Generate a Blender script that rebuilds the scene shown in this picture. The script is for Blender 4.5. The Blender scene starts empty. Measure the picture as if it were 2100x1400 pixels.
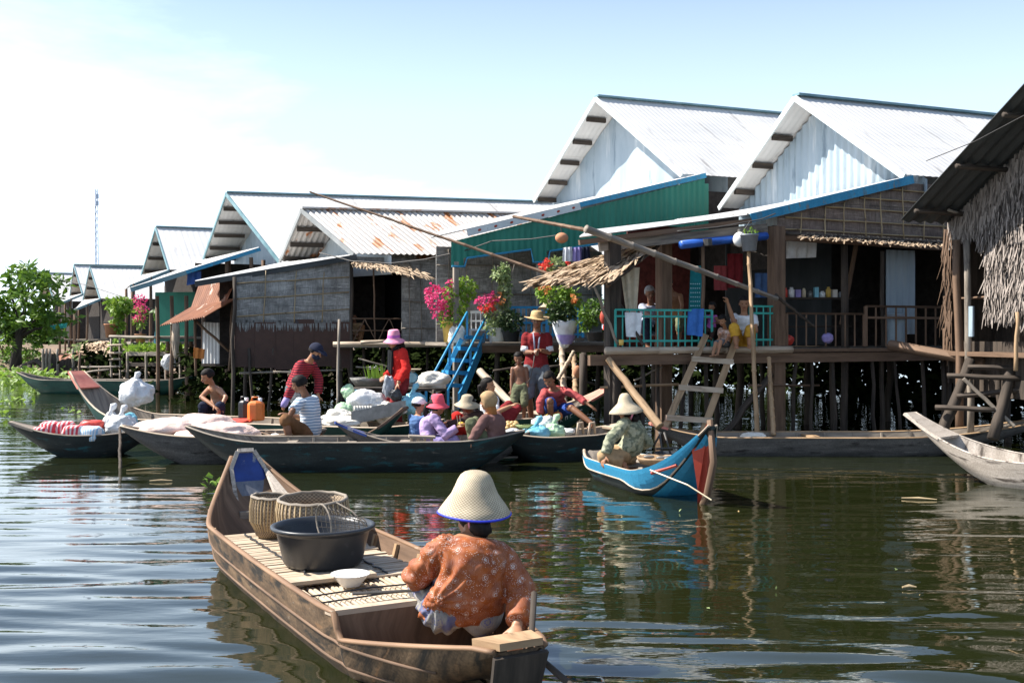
import bpy, math, random
from mathutils import Vector as V, Matrix, noise
R = random.Random(7)
C = bpy.context.scene.collection
F, CX, HY, H = 2200.0, 1050.0, 685.0, 1.6
rad = math.radians
Z = V((0, 0, 1))
U = V((.925, .38, 0)).normalized()      # along the ridges, away from the river
N_ = V((-.38, .925, 0)).normalized()    # along the row of houses, upstream

def P(px, py, Y):
    return V(((px - CX) / F * Y, Y, H - (py - HY) / F * Y))
def W(px, py, z=0.0):
    return P(px, py, F * (H - z) / (py - HY))
def lerp(a, b, t): return a + (b - a) * t
def clamp(x, a=0., b=1.): return max(a, min(b, x))
def ss(x, a=0., b=1.):
    t = clamp((x - a) / (b - a)); return t * t * (3 - 2 * t)

# ------------------------------------------------------------------ objects
ORG = {}
def tag(o, label=None, cat=None, group=None, kind=None):
    if label: o['label'] = label
    if cat: o['category'] = cat
    if group: o['group'] = group
    if kind: o['kind'] = kind
    return o
def thing(name, label, cat, loc, group=None):
    o = bpy.data.objects.new(name, None); C.objects.link(o)
    o.empty_display_size = .1
    o.location = loc; ORG[o.name] = V(loc)
    return tag(o, label, cat, group)

def link_mesh(name, me, parent, org):
    o = bpy.data.objects.new(name, me); C.objects.link(o)
    if parent is not None:
        o.parent = parent
    else:
        o.location = org
    ORG[o.name] = V(org)
    return o

class MB:
    def __init__(s): s.v = []; s.f = []; s.uv = []
    def add(s, vs, fs, uvs=None):
        o = len(s.v); s.v += [tuple(p) for p in vs]
        s.f += [tuple(i + o for i in f) for f in fs]
        s.uv += list(uvs) if uvs else [(p[0] + p[1], p[2]) for p in vs]
    def quad(s, a, b, c, d):
        w = (b - a).length; h = (d - a).length
        s.add([a, b, c, d], [(0, 1, 2, 3)], [(0, 0), (w, 0), (w, h), (0, h)])
    def slab(s, a, b, c, d, th=.02):
        """thick quad"""
        n = (b - a).cross(d - a).normalized() * th
        A = [a, b, c, d]; B = [p - n for p in A]
        s.quad(*A); s.quad(B[3], B[2], B[1], B[0])
        for i in range(4):
            j = (i + 1) % 4
            s.quad(A[i], B[i], B[j], A[j])
    def beam(s, a, b, w, h, up=Z):
        d = (b - a); L = d.length; d = d / L
        if abs(d.dot(up)) > .98: up = V((1, 0, 0))
        x = d.cross(up).normalized() * (w / 2); y = x.cross(d).normalized() * (h / 2)
        c = [(-x - y), (x - y), (x + y), (-x + y)]
        u0 = R.random() * 5
        for i in range(4):
            j = (i + 1) % 4
            g = (c[j] - c[i]).length
            s.add([a + c[i], a + c[j], b + c[j], b + c[i]], [(0, 1, 2, 3)], [(u0 + i, 0), (u0 + i + g, 0), (u0 + i + g, L), (u0 + i, L)])
        s.add([a + q for q in c][::-1], [(0, 1, 2, 3)], [(u0, 0), (u0 + w, 0), (u0 + w, h), (u0, h)])
        s.add([b + q for q in c], [(0, 1, 2, 3)], [(u0, 0), (u0 + w, 0), (u0 + w, h), (u0, h)])
    def box(s, c, sx, sy, sz, ang=0):
        c = V(c); d = V((math.cos(ang), math.sin(ang), 0)) * (sx / 2)
        s.beam(c - d, c + d, sy, sz)
    def loft(s, rings, n=10, caps=True, close=True):
        """rings: (centre, A, B) ellipse axes vectors"""
        vs = []; uvs = []; fs = []; L = 0; prev = None; u0 = R.random() * 3
        for (c, A, B) in rings:
            if prev is not None: L += (c - prev).length
            prev = c
            g = (A.length + B.length) * math.pi
            for k in range(n + 1):
                t = 2 * math.pi * k / n
                vs.append(c + A * math.cos(t) + B * math.sin(t)); uvs.append((u0 + g * k / n, L))
        m = n + 1
        for i in range(len(rings) - 1):
            for k in range(n):
                fs.append((i * m + k, i * m + k + 1, (i + 1) * m + k + 1, (i + 1) * m + k))
        if caps:
            for i, rev in ((0, True), (len(rings) - 1, False)):
                o = len(vs); vs.append(rings[i][0]); uvs.append((u0, 0 if rev else L))
                for k in range(n):
                    a, b = i * m + k, i * m + k + 1
                    fs.append((b, a, o) if rev else (a, b, o))
        s.add(vs, fs, uvs)
    def tube(s, pts, r, n=7, caps=True, flat=1.0, up=None):
        pts = [V(p) for p in pts]
        if not isinstance(r, (list, tuple)): r = [r] * len(pts)
        rings = []; A = None
        for i, p in enumerate(pts):
            t = (pts[min(i + 1, len(pts) - 1)] - pts[max(i - 1, 0)])
            t = t.normalized() if t.length > 1e-9 else Z
            if A is None:
                ref = up if up is not None else (Z if abs(t.z) < .9 else V((1, 0, 0)))
                A = t.cross(ref).normalized()
            else:
                A = (A - t * A.dot(t)).normalized()
            B = t.cross(A)
            rings.append((p, A * r[i], B * (r[i] * flat)))
        s.loft(rings, n, caps)
    def pole(s, a, b, r0, r1=None, wob=.012, n=7, seg=5):
        r1 = r0 if r1 is None else r1
        pts = [lerp(a, b, i / seg) + V((R.uniform(-wob, wob), R.uniform(-wob, wob), R.uniform(-wob, wob) * .3)) * (0 if i in (0, seg) else 1) for i in range(seg + 1)]
        s.tube(pts, [lerp(r0, r1, i / seg) * R.uniform(.93, 1.07) for i in range(seg + 1)], n)
    def lathe(s, prof, c, up=Z, n=24, wave=None):
        """prof: (r, h); wave(theta, i)->dh"""
        up = V(up).normalized(); c = V(c)
        A = up.cross(V((0, 1, 0)) if abs(up.y) < .9 else V((1, 0, 0))).normalized(); B = up.cross(A)
        vs = []; uvs = []; fs = []; L = 0
        for i, (r, h) in enumerate(prof):
            if i: L += math.hypot(r - prof[i - 1][0], h - prof[i - 1][1])
            for k in range(n + 1):
                t = 2 * math.pi * k / n
                dh = wave(t, i) if wave else 0
                vs.append(c + (A * math.cos(t) + B * math.sin(t)) * r + up * (h + dh)); uvs.append((k / n, L))
        m = n + 1
        for i in range(len(prof) - 1):
            for k in range(n):
                fs.append((i * m + k, i * m + k + 1, (i + 1) * m + k + 1, (i + 1) * m + k))
        s.add(vs, fs, uvs)
    def ell(s, c, r, fr=None, nu=14, nv=9, fn=None):
        """ellipsoid; fr = 3 axes; fn(dir)->scale"""
        fr = fr or (V((1, 0, 0)), V((0, 1, 0)), Z)
        vs = []; uvs = []; fs = []
        for j in range(nv + 1):
            ph = -math.pi / 2 + math.pi * j / nv
            for i in range(nu + 1):
                th = 2 * math.pi * i / nu
                d = (math.cos(ph) * math.cos(th), math.cos(ph) * math.sin(th), math.sin(ph))
                k = fn(d) if fn else 1
                vs.append(c + (fr[0] * (d[0] * r[0]) + fr[1] * (d[1] * r[1]) + fr[2] * (d[2] * r[2])) * k)
                uvs.append((i / nu * 6.28 * r[0], ph * r[2]))
        m = nu + 1
        for j in range(nv):
            for i in range(nu):
                fs.append((j * m + i, j * m + i + 1, (j + 1) * m + i + 1, (j + 1) * m + i))
        s.add(vs, fs, uvs)
    def sheet(s, a, b, c, d, nu=1, nv=1, wl=0, amp=.0, th=.006, fn=None, sag=0):
        """a-b along u, d-c opposite edge; corrugation waves run across u"""
        w = (b - a).length; h = (d - a).length
        n = (b - a).cross(d - a).normalized()
        if wl: nu = max(nu, int(w / wl * 6))
        def g(off):
            vs = []; uvs = []
            for j in range(nv + 1):
                for i in range(nu + 1):
                    x, y = i / nu, j / nv
                    p = lerp(lerp(a, b, x), lerp(d, c, x), y)
                    o = off + (amp * math.sin(2 * math.pi * x * w / wl) if wl else 0) + (fn(x, y) if fn else 0)
                    vs.append(p + n * o - Z * sag * 4 * x * (1 - x)); uvs.append((x * w, y * h))
            return vs, uvs
        m = nu + 1
        fs = [(j * m + i, j * m + i + 1, (j + 1) * m + i + 1, (j + 1) * m + i) for j in range(nv) for i in range(nu)]
        v1, u1 = g(0); s.add(v1, fs, u1)
        if th:
            v2, u2 = g(-th); s.add(v2, [f[::-1] for f in fs], u2)
            k = len(v1); rim = []
            for i in range(nu):
                rim.append((i, i + k, i + 1 + k, i + 1)); t = nv * m + i
                rim.append((t + 1, t + 1 + k, t + k, t))
            for j in range(nv):
                rim.append(((j + 1) * m, (j + 1) * m + k, j * m + k, j * m)); t = j * m + nu
                rim.append((t, t + k, t + m + k, t + m))
            s.add(v1 + v2, rim, u1 + u2)
    def gable(s, L, Rr, A, wl=.12, amp=.012, drop=0):
        """triangular corrugated wall between the left, right and top corners"""
        w = (Rr - L).length; n = (Rr - L).cross(Z).normalized()
        hd = V((Rr.x - L.x, Rr.y - L.y, 0)); sa = clamp(V((A.x - L.x, A.y - L.y, 0)).dot(hd) / hd.length_squared, .05, .95)
        k = max(24, int(w / wl * 6)); vs = []; uvs = []; fs = []
        for i in range(k + 1):
            x = i / k; b = lerp(L, Rr, x) - Z * drop
            t = lerp(L, A, x / sa) if x < sa else lerp(A, Rr, (x - sa) / (1 - sa))
            t = V((b.x, b.y, t.z))
            o = n * amp * math.sin(2 * math.pi * x * w / wl)
            vs += [b + o, t + o]; uvs += [(x * w, 0), (x * w, t.z - b.z)]
        for i in range(k): fs.append((2 * i, 2 * i + 2, 2 * i + 3, 2 * i + 1))
        s.add(vs, fs, uvs)
    def leaves(s, c, r, n, size, up=.5, shell=.35, asp=.5, fr=None, fold=.2):
        c = V(c)
        for _ in range(n):
            while True:
                d = V((R.uniform(-1, 1), R.uniform(-1, 1), R.uniform(-1, 1)))
                if 1e-3 < d.length < 1: break
            d = d.normalized() * (d.length ** shell)
            p = c + V((d.x * r[0], d.y * r[1], d.z * r[2]))
            s.leaf(p, size * R.uniform(.6, 1.25), d, up, asp, fold)
    def leaf(s, p, L, d, up=.5, asp=.5, fold=.2):
        t = V((R.gauss(0, 1), R.gauss(0, 1), R.gauss(-.2, .7))) + d * .8
        t = t.normalized()
        n = V((R.gauss(0, .6), R.gauss(0, .6), up)) + d * .5
        x = t.cross(n)
        if x.length < 1e-4: return
        x.normalize(); n = x.cross(t); w = L * asp / 2
        a = p; b = p + t * L * .5 + x * w + n * fold * w; e = p + t * L - n * L * .12; f = p + t * L * .5 - x * w + n * fold * w
        m = p + t * L * .5
        s.add([a, b, e, f, m], [(0, 1, 4), (1, 2, 4), (2, 3, 4), (3, 0, 4)], [(0, 0), (.5, .5), (1, 1), (0, .5), (.5, .5)])
    def blade(s, p, L, d, w, n, bend=.2, seg=3):
        """narrow strip hanging along d with facing n"""
        x = d.cross(n).normalized() * w / 2; q = []; uv = []
        for i in range(seg + 1):
            t = i / seg; k = 1 - .75 * t * t
            c = p + d * L * t + n * (bend * L * t * t)
            q += [c - x * k, c + x * k]; uv += [(0, L * t), (w, L * t)]
        s.add(q, [(2 * i, 2 * i + 1, 2 * i + 3, 2 * i + 2) for i in range(seg)], uv)
    def thatch(s, a, b, c, d, rows, per, L, w, lift=.05, jit=.25):
        """a-b top edge, d-c bottom edge"""
        n = (b - a).cross(d - a).normalized()
        if n.z < 0 or (abs(n.z) < .1 and n.y > 0): n = -n
        for j in range(rows):
            for i in range(per):
                x = clamp((i + R.random()) / per); y = clamp((j + R.uniform(-.3, .5)) / rows, 0, 1)
                p = lerp(lerp(a, b, x), lerp(d, c, x), y)
                dn = (lerp(d, c, x) - lerp(a, b, x)).normalized()
                dn = (dn + (b - a).normalized() * R.uniform(-jit, jit) + n * R.uniform(-.02, lift * 2)).normalized()
                s.blade(p + n * (R.uniform(0, lift)), L * R.uniform(.6, 1.2), dn, w * R.uniform(.6, 1.5), (n + (b - a).normalized() * R.uniform(-.5, .5)).normalized(), R.uniform(-.12, .1))
    def build(s, name, mat, parent=None, smooth=False, org=None, label=None):
        if parent is not None: o_ = ORG[parent.name]
        elif org is not None: o_ = V(org)
        else:
            xs = [p[0] for p in s.v]; ys = [p[1] for p in s.v]; zs = [p[2] for p in s.v]
            o_ = V(((min(xs) + max(xs)) / 2, (min(ys) + max(ys)) / 2, min(zs)))
        me = bpy.data.meshes.new(name)
        me.from_pydata([(p[0] - o_.x, p[1] - o_.y, p[2] - o_.z) for p in s.v], [], s.f)
        uv = me.uv_layers.new(name='UVMap'); flat = []
        for f in s.f:
            for i in f: flat += s.uv[i]
        uv.data.foreach_set('uv', flat)
        if smooth: me.polygons.foreach_set('use_smooth', [True] * len(me.polygons))
        me.materials.append(mat)
        o = link_mesh(name, me, parent, o_)
        if label: o['label'] = label
        return o

def fuse(mb, voxel, it=3, fac=.5):
    """one continuous surface from overlapping closed volumes"""
    me = bpy.data.meshes.new('tmp'); me.from_pydata([tuple(p) for p in mb.v], [], mb.f)
    o = bpy.data.objects.new('tmp', me); C.objects.link(o)
    m = o.modifiers.new('r', 'REMESH'); m.mode = 'VOXEL'; m.voxel_size = voxel
    if it:
        k = o.modifiers.new('s', 'SMOOTH'); k.iterations = it; k.factor = fac
    dg = bpy.context.evaluated_depsgraph_get()
    r = bpy.data.meshes.new_from_object(o.evaluated_get(dg))
    bpy.data.objects.remove(o); bpy.data.meshes.remove(me)
    r.polygons.foreach_set('use_smooth', [True] * len(r.polygons))
    return r
def fused(name, mb, voxel, mat, parent, it=3, fac=.5, disp=None, org=None):
    me = fuse(mb, voxel, it, fac)
    o_ = ORG[parent.name] if parent is not None else V(org)
    if disp:
        no = [0.] * (3 * len(me.vertices)); me.vertices.foreach_get('normal', no)
        for i, v in enumerate(me.vertices):
            k = disp(v.co); v.co = (v.co.x + no[3 * i] * k, v.co.y + no[3 * i + 1] * k, v.co.z + no[3 * i + 2] * k)
    me.transform(Matrix.Translation(-o_)); me.name = name
    me.materials.clear(); me.materials.append(mat)
    return link_mesh(name, me, parent, o_)

# ------------------------------------------------------------------ materials
M = {}
def new(name):
    m = bpy.data.materials.new(name); m.use_nodes = True; nt = m.node_tree
    M[name] = m
    return m, nt, nt.nodes['Principled BSDF']
def nd(nt, t, ins=None, **pr):
    n = nt.nodes.new(t)
    for k, v in pr.items(): setattr(n, k, v)
    for k, v in (ins or {}).items():
        s_ = n.inputs[k]
        if hasattr(v, 'is_linked') or hasattr(v, 'default_value') and hasattr(v, 'links'): nt.links.new(v, s_)
        else: s_.default_value = v
    return n
def ramp(nt, fac, stops):
    r = nt.nodes.new('ShaderNodeValToRGB'); e = r.color_ramp.elements
    while len(e) < len(stops): e.new(.5)
    for i, (p, c) in enumerate(stops):
        e[i].position = p; e[i].color = (c if len(c) == 4 else (*c, 1)) if not isinstance(c, (int, float)) else (c, c, c, 1)
    nt.links.new(fac, r.inputs[0]); return r.outputs[0]
def coord(nt, kind, scale, rot=(0, 0, 0)):
    tc = nt.nodes.new('ShaderNodeTexCoord')
    return nd(nt, 'ShaderNodeMapping', {'Vector': tc.outputs[kind], 'Scale': scale, 'Rotation': rot}).outputs[0]
def mixc(nt, f, a, b, mode='MIX'):
    m = nt.nodes.new('ShaderNodeMix'); m.data_type = 'RGBA'; m.blend_type = mode
    for k, v in ((0, f), (6, a), (7, b)):
        if hasattr(v, 'links'): nt.links.new(v, m.inputs[k])
        else: m.inputs[k].default_value = v if isinstance(v, (int, float)) else (*v, 1)
    return m.outputs[2]
def mot(name, c1, c2, scale=(6, 6, 6), kind='Object', rough=.75, bump=.15, bd=.01, det=6, lo=.32, hi=.68, spots=None, spec=.35, dist=0, sheen=0, trans=0, metal=0, fine=0, sheets=0):
    """mottled surface; spots = list of (colour, scale, threshold, softness)"""
    m, nt, b = new(name)
    n = nd(nt, 'ShaderNodeTexNoise', {'Vector': coord(nt, kind, scale), 'Scale': 1, 'Detail': det, 'Roughness': .6, 'Distortion': dist})
    col = ramp(nt, n.outputs[0], [(lo, c1), (hi, c2)])
    for (c, sc, th, so) in spots or []:
        k = nd(nt, 'ShaderNodeTexNoise', {'Vector': coord(nt, kind, sc), 'Scale': 1, 'Detail': 5, 'Roughness': .65})
        f = ramp(nt, k.outputs[0], [(th, 0), (th + so, 1)])
        col = mixc(nt, f, col, c)
    if fine:
        k = nd(nt, 'ShaderNodeTexNoise', {'Vector': coord(nt, 'Object', (60, 60, 60)), 'Scale': 1, 'Detail': 2})
        col = mixc(nt, fine, col, ramp(nt, k.outputs[0], [(.35, .25), (.65, 1.0)]), 'MULTIPLY')
    if sheets:
        br = nd(nt, 'ShaderNodeTexBrick', {'Vector': coord(nt, 'UV', (1, 1, 1)), 'Scale': 1., 'Mortar Size': .006, 'Mortar Smooth': .4, 'Brick Width': .82, 'Row Height': 1.85, 'Color1': (.86, .86, .87, 1), 'Color2': (1, 1, 1, 1), 'Mortar': (.62, .6, .58, 1)}, offset=0.)
        col = mixc(nt, 1., col, br.outputs[0], 'MULTIPLY')
    nt.links.new(col, b.inputs['Base Color'])
    b.inputs['Roughness'].default_value = rough
    b.inputs['Specular IOR Level'].default_value = spec
    b.inputs['Metallic'].default_value = metal
    if bump:
        bn = nd(nt, 'ShaderNodeBump', {'Strength': bump, 'Distance': bd, 'Height': n.outputs[0]})
        nt.links.new(bn.outputs[0], b.inputs['Normal'])
    if trans:
        t = nd(nt, 'ShaderNodeBsdfTranslucent', {'Color': col})
        mx = nd(nt, 'ShaderNodeMixShader', {0: trans, 1: b.outputs[0], 2: t.outputs[0]})
        nt.links.new(mx.outputs[0], nt.nodes['Material Output'].inputs[0])
    return m
def plain(name, c, rough=.5, spec=.5, var=.15, metal=0):
    return mot(name, [x * (1 - var) for x in c], [min(1, x * (1 + var)) for x in c], (9, 9, 9), rough=rough, bump=.05, spec=spec, metal=metal)

UVW = (14, 1.6, 1)
mot('wood_grey', (.13, .11, .09), (.33, .28, .225), UVW, 'UV', .8, .4, .008, spots=[((.07, .055, .045), (5, 1, 1), .56, .1)])
mot('wood_pale', (.32, .24, .17), (.56, .46, .35), UVW, 'UV', .75, .35, .006, spots=[((.2, .14, .1), (7, 1.2, 1), .58, .1)])
mot('wood_warm', (.24, .15, .08), (.46, .31, .18), UVW, 'UV', .7, .35, .006, spots=[((.11, .07, .04), (8, 1.2, 1), .57, .1)])
mot('wood_brown', (.09, .055, .035), (.2, .125, .08), UVW, 'UV', .8, .35, .006)
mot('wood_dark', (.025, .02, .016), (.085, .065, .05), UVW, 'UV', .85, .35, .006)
mot('bamboo', (.28, .2, .11), (.5, .38, .22), UVW, 'UV', .55, .25, .004, spots=[((.15, .1, .05), (3, 5, 1), .6, .04)])
mot('wood_gun', (.13, .07, .038), (.29, .175, .1), UVW, 'UV', .65, .35, .006, spots=[((.4, .3, .22), (7, 2, 1), .64, .05)])
mot('slat', (.33, .26, .18), (.56, .46, .35), UVW, 'UV', .6, .3, .004, spots=[((.2, .14, .1), (9, 1, 1), .62, .08)])
mot('hull_wood', (.065, .04, .023), (.3, .19, .105), (2.5, 7, 1), 'UV', .7, .6, .012, lo=.36, hi=.7, spots=[((.03, .025, .02), (3, 8, 1), .5, .1), ((.33, .17, .075), (1.5, 6, 1), .6, .08), ((.36, .31, .25), (6, 14, 1), .66, .04)], fine=.5)
mot('hull_pale', (.33, .28, .23), (.58, .51, .44), (1.5, 9, 1), 'UV', .75, .4, .008, spots=[((.1, .08, .065), (1.5, 8, 1), .53, .08), ((.38, .17, .06), (1.4, 2, 1), .66, .08)], fine=.3)
mot('hull_dark', (.008, .013, .014), (.028, .036, .034), (1.6, 8, 1), 'UV', .6, .5, .01, spots=[((.015, .085, .095), (2.4, 9, 1), .55, .1), ((.09, .08, .068), (3, 13, 1), .62, .06)], fine=.4)
mot('hull_green', (.008, .045, .035), (.022, .09, .066), (2, 7, 1), 'UV', .5, .3, .006, spots=[((.10, .09, .07), (2, 10, 1), .6, .06)], fine=.3)
mot('hull_grey', (.055, .052, .05), (.15, .14, .13), (1.6, 11, 1), 'UV', .75, .5, .01, spots=[((.025, .022, .02), (2, 8, 1), .55, .1), ((.24, .22, .2), (2.5, 16, 1), .64, .05)], fine=.4)
mot('hull_blue', (.02, .22, .4), (.045, .32, .52), (3, 5, 1), 'UV', .55, .3, .006, spots=[((.17, .19, .18), (4, 14, 1), .6, .05), ((.09, .2, .27), (2, 9, 1), .55, .1)], fine=.25)
mot('paint_red', (.3, .035, .02), (.45, .07, .04), (6, 6, 6), rough=.5, spots=[((.2, .12, .08), (8, 8, 3), .64, .06)])
mot('paint_pink', (.55, .17, .13), (.72, .27, .2), (6, 6, 6), rough=.6, spots=[((.35, .25, .2), (8, 8, 8), .66, .06)])
mot('paint_navy', (.012, .03, .14), (.02, .05, .22), (8, 8, 8), rough=.6, spots=[((.2, .21, .24), (9, 9, 4), .56, .08)])
mot('wood_bluegrey', (.09, .1, .13), (.2, .21, .24), (12, 12, 3), rough=.8, bump=.3, spots=[((.05, .06, .12), (8, 8, 3), .58, .08)])
mot('paint_blue', (.02, .21, .42), (.045, .31, .55), (6, 6, 6), rough=.45, spots=[((.2, .27, .3), (14, 14, 5), .66, .06)])
mot('paint_teal', (.02, .3, .25), (.05, .42, .36), (6, 6, 6), rough=.45, spots=[((.12, .15, .12), (14, 14, 5), .68, .06)])
mot('rim_teal', (.1, .2, .23), (.2, .32, .35), (3, 3, 3), rough=.5)
mot('trim_white', (.5, .55, .56), (.64, .68, .68), (3, 3, 3), rough=.5, spots=[((.4, .42, .42), (6, 6, 6), .62, .1)])
mot('tin', (.57, .565, .55), (.71, .70, .68), (.5, 1.3, 1), 'UV', .45, .05, spots=[((.36, .34, .32), (2.5, .5, 1), .58, .1), ((.42, .32, .23), (5, .7, 1), .67, .06)], spec=.4, sheets=1)
mot('tin_rust', (.46, .43, .4), (.6, .57, .53), (.6, 1.2, 1), 'UV', .5, .05, sheets=1,  spots=[((.4, .15, .05), (2.6, .9, 1), .55, .05), ((.5, .36, .24), (6, 1.0, 1), .62, .08)])
mot('tin_back', (.2, .215, .215), (.32, .33, .33), (1, 3, 1), 'UV', .6, .05)
mot('tin_pale_blue', (.26, .34, .4), (.43, .5, .55), (1.6, .4, 1), 'UV', .5, .05, spots=[((.19, .25, .3), (5, .5, 1), .56, .08), ((.25, .2, .15), (9, .8, 1), .68, .05), ((.52, .57, .6), (1.6, .2, 1), .55, .05)])
mot('tin_green', (.012, .15, .1), (.025, .215, .15), (2, .6, 1), 'UV', .5, .05)
mot('tin_dark', (.025, .03, .032), (.07, .075, .075), (3, .8, 1), 'UV', .6, .05)
mot('rust_sheet', (.045, .028, .024), (.11, .06, .045), (1.2, 1.2, 1), 'UV', .8, .2, spots=[((.055, .06, .07), (1.4, .7, 1), .54, .03), ((.2, .075, .035), (3, 1.6, 1), .63, .06)])
mot('rust_awning', (.15, .06, .035), (.3, .13, .07), (4, 1, 1), 'UV', .75, .1, spots=[((.6, .52, .43), (2.2, .6, 1), .57, .03)])
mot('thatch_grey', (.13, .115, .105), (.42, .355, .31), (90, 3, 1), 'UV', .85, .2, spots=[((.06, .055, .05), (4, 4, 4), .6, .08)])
mot('thatch_warm', (.3, .21, .13), (.62, .48, .34), (90, 3, 1), 'UV', .85, .2, trans=.15)
mot('shade_black', (.008, .008, .008), (.016, .015, .014), rough=.95, bump=0, spec=.1)  # near-black colour standing in for the shade inside openings
mot('mud', (.11, .075, .05), (.27, .19, .13), (.7, .7, 2), rough=.9, bump=.5, bd=.1, spots=[((.06, .09, .025), (.5, .5, .5), .54, .1)])
mot('leaf', (.05, .11, .013), (.14, .25, .03), (2.2, 2.2, 2.2), rough=.45, bump=0, spots=[((.2, .3, .04), (1.3, 1.3, 1.3), .58, .14)], trans=.35)
mot('thicket', (.005, .008, .003), (.02, .03, .009), (2, 2, 2), rough=.95, bump=0, spec=.0)  # leaves near-black, so the under-deck gloom sits in the colour
mot('leaf_dark', (.014, .032, .009), (.045, .085, .02), (2, 2, 2), rough=.5, bump=0, trans=.25)
mot('leaf_bright', (.12, .24, .025), (.26, .38, .05), (5, 5, 5), rough=.5, bump=0, trans=.4)
mot('leaf_pale', (.17, .24, .08), (.38, .44, .2), (6, 6, 6), rough=.5, bump=0, spots=[((.07, .14, .03), (4, 4, 4), .52, .1)], trans=.3)
mot('petal_pink', (.6, .03, .16), (.85, .12, .3), (9, 9, 9), rough=.6, bump=0, trans=.4)
mot('petal_red', (.6, .03, .03), (.85, .12, .08), (9, 9, 9), rough=.6, bump=0, trans=.4)
mot('petal_orange', (.65, .2, .05), (.85, .4, .15), (9, 9, 9), rough=.6, bump=0, trans=.4)
mot('skin', (.3, .14, .072), (.4, .2, .11), (7, 7, 7), rough=.5, bump=.08, bd=.002, spec=.4)
mot('skin_dark', (.17, .076, .04), (.24, .11, .06), (7, 7, 7), rough=.5, bump=.08, bd=.002, spec=.4)
mot('hair', (.006, .005, .005), (.022, .018, .016), (30, 30, 4), rough=.65, bump=.4, bd=.004, spec=.15)
mot('hair_grey', (.2, .19, .19), (.42, .41, .4), (30, 30, 4), rough=.6, bump=.4, bd=.004)
plain('eye', (.02, .015, .012), .2, .6); plain('lip', (.22, .06, .05), .5)
def cloth(name, c, var=.18, **k):
    return mot(name, [x * (1 - var) for x in c], [min(.95, x * (1 + var)) for x in c], (8, 8, 8), rough=.9, bump=.35, bd=.015, spec=.15, det=3, **k)
cloth('cl_red', (.5, .025, .02)); cloth('cl_maroon', (.2, .022, .025)); cloth('cl_polo', (.2, .02, .022))
cloth('cl_navy', (.02, .024, .045)); cloth('cl_black', (.018, .02, .022)); cloth('cl_denim', (.08, .15, .3))
cloth('cl_lavender', (.4, .29, .5)); cloth('cl_brown', (.17, .09, .08)); cloth('cl_tan', (.36, .24, .13)); cloth('cl_brownpants', (.17, .085, .04))
cloth('cl_white', (.72, .73, .74)); cloth('cl_yellow', (.55, .3, .04)); cloth('cl_olive', (.13, .14, .08)); cloth('cl_greyjean', (.12, .135, .15))
cloth('cl_orange', (.6, .22, .06)); cloth('cl_pink', (.75, .3, .42)); cloth('cl_hotpink', (.75, .1, .14)); cloth('cl_magenta', (.45, .12, .42)); cloth('cl_blue', (.05, .16, .45))
cloth('cl_brick', (.36, .07, .07)); cloth('cl_royal', (.03, .07, .28)); cloth('cl_kerchief', (.36, .15, .05)); cloth('cl_cream', (.62, .52, .38))
cloth('cl_violet', (.3, .25, .5)); cloth('cl_darkbrown', (.055, .03, .025)); cloth('cl_skyshirt', (.3, .33, .42)); cloth('cl_teal', (.02, .2, .22))
mot('plastic_white', (.6, .62, .64), (.8, .81, .82), (7, 7, 7), rough=.3, bump=.8, bd=.04, det=5, spots=[((.55, .62, .6), (4, 4, 4), .58, .1)], trans=.2)
mot('plastic_sky', (.15, .5, .65), (.35, .68, .8), (7, 7, 7), rough=.3, bump=.8, bd=.04, trans=.2)
mot('plastic_green', (.4, .62, .4), (.6, .78, .55), (7, 7, 7), rough=.3, bump=.8, bd=.04, trans=.2)
mot('sack_pink', (.6, .42, .36), (.78, .62, .55), (4, 4, 4), rough=.8, bump=.7, bd=.05, spots=[((.5, .27, .24), (3, 3, 3), .6, .08)])
mot('sack_white', (.62, .58, .5), (.78, .75, .68), (6, 6, 6), rough=.7, bump=.7, bd=.03)
mot('plastic_black', (.018, .02, .024), (.032, .035, .04), (3, 3, 6), rough=.38, bump=.03, spec=.5, spots=[((.06, .062, .066), (9, 9, 14), .62, .12)])
plain('enamel', (.8, .8, .78), .2, .6, .03); plain('enamel_cream', (.62, .52, .36), .3, .5, .08)
plain('plastic_orange', (.62, .17, .03), .4); plain('plastic_red', (.6, .06, .04), .4); plain('plastic_blue', (.05, .14, .4), .4); plain('plastic_grey', (.25, .27, .3), .4)
plain('plastic_cyan', (.2, .5, .6), .4); plain('plastic_yellow', (.7, .45, .1), .45); plain('terracotta', (.45, .2, .1), .8); plain('metal_grey', (.22, .21, .19), .45, .5, .3, .4)
plain('fruit_yellow', (.8, .5, .06), .45); plain('fruit_tan', (.5, .34, .14), .5, .4, .4); plain('white_paint', (.75, .76, .76), .5); plain('wire', (.06, .055, .05), .6)
plain('blue_rim', (.02, .04, .55), .6); plain('tarp_blue', (.02, .1, .42), .45); plain('dial', (.35, .6, .65), .3); plain('glass_window', (.12, .17, .2), .1, .6)
plain('dots', (.03, .15, .2), .7); plain('mast', (.62, .66, .74), .5); plain('wall_dim', (.035, .03, .027), .9, .2, .4); plain('wall_red', (.1, .028, .024), .8, .2, .4)  # wall_dim: gloom indoors and under eaves put into the wall colour

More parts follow.
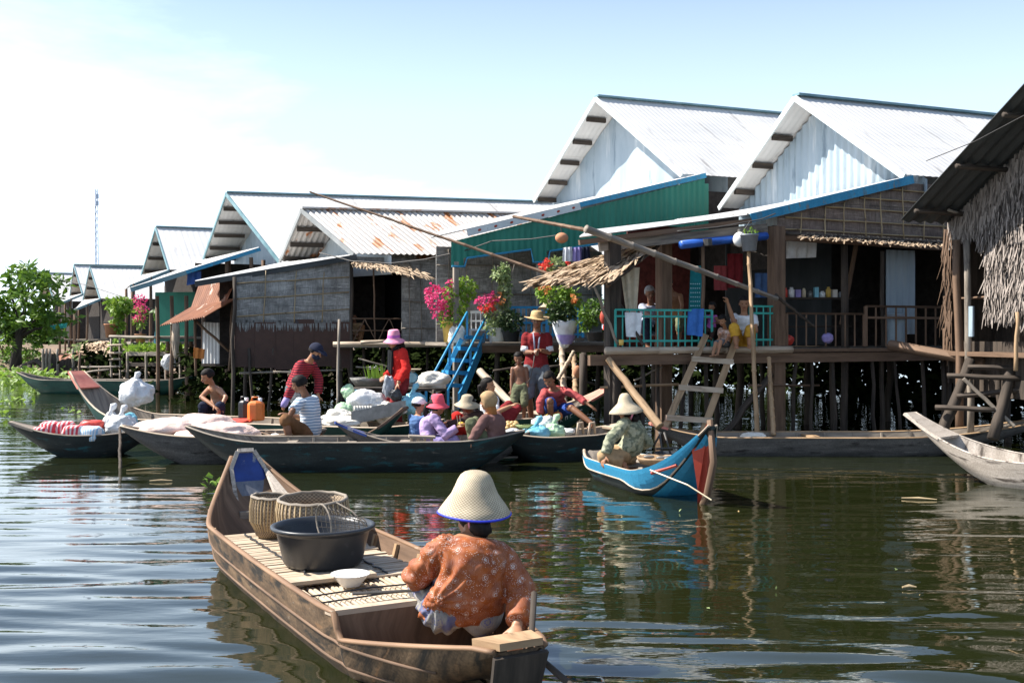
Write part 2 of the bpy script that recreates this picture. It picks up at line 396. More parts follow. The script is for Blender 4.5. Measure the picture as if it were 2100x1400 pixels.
def stripes(name, axis, freq, c1, c2, duty=.5, rough=.9, rot=(0, 0, 0)):
    m, nt, b = new(name)
    v = coord(nt, 'Object', (1, 1, 1), rot)
    ns = nd(nt, 'ShaderNodeTexNoise', {'Vector': v, 'Scale': 6., 'Detail': 2})
    vv = nd(nt, 'ShaderNodeVectorMath', {0: v, 1: nd(nt, 'ShaderNodeVectorMath', {0: ns.outputs[1], 'Scale': .03}, operation='SCALE').outputs[0]}, operation='ADD')
    w = nd(nt, 'ShaderNodeTexWave', {'Vector': vv.outputs[0], 'Scale': freq, 'Distortion': 0}, wave_type='BANDS', bands_direction=axis)
    nt.links.new(ramp(nt, w.outputs[1], [(duty - .04, c1), (duty + .04, c2)]), b.inputs['Base Color'])
    b.inputs['Roughness'].default_value = rough; b.inputs['Specular IOR Level'].default_value = .15
    bn = nd(nt, 'ShaderNodeBump', {'Strength': .35, 'Distance': .02, 'Height': nd(nt, 'ShaderNodeTexNoise', {'Vector': v, 'Scale': 9., 'Detail': 2}).outputs[0]})
    nt.links.new(bn.outputs[0], b.inputs['Normal'])
stripes('st_blue', 'Z', 8.5, (.62, .66, .7), (.2, .3, .42), .68)
stripes('st_red', 'Z', 9, (.36, .035, .045), (.07, .02, .03), .6)
stripes('st_goods', 'X', 6, (.62, .07, .09), (.72, .6, .58), .6)
stripes('st_goods_blue', 'X', 9, (.7, .72, .74), (.3, .5, .68), .6)

def floral(name, base, base2, motif, scale, c3=None, lo=.3):
    """printed cloth: rings, petals and dots"""
    m, nt, b = new(name)
    v = coord(nt, 'Object', (scale, scale, scale))
    ns = nd(nt, 'ShaderNodeTexNoise', {'Vector': v, 'Scale': .9, 'Detail': 4})
    col = ramp(nt, ns.outputs[0], [(.35, base), (.65, base2)])
    wv = nd(nt, 'ShaderNodeVectorMath', {0: v, 1: nd(nt, 'ShaderNodeVectorMath', {0: ns.outputs[1], 'Scale': .3}, operation='SCALE').outputs[0]}, operation='ADD').outputs[0]
    vo = nd(nt, 'ShaderNodeTexVoronoi', {'Vector': wv, 'Scale': 1.0, 'Randomness': .9})
    pet = nd(nt, 'ShaderNodeTexVoronoi', {'Vector': wv, 'Scale': 4.2, 'Randomness': 1.0}, feature='DISTANCE_TO_EDGE')
    ring = ramp(nt, vo.outputs[0], [(.0, 0), (.13, 0), (.17, 1), (.23, 1), (.27, 0), (.34, 0), (.38, .9), (.42, 0)])
    sel = ramp(nt, nd(nt, 'ShaderNodeSeparateColor', {0: vo.outputs[1]}).outputs[0], [(.45, 0), (.5, 1)])
    pm = ramp(nt, pet.outputs[0], [(.05, 0), (.09, 1)])
    rr = nd(nt, 'ShaderNodeMath', {0: ring, 1: pm}, operation='MULTIPLY')
    f1 = nd(nt, 'ShaderNodeMath', {0: rr.outputs[0], 1: sel}, operation='MULTIPLY')
    small = nd(nt, 'ShaderNodeTexVoronoi', {'Vector': wv, 'Scale': 5.5})
    big = nd(nt, 'ShaderNodeTexNoise', {'Vector': v, 'Scale': .7, 'Detail': 1})
    f2 = nd(nt, 'ShaderNodeMath', {0: ramp(nt, small.outputs[0], [(.2, 1), (.27, 0)]), 1: ramp(nt, big.outputs[0], [(.5, 0), (.57, 1)])}, operation='MULTIPLY')
    leaf = nd(nt, 'ShaderNodeTexWave', {'Vector': wv, 'Scale': 2.6, 'Distortion': 5, 'Detail': 2})
    f3 = nd(nt, 'ShaderNodeMath', {0: ramp(nt, leaf.outputs[1], [(.93, 0), (.97, .5)]), 1: ramp(nt, big.outputs[0], [(.46, .9), (.5, 0)])}, operation='MULTIPLY')
    f = nd(nt, 'ShaderNodeMath', {0: f1.outputs[0], 1: f2.outputs[0]}, operation='MAXIMUM')
    f = nd(nt, 'ShaderNodeMath', {0: f.outputs[0], 1: f3.outputs[0]}, operation='MAXIMUM')
    col = mixc(nt, f.outputs[0], col, motif)
    if c3: col = mixc(nt, ramp(nt, big.outputs[0], [(.52, 0), (.6, .8)]), col, c3)
    nt.links.new(col, b.inputs['Base Color'])
    b.inputs['Roughness'].default_value = .6; b.inputs['Specular IOR Level'].default_value = .3
    bn = nd(nt, 'ShaderNodeBump', {'Strength': .4, 'Distance': .02, 'Height': nd(nt, 'ShaderNodeTexNoise', {'Vector': coord(nt, 'Object', (9, 9, 4)), 'Scale': 1., 'Detail': 3}).outputs[0]})
    nt.links.new(bn.outputs[0], b.inputs['Normal'])
floral('fl_orange', (.22, .05, .012), (.33, .088, .018), (.58, .5, .45), 24)
floral('fl_green', (.26, .27, .17), (.36, .36, .25), (.02, .035, .028), 26, (.09, .11, .07))
floral('fl_sarong', (.2, .19, .17), (.34, .32, .28), (.09, .1, .25), 14, (.08, .09, .2))
floral('fl_kid', (.55, .22, .1), (.7, .5, .4), (.75, .75, .75), 22)

def weave(name, c1, c2, dark, su=22., sv=9.):
    """flattened bamboo matting: strips, blocks and stains (UV in metres)"""
    m, nt, b = new(name)
    v = coord(nt, 'UV', (1, 1, 1))
    br = nd(nt, 'ShaderNodeTexBrick', {'Vector': v, 'Scale': 1., 'Mortar Size': .004, 'Brick Width': .62, 'Row Height': .26, 'Color1': (*c1, 1), 'Color2': (*c2, 1), 'Mortar': (*dark, 1)}, offset=.5)
    st = nd(nt, 'ShaderNodeTexNoise', {'Vector': coord(nt, 'UV', (46, 7, 1)), 'Scale': 1., 'Detail': 5, 'Roughness': .7, 'Distortion': .4})
    pa = nd(nt, 'ShaderNodeTexNoise', {'Vector': coord(nt, 'UV', (2.2, 2.6, 1)), 'Scale': 1., 'Detail': 7, 'Roughness': .75})
    col = mixc(nt, .75, br.outputs[0], ramp(nt, st.outputs[0], [(.3, .3), (.7, 1.)]), 'MULTIPLY')
    col = mixc(nt, .85, col, ramp(nt, pa.outputs[0], [(.36, .3), (.62, 1.)]), 'MULTIPLY')
    hs_ = nd(nt, 'ShaderNodeTexNoise', {'Vector': coord(nt, 'UV', (2.5, 34, 1)), 'Scale': 1., 'Detail': 5, 'Roughness': .7, 'Distortion': .5})
    col = mixc(nt, ramp(nt, hs_.outputs[0], [(.56, 0), (.7, .75)]), col, [min(.9, x * 1.35) for x in c2])
    nt.links.new(col, b.inputs['Base Color']); b.inputs['Roughness'].default_value = .85
    bn = nd(nt, 'ShaderNodeBump', {'Strength': .5, 'Distance': .01, 'Height': br.outputs[1]})
    nt.links.new(bn.outputs[0], b.inputs['Normal'])
weave('weave', (.42, .41, .39), (.54, .53, .5), (.26, .25, .24))
weave('weave_brown', (.3, .22, .18), (.34, .28, .23), (.13, .1, .08))

def hatweave(name, c1, c2, fu=44., fv=60.):
    m, nt, b = new(name)
    v = coord(nt, 'UV', (1, 1, 1))
    a = nd(nt, 'ShaderNodeTexChecker', {'Vector': coord(nt, 'UV', (fu, fv, 1)), 'Scale': 1., 'Color1': (*c1, 1), 'Color2': (*c2, 1)})
    n = nd(nt, 'ShaderNodeTexNoise', {'Vector': coord(nt, 'Object', (7, 7, 7)), 'Scale': 1., 'Detail': 4})
    w = nd(nt, 'ShaderNodeTexWave', {'Vector': coord(nt, 'UV', (0, 1, 0)), 'Scale': 12.}, bands_direction='Y')
    col = mixc(nt, .5, a.outputs[0], ramp(nt, n.outputs[0], [(.38, .35), (.6, 1.)]), 'MULTIPLY')
    nt.links.new(col, b.inputs['Base Color']); b.inputs['Roughness'].default_value = .8
    h = nd(nt, 'ShaderNodeMath', {0: a.outputs[1], 1: w.outputs[1]}, operation='ADD')
    bn = nd(nt, 'ShaderNodeBump', {'Strength': .4, 'Distance': .002, 'Height': a.outputs[1]})
    nt.links.new(bn.outputs[0], b.inputs['Normal'])
hatweave('straw', (.64, .54, .39), (.36, .29, .185), 92, 140); hatweave('straw_gold', (.6, .42, .2), (.45, .3, .13)); hatweave('basketry', (.36, .27, .18), (.15, .11, .075), 90, 80)
mot('wire_mesh', (.1, .085, .07), (.2, .17, .14), (20, 20, 20), rough=.6)

def water_mat():
    m, nt, b = new('water')
    b.inputs['Base Color'].default_value = (.012, .015, .0045, 1)
    b.inputs['Roughness'].default_value = .015
    b.inputs['IOR'].default_value = 1.9
    b.inputs['Specular IOR Level'].default_value = .5
    n1 = nd(nt, 'ShaderNodeTexNoise', {'Vector': coord(nt, 'Object', (.75, 2.1, 1), (0, 0, rad(14))), 'Scale': 1., 'Detail': 1.2, 'Roughness': .35, 'Distortion': .7})
    n2 = nd(nt, 'ShaderNodeTexNoise', {'Vector': coord(nt, 'Object', (2.6, 8, 1), (0, 0, rad(-8))), 'Scale': 1., 'Detail': 3, 'Roughness': .5})
    h1 = nd(nt, 'ShaderNodeMath', {0: n1.outputs[0], 1: .013}, operation='MULTIPLY')
    h2 = nd(nt, 'ShaderNodeMath', {0: n2.outputs[0], 1: .003}, operation='MULTIPLY')
    hh = nd(nt, 'ShaderNodeMath', {0: h1.outputs[0], 1: h2.outputs[0]}, operation='ADD')
    bn = nd(nt, 'ShaderNodeBump', {'Strength': 1., 'Distance': 1., 'Height': hh.outputs[0]})
    nt.links.new(bn.outputs[0], b.inputs['Normal'])
water_mat()
# ================================================================== camera, light, sky
sc = bpy.context.scene
cam = bpy.data.cameras.new('Camera'); co = bpy.data.objects.new('Camera', cam); C.objects.link(co); sc.camera = co
cam.sensor_width = 36; cam.lens = 36 * F / 2100; cam.clip_end = 6000; cam.clip_start = .05
cam.shift_y = -(700 - HY) / 2100 * -1 * -1
co.location = (0, 0, H); co.rotation_euler = (rad(90), 0, 0)
SUN_AZ = V((-.99, .13, 0)).normalized(); SUN_EL = rad(48)
sd = SUN_AZ * math.cos(SUN_EL) + Z * math.sin(SUN_EL)
sl = bpy.data.lights.new('Sun', 'SUN'); sl.energy = 5.0; sl.angle = rad(.5); sl.color = (1, .94, .85)
so = bpy.data.objects.new('Sun', sl); C.objects.link(so); so.rotation_euler = (-sd).to_track_quat('-Z', 'Y').to_euler(); so.location = sd * 50

w = bpy.data.worlds.new('World'); sc.world = w; w.use_nodes = True; nt = w.node_tree
bg = nt.nodes['Background']
sky = nd(nt, 'ShaderNodeTexSky', sky_type='NISHITA', sun_disc=False)
sky.sun_elevation = SUN_EL; sky.sun_rotation = math.atan2(SUN_AZ.x, SUN_AZ.y)
sky.air_density = 1.0; sky.dust_density = .6; sky.ozone_density = 3.5
tc = nt.nodes.new('ShaderNodeTexCoord')
sep = nd(nt, 'ShaderNodeSeparateXYZ', {0: tc.outputs['Generated']})
zz = nd(nt, 'ShaderNodeMath', {0: nd(nt, 'ShaderNodeMath', {0: sep.outputs[2], 1: 0.0}, operation='MAXIMUM').outputs[0], 1: .16}, operation='ADD')
cx = nd(nt, 'ShaderNodeMath', {0: sep.outputs[0], 1: zz.outputs[0]}, operation='DIVIDE')
cy = nd(nt, 'ShaderNodeMath', {0: sep.outputs[1], 1: zz.outputs[0]}, operation='DIVIDE')
cv = nd(nt, 'ShaderNodeCombineXYZ', {0: cx.outputs[0], 1: cy.outputs[0], 2: 0.0})
n1 = nd(nt, 'ShaderNodeTexNoise', {'Vector': nd(nt, 'ShaderNodeMapping', {'Vector': cv.outputs[0], 'Location': (3.1, 1.7, 0), 'Scale': (.5, .72, 1), 'Rotation': (0, 0, rad(28))}).outputs[0], 'Scale': 1., 'Detail': 8, 'Roughness': .58, 'Distortion': .35})
bias = nd(nt, 'ShaderNodeMath', {0: cx.outputs[0], 1: -.085}, operation='MULTIPLY')
bias2 = nd(nt, 'ShaderNodeMath', {0: sep.outputs[2], 1: -.95, 2: bias.outputs[0]}, operation='MULTIPLY_ADD')
cs = nd(nt, 'ShaderNodeMath', {0: n1.outputs[0], 1: bias2.outputs[0]}, operation='ADD')
cf = ramp(nt, cs.outputs[0], [(.35, 0.05), (.62, .85)])
skc = mixc(nt, ramp(nt, sep.outputs[2], [(.0, .5), (.2, .42), (.36, .05)]), sky.outputs[0], (8.4, 10.2, 12.4))
col = mixc(nt, cf, skc, (10.4, 12, 13.6))
nt.links.new(col, bg.inputs[0]); bg.inputs[1].default_value = .075
sc.view_settings.view_transform = 'Standard'; sc.view_settings.look = 'None'
sc.view_settings.exposure = 1.15; sc.view_settings.gamma = 1
sc.cycles.max_bounces = 8; sc.cycles.transparent_max_bounces = 8; sc.cycles.use_denoising = True

# ================================================================== water, bank, thicket
mb = MB()
def wave_h(x, y):
    f = 0.; a = 1.
    for (dx, dy, L, am, ph) in WV:
        f += am * math.sin((dx * x + dy * y) / L * 6.283 + ph)
    k = noise.noise(V((x * .5, y * .5, 3)))
    return f * (.6 + .8 * k)
WV = [(math.cos(t), math.sin(t), L, am, ph) for t, L, am, ph in [(1.5, .27, .0019, 0), (1.66, .35, .0024, 2), (1.38, .205, .0010, 1), (1.82, .46, .0022, 4), (1.2, .41, .0016, 5.), (1.57, .95, .0032, 3), (2.3, 1.3, .0026, .7), (1.72, .6, .0022, 2.2)]]
bc = V((-1.0, 6.3, 0))
x0, x1, y0, y1 = -12., 12., 2.0, 26.
nx, ny = 320, 520
vs = []
for j in range(ny + 1):
    y = y0 + (y1 - y0) * (j / ny) ** 1.6
    for i in range(nx + 1):
        x = x0 + (x1 - x0) * i / nx
        e = min(ss(x, x0, x0 + 2), ss(-x, -x1, -x1 + 2), ss(-y, -y1, -y1 + 6))
        calm = .42 + 1.05 * ss(-y, -9.5, -6.2)
        vs.append((x, y, wave_h(x, y) * e * calm))
m_ = nx + 1
mb.add(vs, [(j * m_ + i, j * m_ + i + 1, (j + 1) * m_ + i + 1, (j + 1) * m_ + i) for j in range(ny) for i in range(nx)])
B_ = 4000.
ring = [(x0, y0, 0), (x1, y0, 0), (x1, y1, 0), (x0, y1, 0), (-B_, -B_, 0), (B_, -B_, 0), (B_, B_, 0), (-B_, B_, 0)]
mb.add(ring, [(4, 5, 1, 0), (5, 6, 2, 1), (6, 7, 3, 2), (7, 4, 0, 3)])
tag(mb.build('water', M['water'], smooth=True, org=(0, 0, 0)), kind='structure')

mb = MB(); vs = []; nx, ny = 90, 60
def shore(x): return 36.5 + clamp((-9 - x) / 12, -1, 3) * 8 + 1.2 * noise.noise(V((x * .4, 0, 0)))
for j in range(ny + 1):
    for i in range(nx + 1):
        x = -60 + 55 * i / nx; y = 34 + 46 * (j / ny) ** 1.5
        d = y - shore(x)
        z = -.5 + .95 * ss(d, -1.2, 2.4) + .25 * noise.noise(V((x * .7, y * .7, 2))) * ss(d, -1, 1) + .35 * ss(d, 3, 20)
        z -= .9 * ss(x, -10.5, -7)
        vs.append((x, y, z))
m_ = nx + 1
mb.add(vs, [(j * m_ + i, j * m_ + i + 1, (j + 1) * m_ + i + 1, (j + 1) * m_ + i) for j in range(ny) for i in range(nx)])
tag(mb.build('riverbank', M['mud'], smooth=True, org=(0, 0, 0)), kind='structure')

mb = MB()  # near-black leaf bands added to darken the view under the decks
pl = [V((16.5, 12, 0)), V((12.6, 17.6, 0)), V((10.2, 24.5, 0)), V((8.2, 30, 0)), V((2, 38, 0)), V((-5, 50, 0)), V((-60, 110, 0))]
for i in range(len(pl) - 1):
    L = (pl[i + 1] - pl[i]).length
    for k in range(int(L * (330 if i < 5 else 22))):
        p = lerp(pl[i], pl[i + 1], R.random()) + V((R.gauss(0, .45), R.gauss(0, .45), R.random() * (1.75 if i < 5 else 2.6)))
        mb.leaf(p, R.uniform(.2, .42) if i < 5 else R.uniform(.7, 1.4), V((-.5, -.7, .2)), .4, .6)
for (q0, q1, hh_, dn_) in ((V((-7.6, 25.8, 0)), V((-1.5, 27.4, 0)), 1.15, 420), (V((-1.5, 27.4, 0)), V((3, 27.5, 0)), 1.3, 330), (V((-13, 33, 0)), V((-7.6, 30, 0)), 1.1, 250)):
    for k in range(int((q1 - q0).length * dn_)):
        p = lerp(q0, q1, R.random()) + V((R.gauss(0, .35), R.gauss(0, .35), R.random() * hh_)); mb.leaf(p, R.uniform(.14, .34), V((-.5, -.7, .2)), .4, .5)
tag(mb.build('thicket', M['thicket'], org=(0, 0, 0)), 'thicket behind the stilt houses, added dense and near-black to darken the space below them', 'thicket', kind='stuff')
mb = MB()
for k in range(1500):
    x = R.uniform(-50, -9.5); y = shore(x) + 1 + abs(R.gauss(0, 3.)); s_ = R.uniform(.15, .5)
    if noise.noise(V((x * .35, y * .35, 9))) < -.05: continue
    for q in range(5): mb.leaf(V((x, y, .25)) + V((R.gauss(0, .25), R.gauss(0, .25), R.random() * .5)), s_, V((0, -.3, .6)), .4, .35)
tag(mb.build('undergrowth', M['leaf'], org=(0, 0, 0)), 'weeds and low bushes growing along the muddy bank', 'undergrowth', kind='stuff')
mb = MB()
for (px, py, n, sx) in [(30, 772, 150, 1.5), (62, 783, 130, 1.3), (20, 790, 120, 1.2), (-20, 760, 160, 2)]:
    c = W(px, py)
    for _ in range(n):
        mb.leaf(c + V((R.gauss(0, sx * .55), R.gauss(0, 1.1), R.uniform(.02, .3))), R.uniform(.14, .3), V((0, -.2, .5)), .8, .75)
tag(mb.build('water_plants', M['leaf_bright'], org=(0, 0, 0)), 'bright green floating water plants along the left bank', 'water plants', kind='stuff')
for (px, py, n, sx, lb) in [(78, 806, 40, .42, 'low clump of bright floating water hyacinth in front of the green boat far left'),
                            (20, 826, 34, .4, 'small clump of floating water hyacinth at the left edge of the picture'),
                            (152, 848, 14, .16, 'tiny tuft of floating water plant below the pink prow panel'),
                            (2, 857, 22, .16, 'floating water hyacinth cut by the left edge above the boat with red goods'),
                            (430, 1000, 9, .05, 'single bright green sprig floating beside the blue prow plate')]:
    c = W(px, py); mb = MB()
    for _ in range(n): mb.leaf(c + V((R.gauss(0, sx * .6), R.gauss(0, sx * .6), R.uniform(.0, .13))), R.uniform(.06, .12) * (1 + sx), V((0, -.2, .7)), .8, .7)
    tag(mb.build('water_hyacinth', M['leaf_bright']), lb, 'water plant', 'floating water hyacinth')
for (px, py, a, L, lb) in [(300, 962, .4, .22, 'short dark stick floating beside the grey boat'), (1885, 1022, -.3, .16, 'pale straw floating below the weathered white boat'),
                           (1865, 1203, .05, .045, 'small orange brown leaf floating on the dark water at right'), (330, 985, .1, .12, 'thin green reed floating near the blue prow plate')]:
    c = W(px, py, .012); mb = MB(); d = V((math.cos(a), math.sin(a), 0)) * L
    mb.tube([c - d, c + V((0, .01, .006)), c + d], [.006, .012, .004], 5)
    tag(mb.build('floating_stick', M['bamboo']), lb, 'driftwood', 'debris floating on the river')

# ================================================================== house helpers
def roof(root, AF, AB, RF, LF, mat='tin', wl=.13, amp=.0035, ov=.6, trim='rim_teal', gmat='tin_pale_blue', gwl=.14, gamp=.014, drop=.4, purl=(.18, .38, .58, .78, .95), cap='rim_teal', k=1., under=None):
    d = AB - AF; RB = RF + d * k; LB = LF + d * k
    for (e0, e1) in ((RF, RB), (LF, LB)):
        m = MB(); m.sheet(AF, AB, e1, e0, 1, 3, wl, amp, .008); m.build('roof_slope', M[mat], root, True)
    m = MB(); m.beam(AF + Z * .03, AB + Z * .03, .2, .04); m.build('ridge_cap', M[cap], root)
    o = -d.normalized() * .02
    for e in (RF, LF):
        m = MB(); m.beam(AF + o - Z * .03, e + o - Z * .03, .035, .1); m.build('rake_trim', M[trim], root)
    dd = d.normalized() * ov
    if gmat:
        m = MB(); m.gable(LF + dd - Z * .04, RF + dd - Z * .04, AF + dd - Z * .06, gwl, gamp, drop); m.build('gable_wall', M[gmat], root, True)
    for t in purl:
        p = lerp(AF, LF, t) - Z * .09; m = MB(); m.beam(p + d.normalized() * .03, p + dd * 1.02, .07, .1); m.build('purlin', M['wood_dark'], root)
    return RB, LB
def wallq(root, name, mat, p0, p1, z0, z1, z1b=None, th=.03):
    a = V((p0.x, p0.y, z0)); b = V((p1.x, p1.y, z0)); c = V((p1.x, p1.y, z1 if z1b is None else z1b)); d = V((p0.x, p0.y, z1))
    m = MB(); n = (b - a).cross(d - a).normalized() * th
    m.quad(a, b, c, d); m.quad(b - n, a - n, d - n, c - n); m.quad(d, c, c - n, d - n); m.quad(a, d, d - n, a - n); m.quad(c, b, b - n, c - n)
    return m.build(name, M[mat], root)
def stilt(root, p, z0, z1, r=.045, mat='wood_dark', lean=0):
    lean *= 2; r *= .85
    m = MB(); m.pole(V((p.x + R.uniform(-lean, lean), p.y, z0)), V((p.x, p.y, z1)), r * 1.08, r, .03, 8, 4); return m.build('stilt', M[mat], root, True)
def rail(root, name, a, b, h, mat, step=.11, mids=(.18, .83), r=.011, post=.02):
    """railing panel: bars, rails and end posts as one welded piece"""
    m = MB(); L = (b - a).length; n = max(2, int(L / step))
    for i in range(n + 1):
        p = lerp(a, b, i / n); rr = post if i in (0, n) else r
        m.beam(p, p + Z * h, rr * 1.6, rr * 1.6)
    for t in (*mids, 1.):
        m.beam(a + Z * h * t, b + Z * h * t, r * 2.4, r * 2.6)
    return m.build(name, M[mat], root)
def battens(root, p0, p1, z0, z1, nh, nv, mat='bamboo', off=-.02, r=.014):
    n = (V((p1.x - p0.x, p1.y - p0.y, 0))).cross(Z).normalized() * -off
    m = MB()
    for i in range(nh):
        z = lerp(z0, z1, (i + .5) / nh)
        m.pole(V((p0.x, p0.y, z + R.uniform(-.05, .05))) + n, V((p1.x, p1.y, z + R.uniform(-.05, .05))) + n, r, r, .015, 5, 7)
    for i in range(nv):
        p = lerp(p0, p1, (i + .5 + R.uniform(-.2, .2)) / nv)
        m.pole(V((p.x, p.y, z0)) + n * 1.3, V((p.x + R.uniform(-.03, .03), p.y, z1)) + n * 1.3, r * .9, r * .9, .012, 5, 5)
    return m.build('wall_batten', M[mat], root, True)

# ================================================================== HOUSE B : open shop front, right of centre
def Bn(t, z, v=0.):
    p = V((3.93, 16.0, 0)) + U * t + N_ * v; p.z = z; return p
hb = thing('stilt_house', 'stilt house with an open shop front, teal porch railing and pale corrugated gable', 'house', Bn(0, 0), 'stilt houses along the river')
AF = P(1632, 198, 19.1); RF = P(1857, 359, 16.94); LF = P(1476, 425, 21.3)
RBb, LBb = roof(hb, AF, AF + U * 6.6, RF, LF, ov=.45, trim='trim_white', gmat='tin_pale_blue', gamp=.022, gwl=.17, purl=(.3, .55, .8))
# porch roof in two sheets, blue fascia
p_mid = Bn(-.44, 3.36); p_low = Bn(-3.25, 2.93); p_top = Bn(2.62, 4.1)
far_low = P(1205, 474, 16.3); far_top = LF + U * .62 - Z * .08
far_mid = lerp(far_low, far_top, .48)
m = MB(); m.sheet(p_low, far_low, far_mid, p_mid, 1, 2, .13, .01, .008); m.build('porch_roof', M['tin'], hb, True)
m = MB(); m.sheet(p_mid + Z * .012, far_mid + Z * .012, far_top, p_top, 1, 2, .13, .014, .008); m.build('porch_roof', M['tin'], hb, True)
m = MB(); m.beam(p_mid - Z * .05, p_top - Z * .05, .035, .13); m.build('fascia_board', M['hull_blue'], hb)
m = MB(); m.beam(p_low - Z * .07, p_mid - Z * .09, .05, .07); m.build('porch_purlin', M['wood_brown'], hb)
m = MB(); m.beam(Bn(-2.9, 2.82, .08), Bn(-.1, 3.18, .08), .06, .14); m.build('porch_beam', M['wood_grey'], hb)
# side wall of bamboo matting under the blue fascia
a, b = Bn(.1, 0, .1), Bn(3.9, 0, .1)
m = MB(); q = [Bn(.1, 3.1, .1), Bn(3.9, 3.0, .1), Bn(3.9, 4.02, .1), Bn(2.6, 4.0, .1), Bn(.1, 3.36, .1)]
m.add(q, [(0, 1, 2, 3, 4)], [(0, 0), (3.8, -.1), (3.8, .95), (2.5, .92), (0, .26)]); m.build('upper_wall', M['weave_brown'], hb)
mm = MB()
for z in (3.18, 3.36, 3.55, 3.72, 3.88):
    t0 = max(.12, (z - 3.34) / .255 + .15); mm.pole(Bn(t0, z, .07), Bn(3.85, z - .03, .07), .013, .013, .012, 5, 7)
for t in (.5, .95, 1.3, 1.75, 2.05, 2.5, 2.9, 3.3, 3.6):
    mm.pole(Bn(t, 3.06, .06), Bn(t + R.uniform(-.05, .05), min(3.96, 3.32 + .25 * t), .06), .011, .011, .01, 5, 4)
mm.build('wall_batten', M['bamboo'], hb, True)
m = MB(); m.beam(Bn(0.05, 3.06, .05), Bn(4.6, 2.97, .05), .08, .1); m.build('lintel_beam', M['wood_brown'], hb)
m = MB(); m.beam(RF + U * .62 - Z * .16, RF + U * 3.2 - Z * .2, .06, .2); m.build('eave_beam', M['wood_dark'], hb)
wallq(hb, 'side_wall', 'wood_dark', Bn(2.65, 0, .16), Bn(5.8, 0, .16), 3.0, 4.0)
# interior walls coloured near-black for the gloom inside
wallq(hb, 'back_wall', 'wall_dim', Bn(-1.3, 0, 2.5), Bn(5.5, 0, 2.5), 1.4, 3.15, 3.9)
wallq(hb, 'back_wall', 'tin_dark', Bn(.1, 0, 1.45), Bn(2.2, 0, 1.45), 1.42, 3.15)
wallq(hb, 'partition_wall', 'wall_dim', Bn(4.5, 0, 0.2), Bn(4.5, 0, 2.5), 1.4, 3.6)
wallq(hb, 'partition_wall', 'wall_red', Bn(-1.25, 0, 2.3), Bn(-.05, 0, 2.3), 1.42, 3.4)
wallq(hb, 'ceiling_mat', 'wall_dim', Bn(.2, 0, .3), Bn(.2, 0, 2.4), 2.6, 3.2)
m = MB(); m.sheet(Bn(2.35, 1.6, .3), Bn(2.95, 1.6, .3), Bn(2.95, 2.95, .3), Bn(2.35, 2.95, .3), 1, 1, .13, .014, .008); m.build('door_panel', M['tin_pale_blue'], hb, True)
m = MB(); m.beam(Bn(1.42, 1.75, .25), Bn(1.75, 3.0, .3), .05, .05); m.build('door_prop', M['wood_brown'], hb)
# floor
m = MB(); m.slab(Bn(-2.86, 1.385, -.08), Bn(5.2, 1.385, -.08), Bn(5.2, 1.385, 2.6), Bn(-1.3, 1.385, 2.6), .05); m.build('floor_deck', M['wood_grey'], hb)
for (t0, t1, r) in ((-2.92, -2.0, .055), (-2.1, -.3, .05), (-.45, .18, .052), (-1.0, -.55, .05)):
    m = MB(); m.pole(Bn(t0, 1.37, -.15), Bn(t1, 1.37, -.15), r, r, .01, 8, 4); m.build('floor_log', M['wood_pale'], hb, True)
m = MB(); m.beam(Bn(-3.15, 1.24, -.1), Bn(5.2, 1.26, -.1), .08, .14); m.build('floor_beam', M['wood_brown'], hb)
m = MB(); m.beam(Bn(.2, 1.36, -.13), Bn(5.2, 1.36, -.13), .05, .05); m.build('floor_edge', M['wood_brown'], hb)
m = MB(); m.slab(Bn(-1.2, 1.36, 2.58), Bn(9, 1.36, 2.58), Bn(9, 1.36, 5.2), Bn(.3, 1.36, 5.2), .05); m.build('rear_floor', M['wood_dark'], hb)
m = MB(); m.slab(Bn(5.18, 1.36, -.05), Bn(9, 1.36, -.05), Bn(9, 1.36, 2.6), Bn(5.18, 1.36, 2.6), .05); m.build('rear_floor', M['wood_dark'], hb)
wallq(hb, 'rear_wall', 'wall_dim', Bn(9, 0, 0), Bn(9, 0, 5), 1.2, 4.0)
wallq(hb, 'rear_wall', 'wall_dim', Bn(1.5, 0, 4.7), Bn(9, 0, 4.7), 1.2, 3.3, 4.0)
rail(hb, 'porch_railing', Bn(-2.72, 1.41, -.06), Bn(-1.15, 1.41, -.06), .53, 'paint_teal')
rail(hb, 'porch_railing', Bn(-.5, 1.41, -.06), Bn(-.02, 1.41, -.06), .6, 'paint_teal')
rail(hb, 'bamboo_railing', Bn(.15, 1.41, -.06), Bn(1.6, 1.41, -.06), .5, 'wood_brown', .17, (1.,), .012, .03)
rail(hb, 'bamboo_railing', Bn(1.62, 1.41, -.07), Bn(4.2, 1.41, -.07), .62, 'wood_brown', .19, (.72, 1.,), .014, .03)
for (t, v, z0, z1, r, mt) in ((0, -.02, -.5, 3.2, .105, 'wood_brown'), (-2.68, .1, -.5, 2.9, .1, 'wood_dark'), (-1.62, .5, -.5, 3.1, .1, 'wood_brown'), (1.35, .1, -.5, 3.1, .06, 'wood_dark'), (3.4, .1, -.5, 3.1, .08, 'wood_dark'), (-1.2, .1, 1.4, 3.0, .03, 'wood_brown'), (2.05, .05, -.5, 2.9, .035, 'wood_dark')):
    m = MB(); m.beam(Bn(t, z0, v), Bn(t, z1, v), r * 1.8, r * 1.8, U) if r > .09 else m.pole(Bn(t, z0, v), Bn(t, z1, v), r, r * .9)
    m.build('post', M[mt], hb, r < .09)
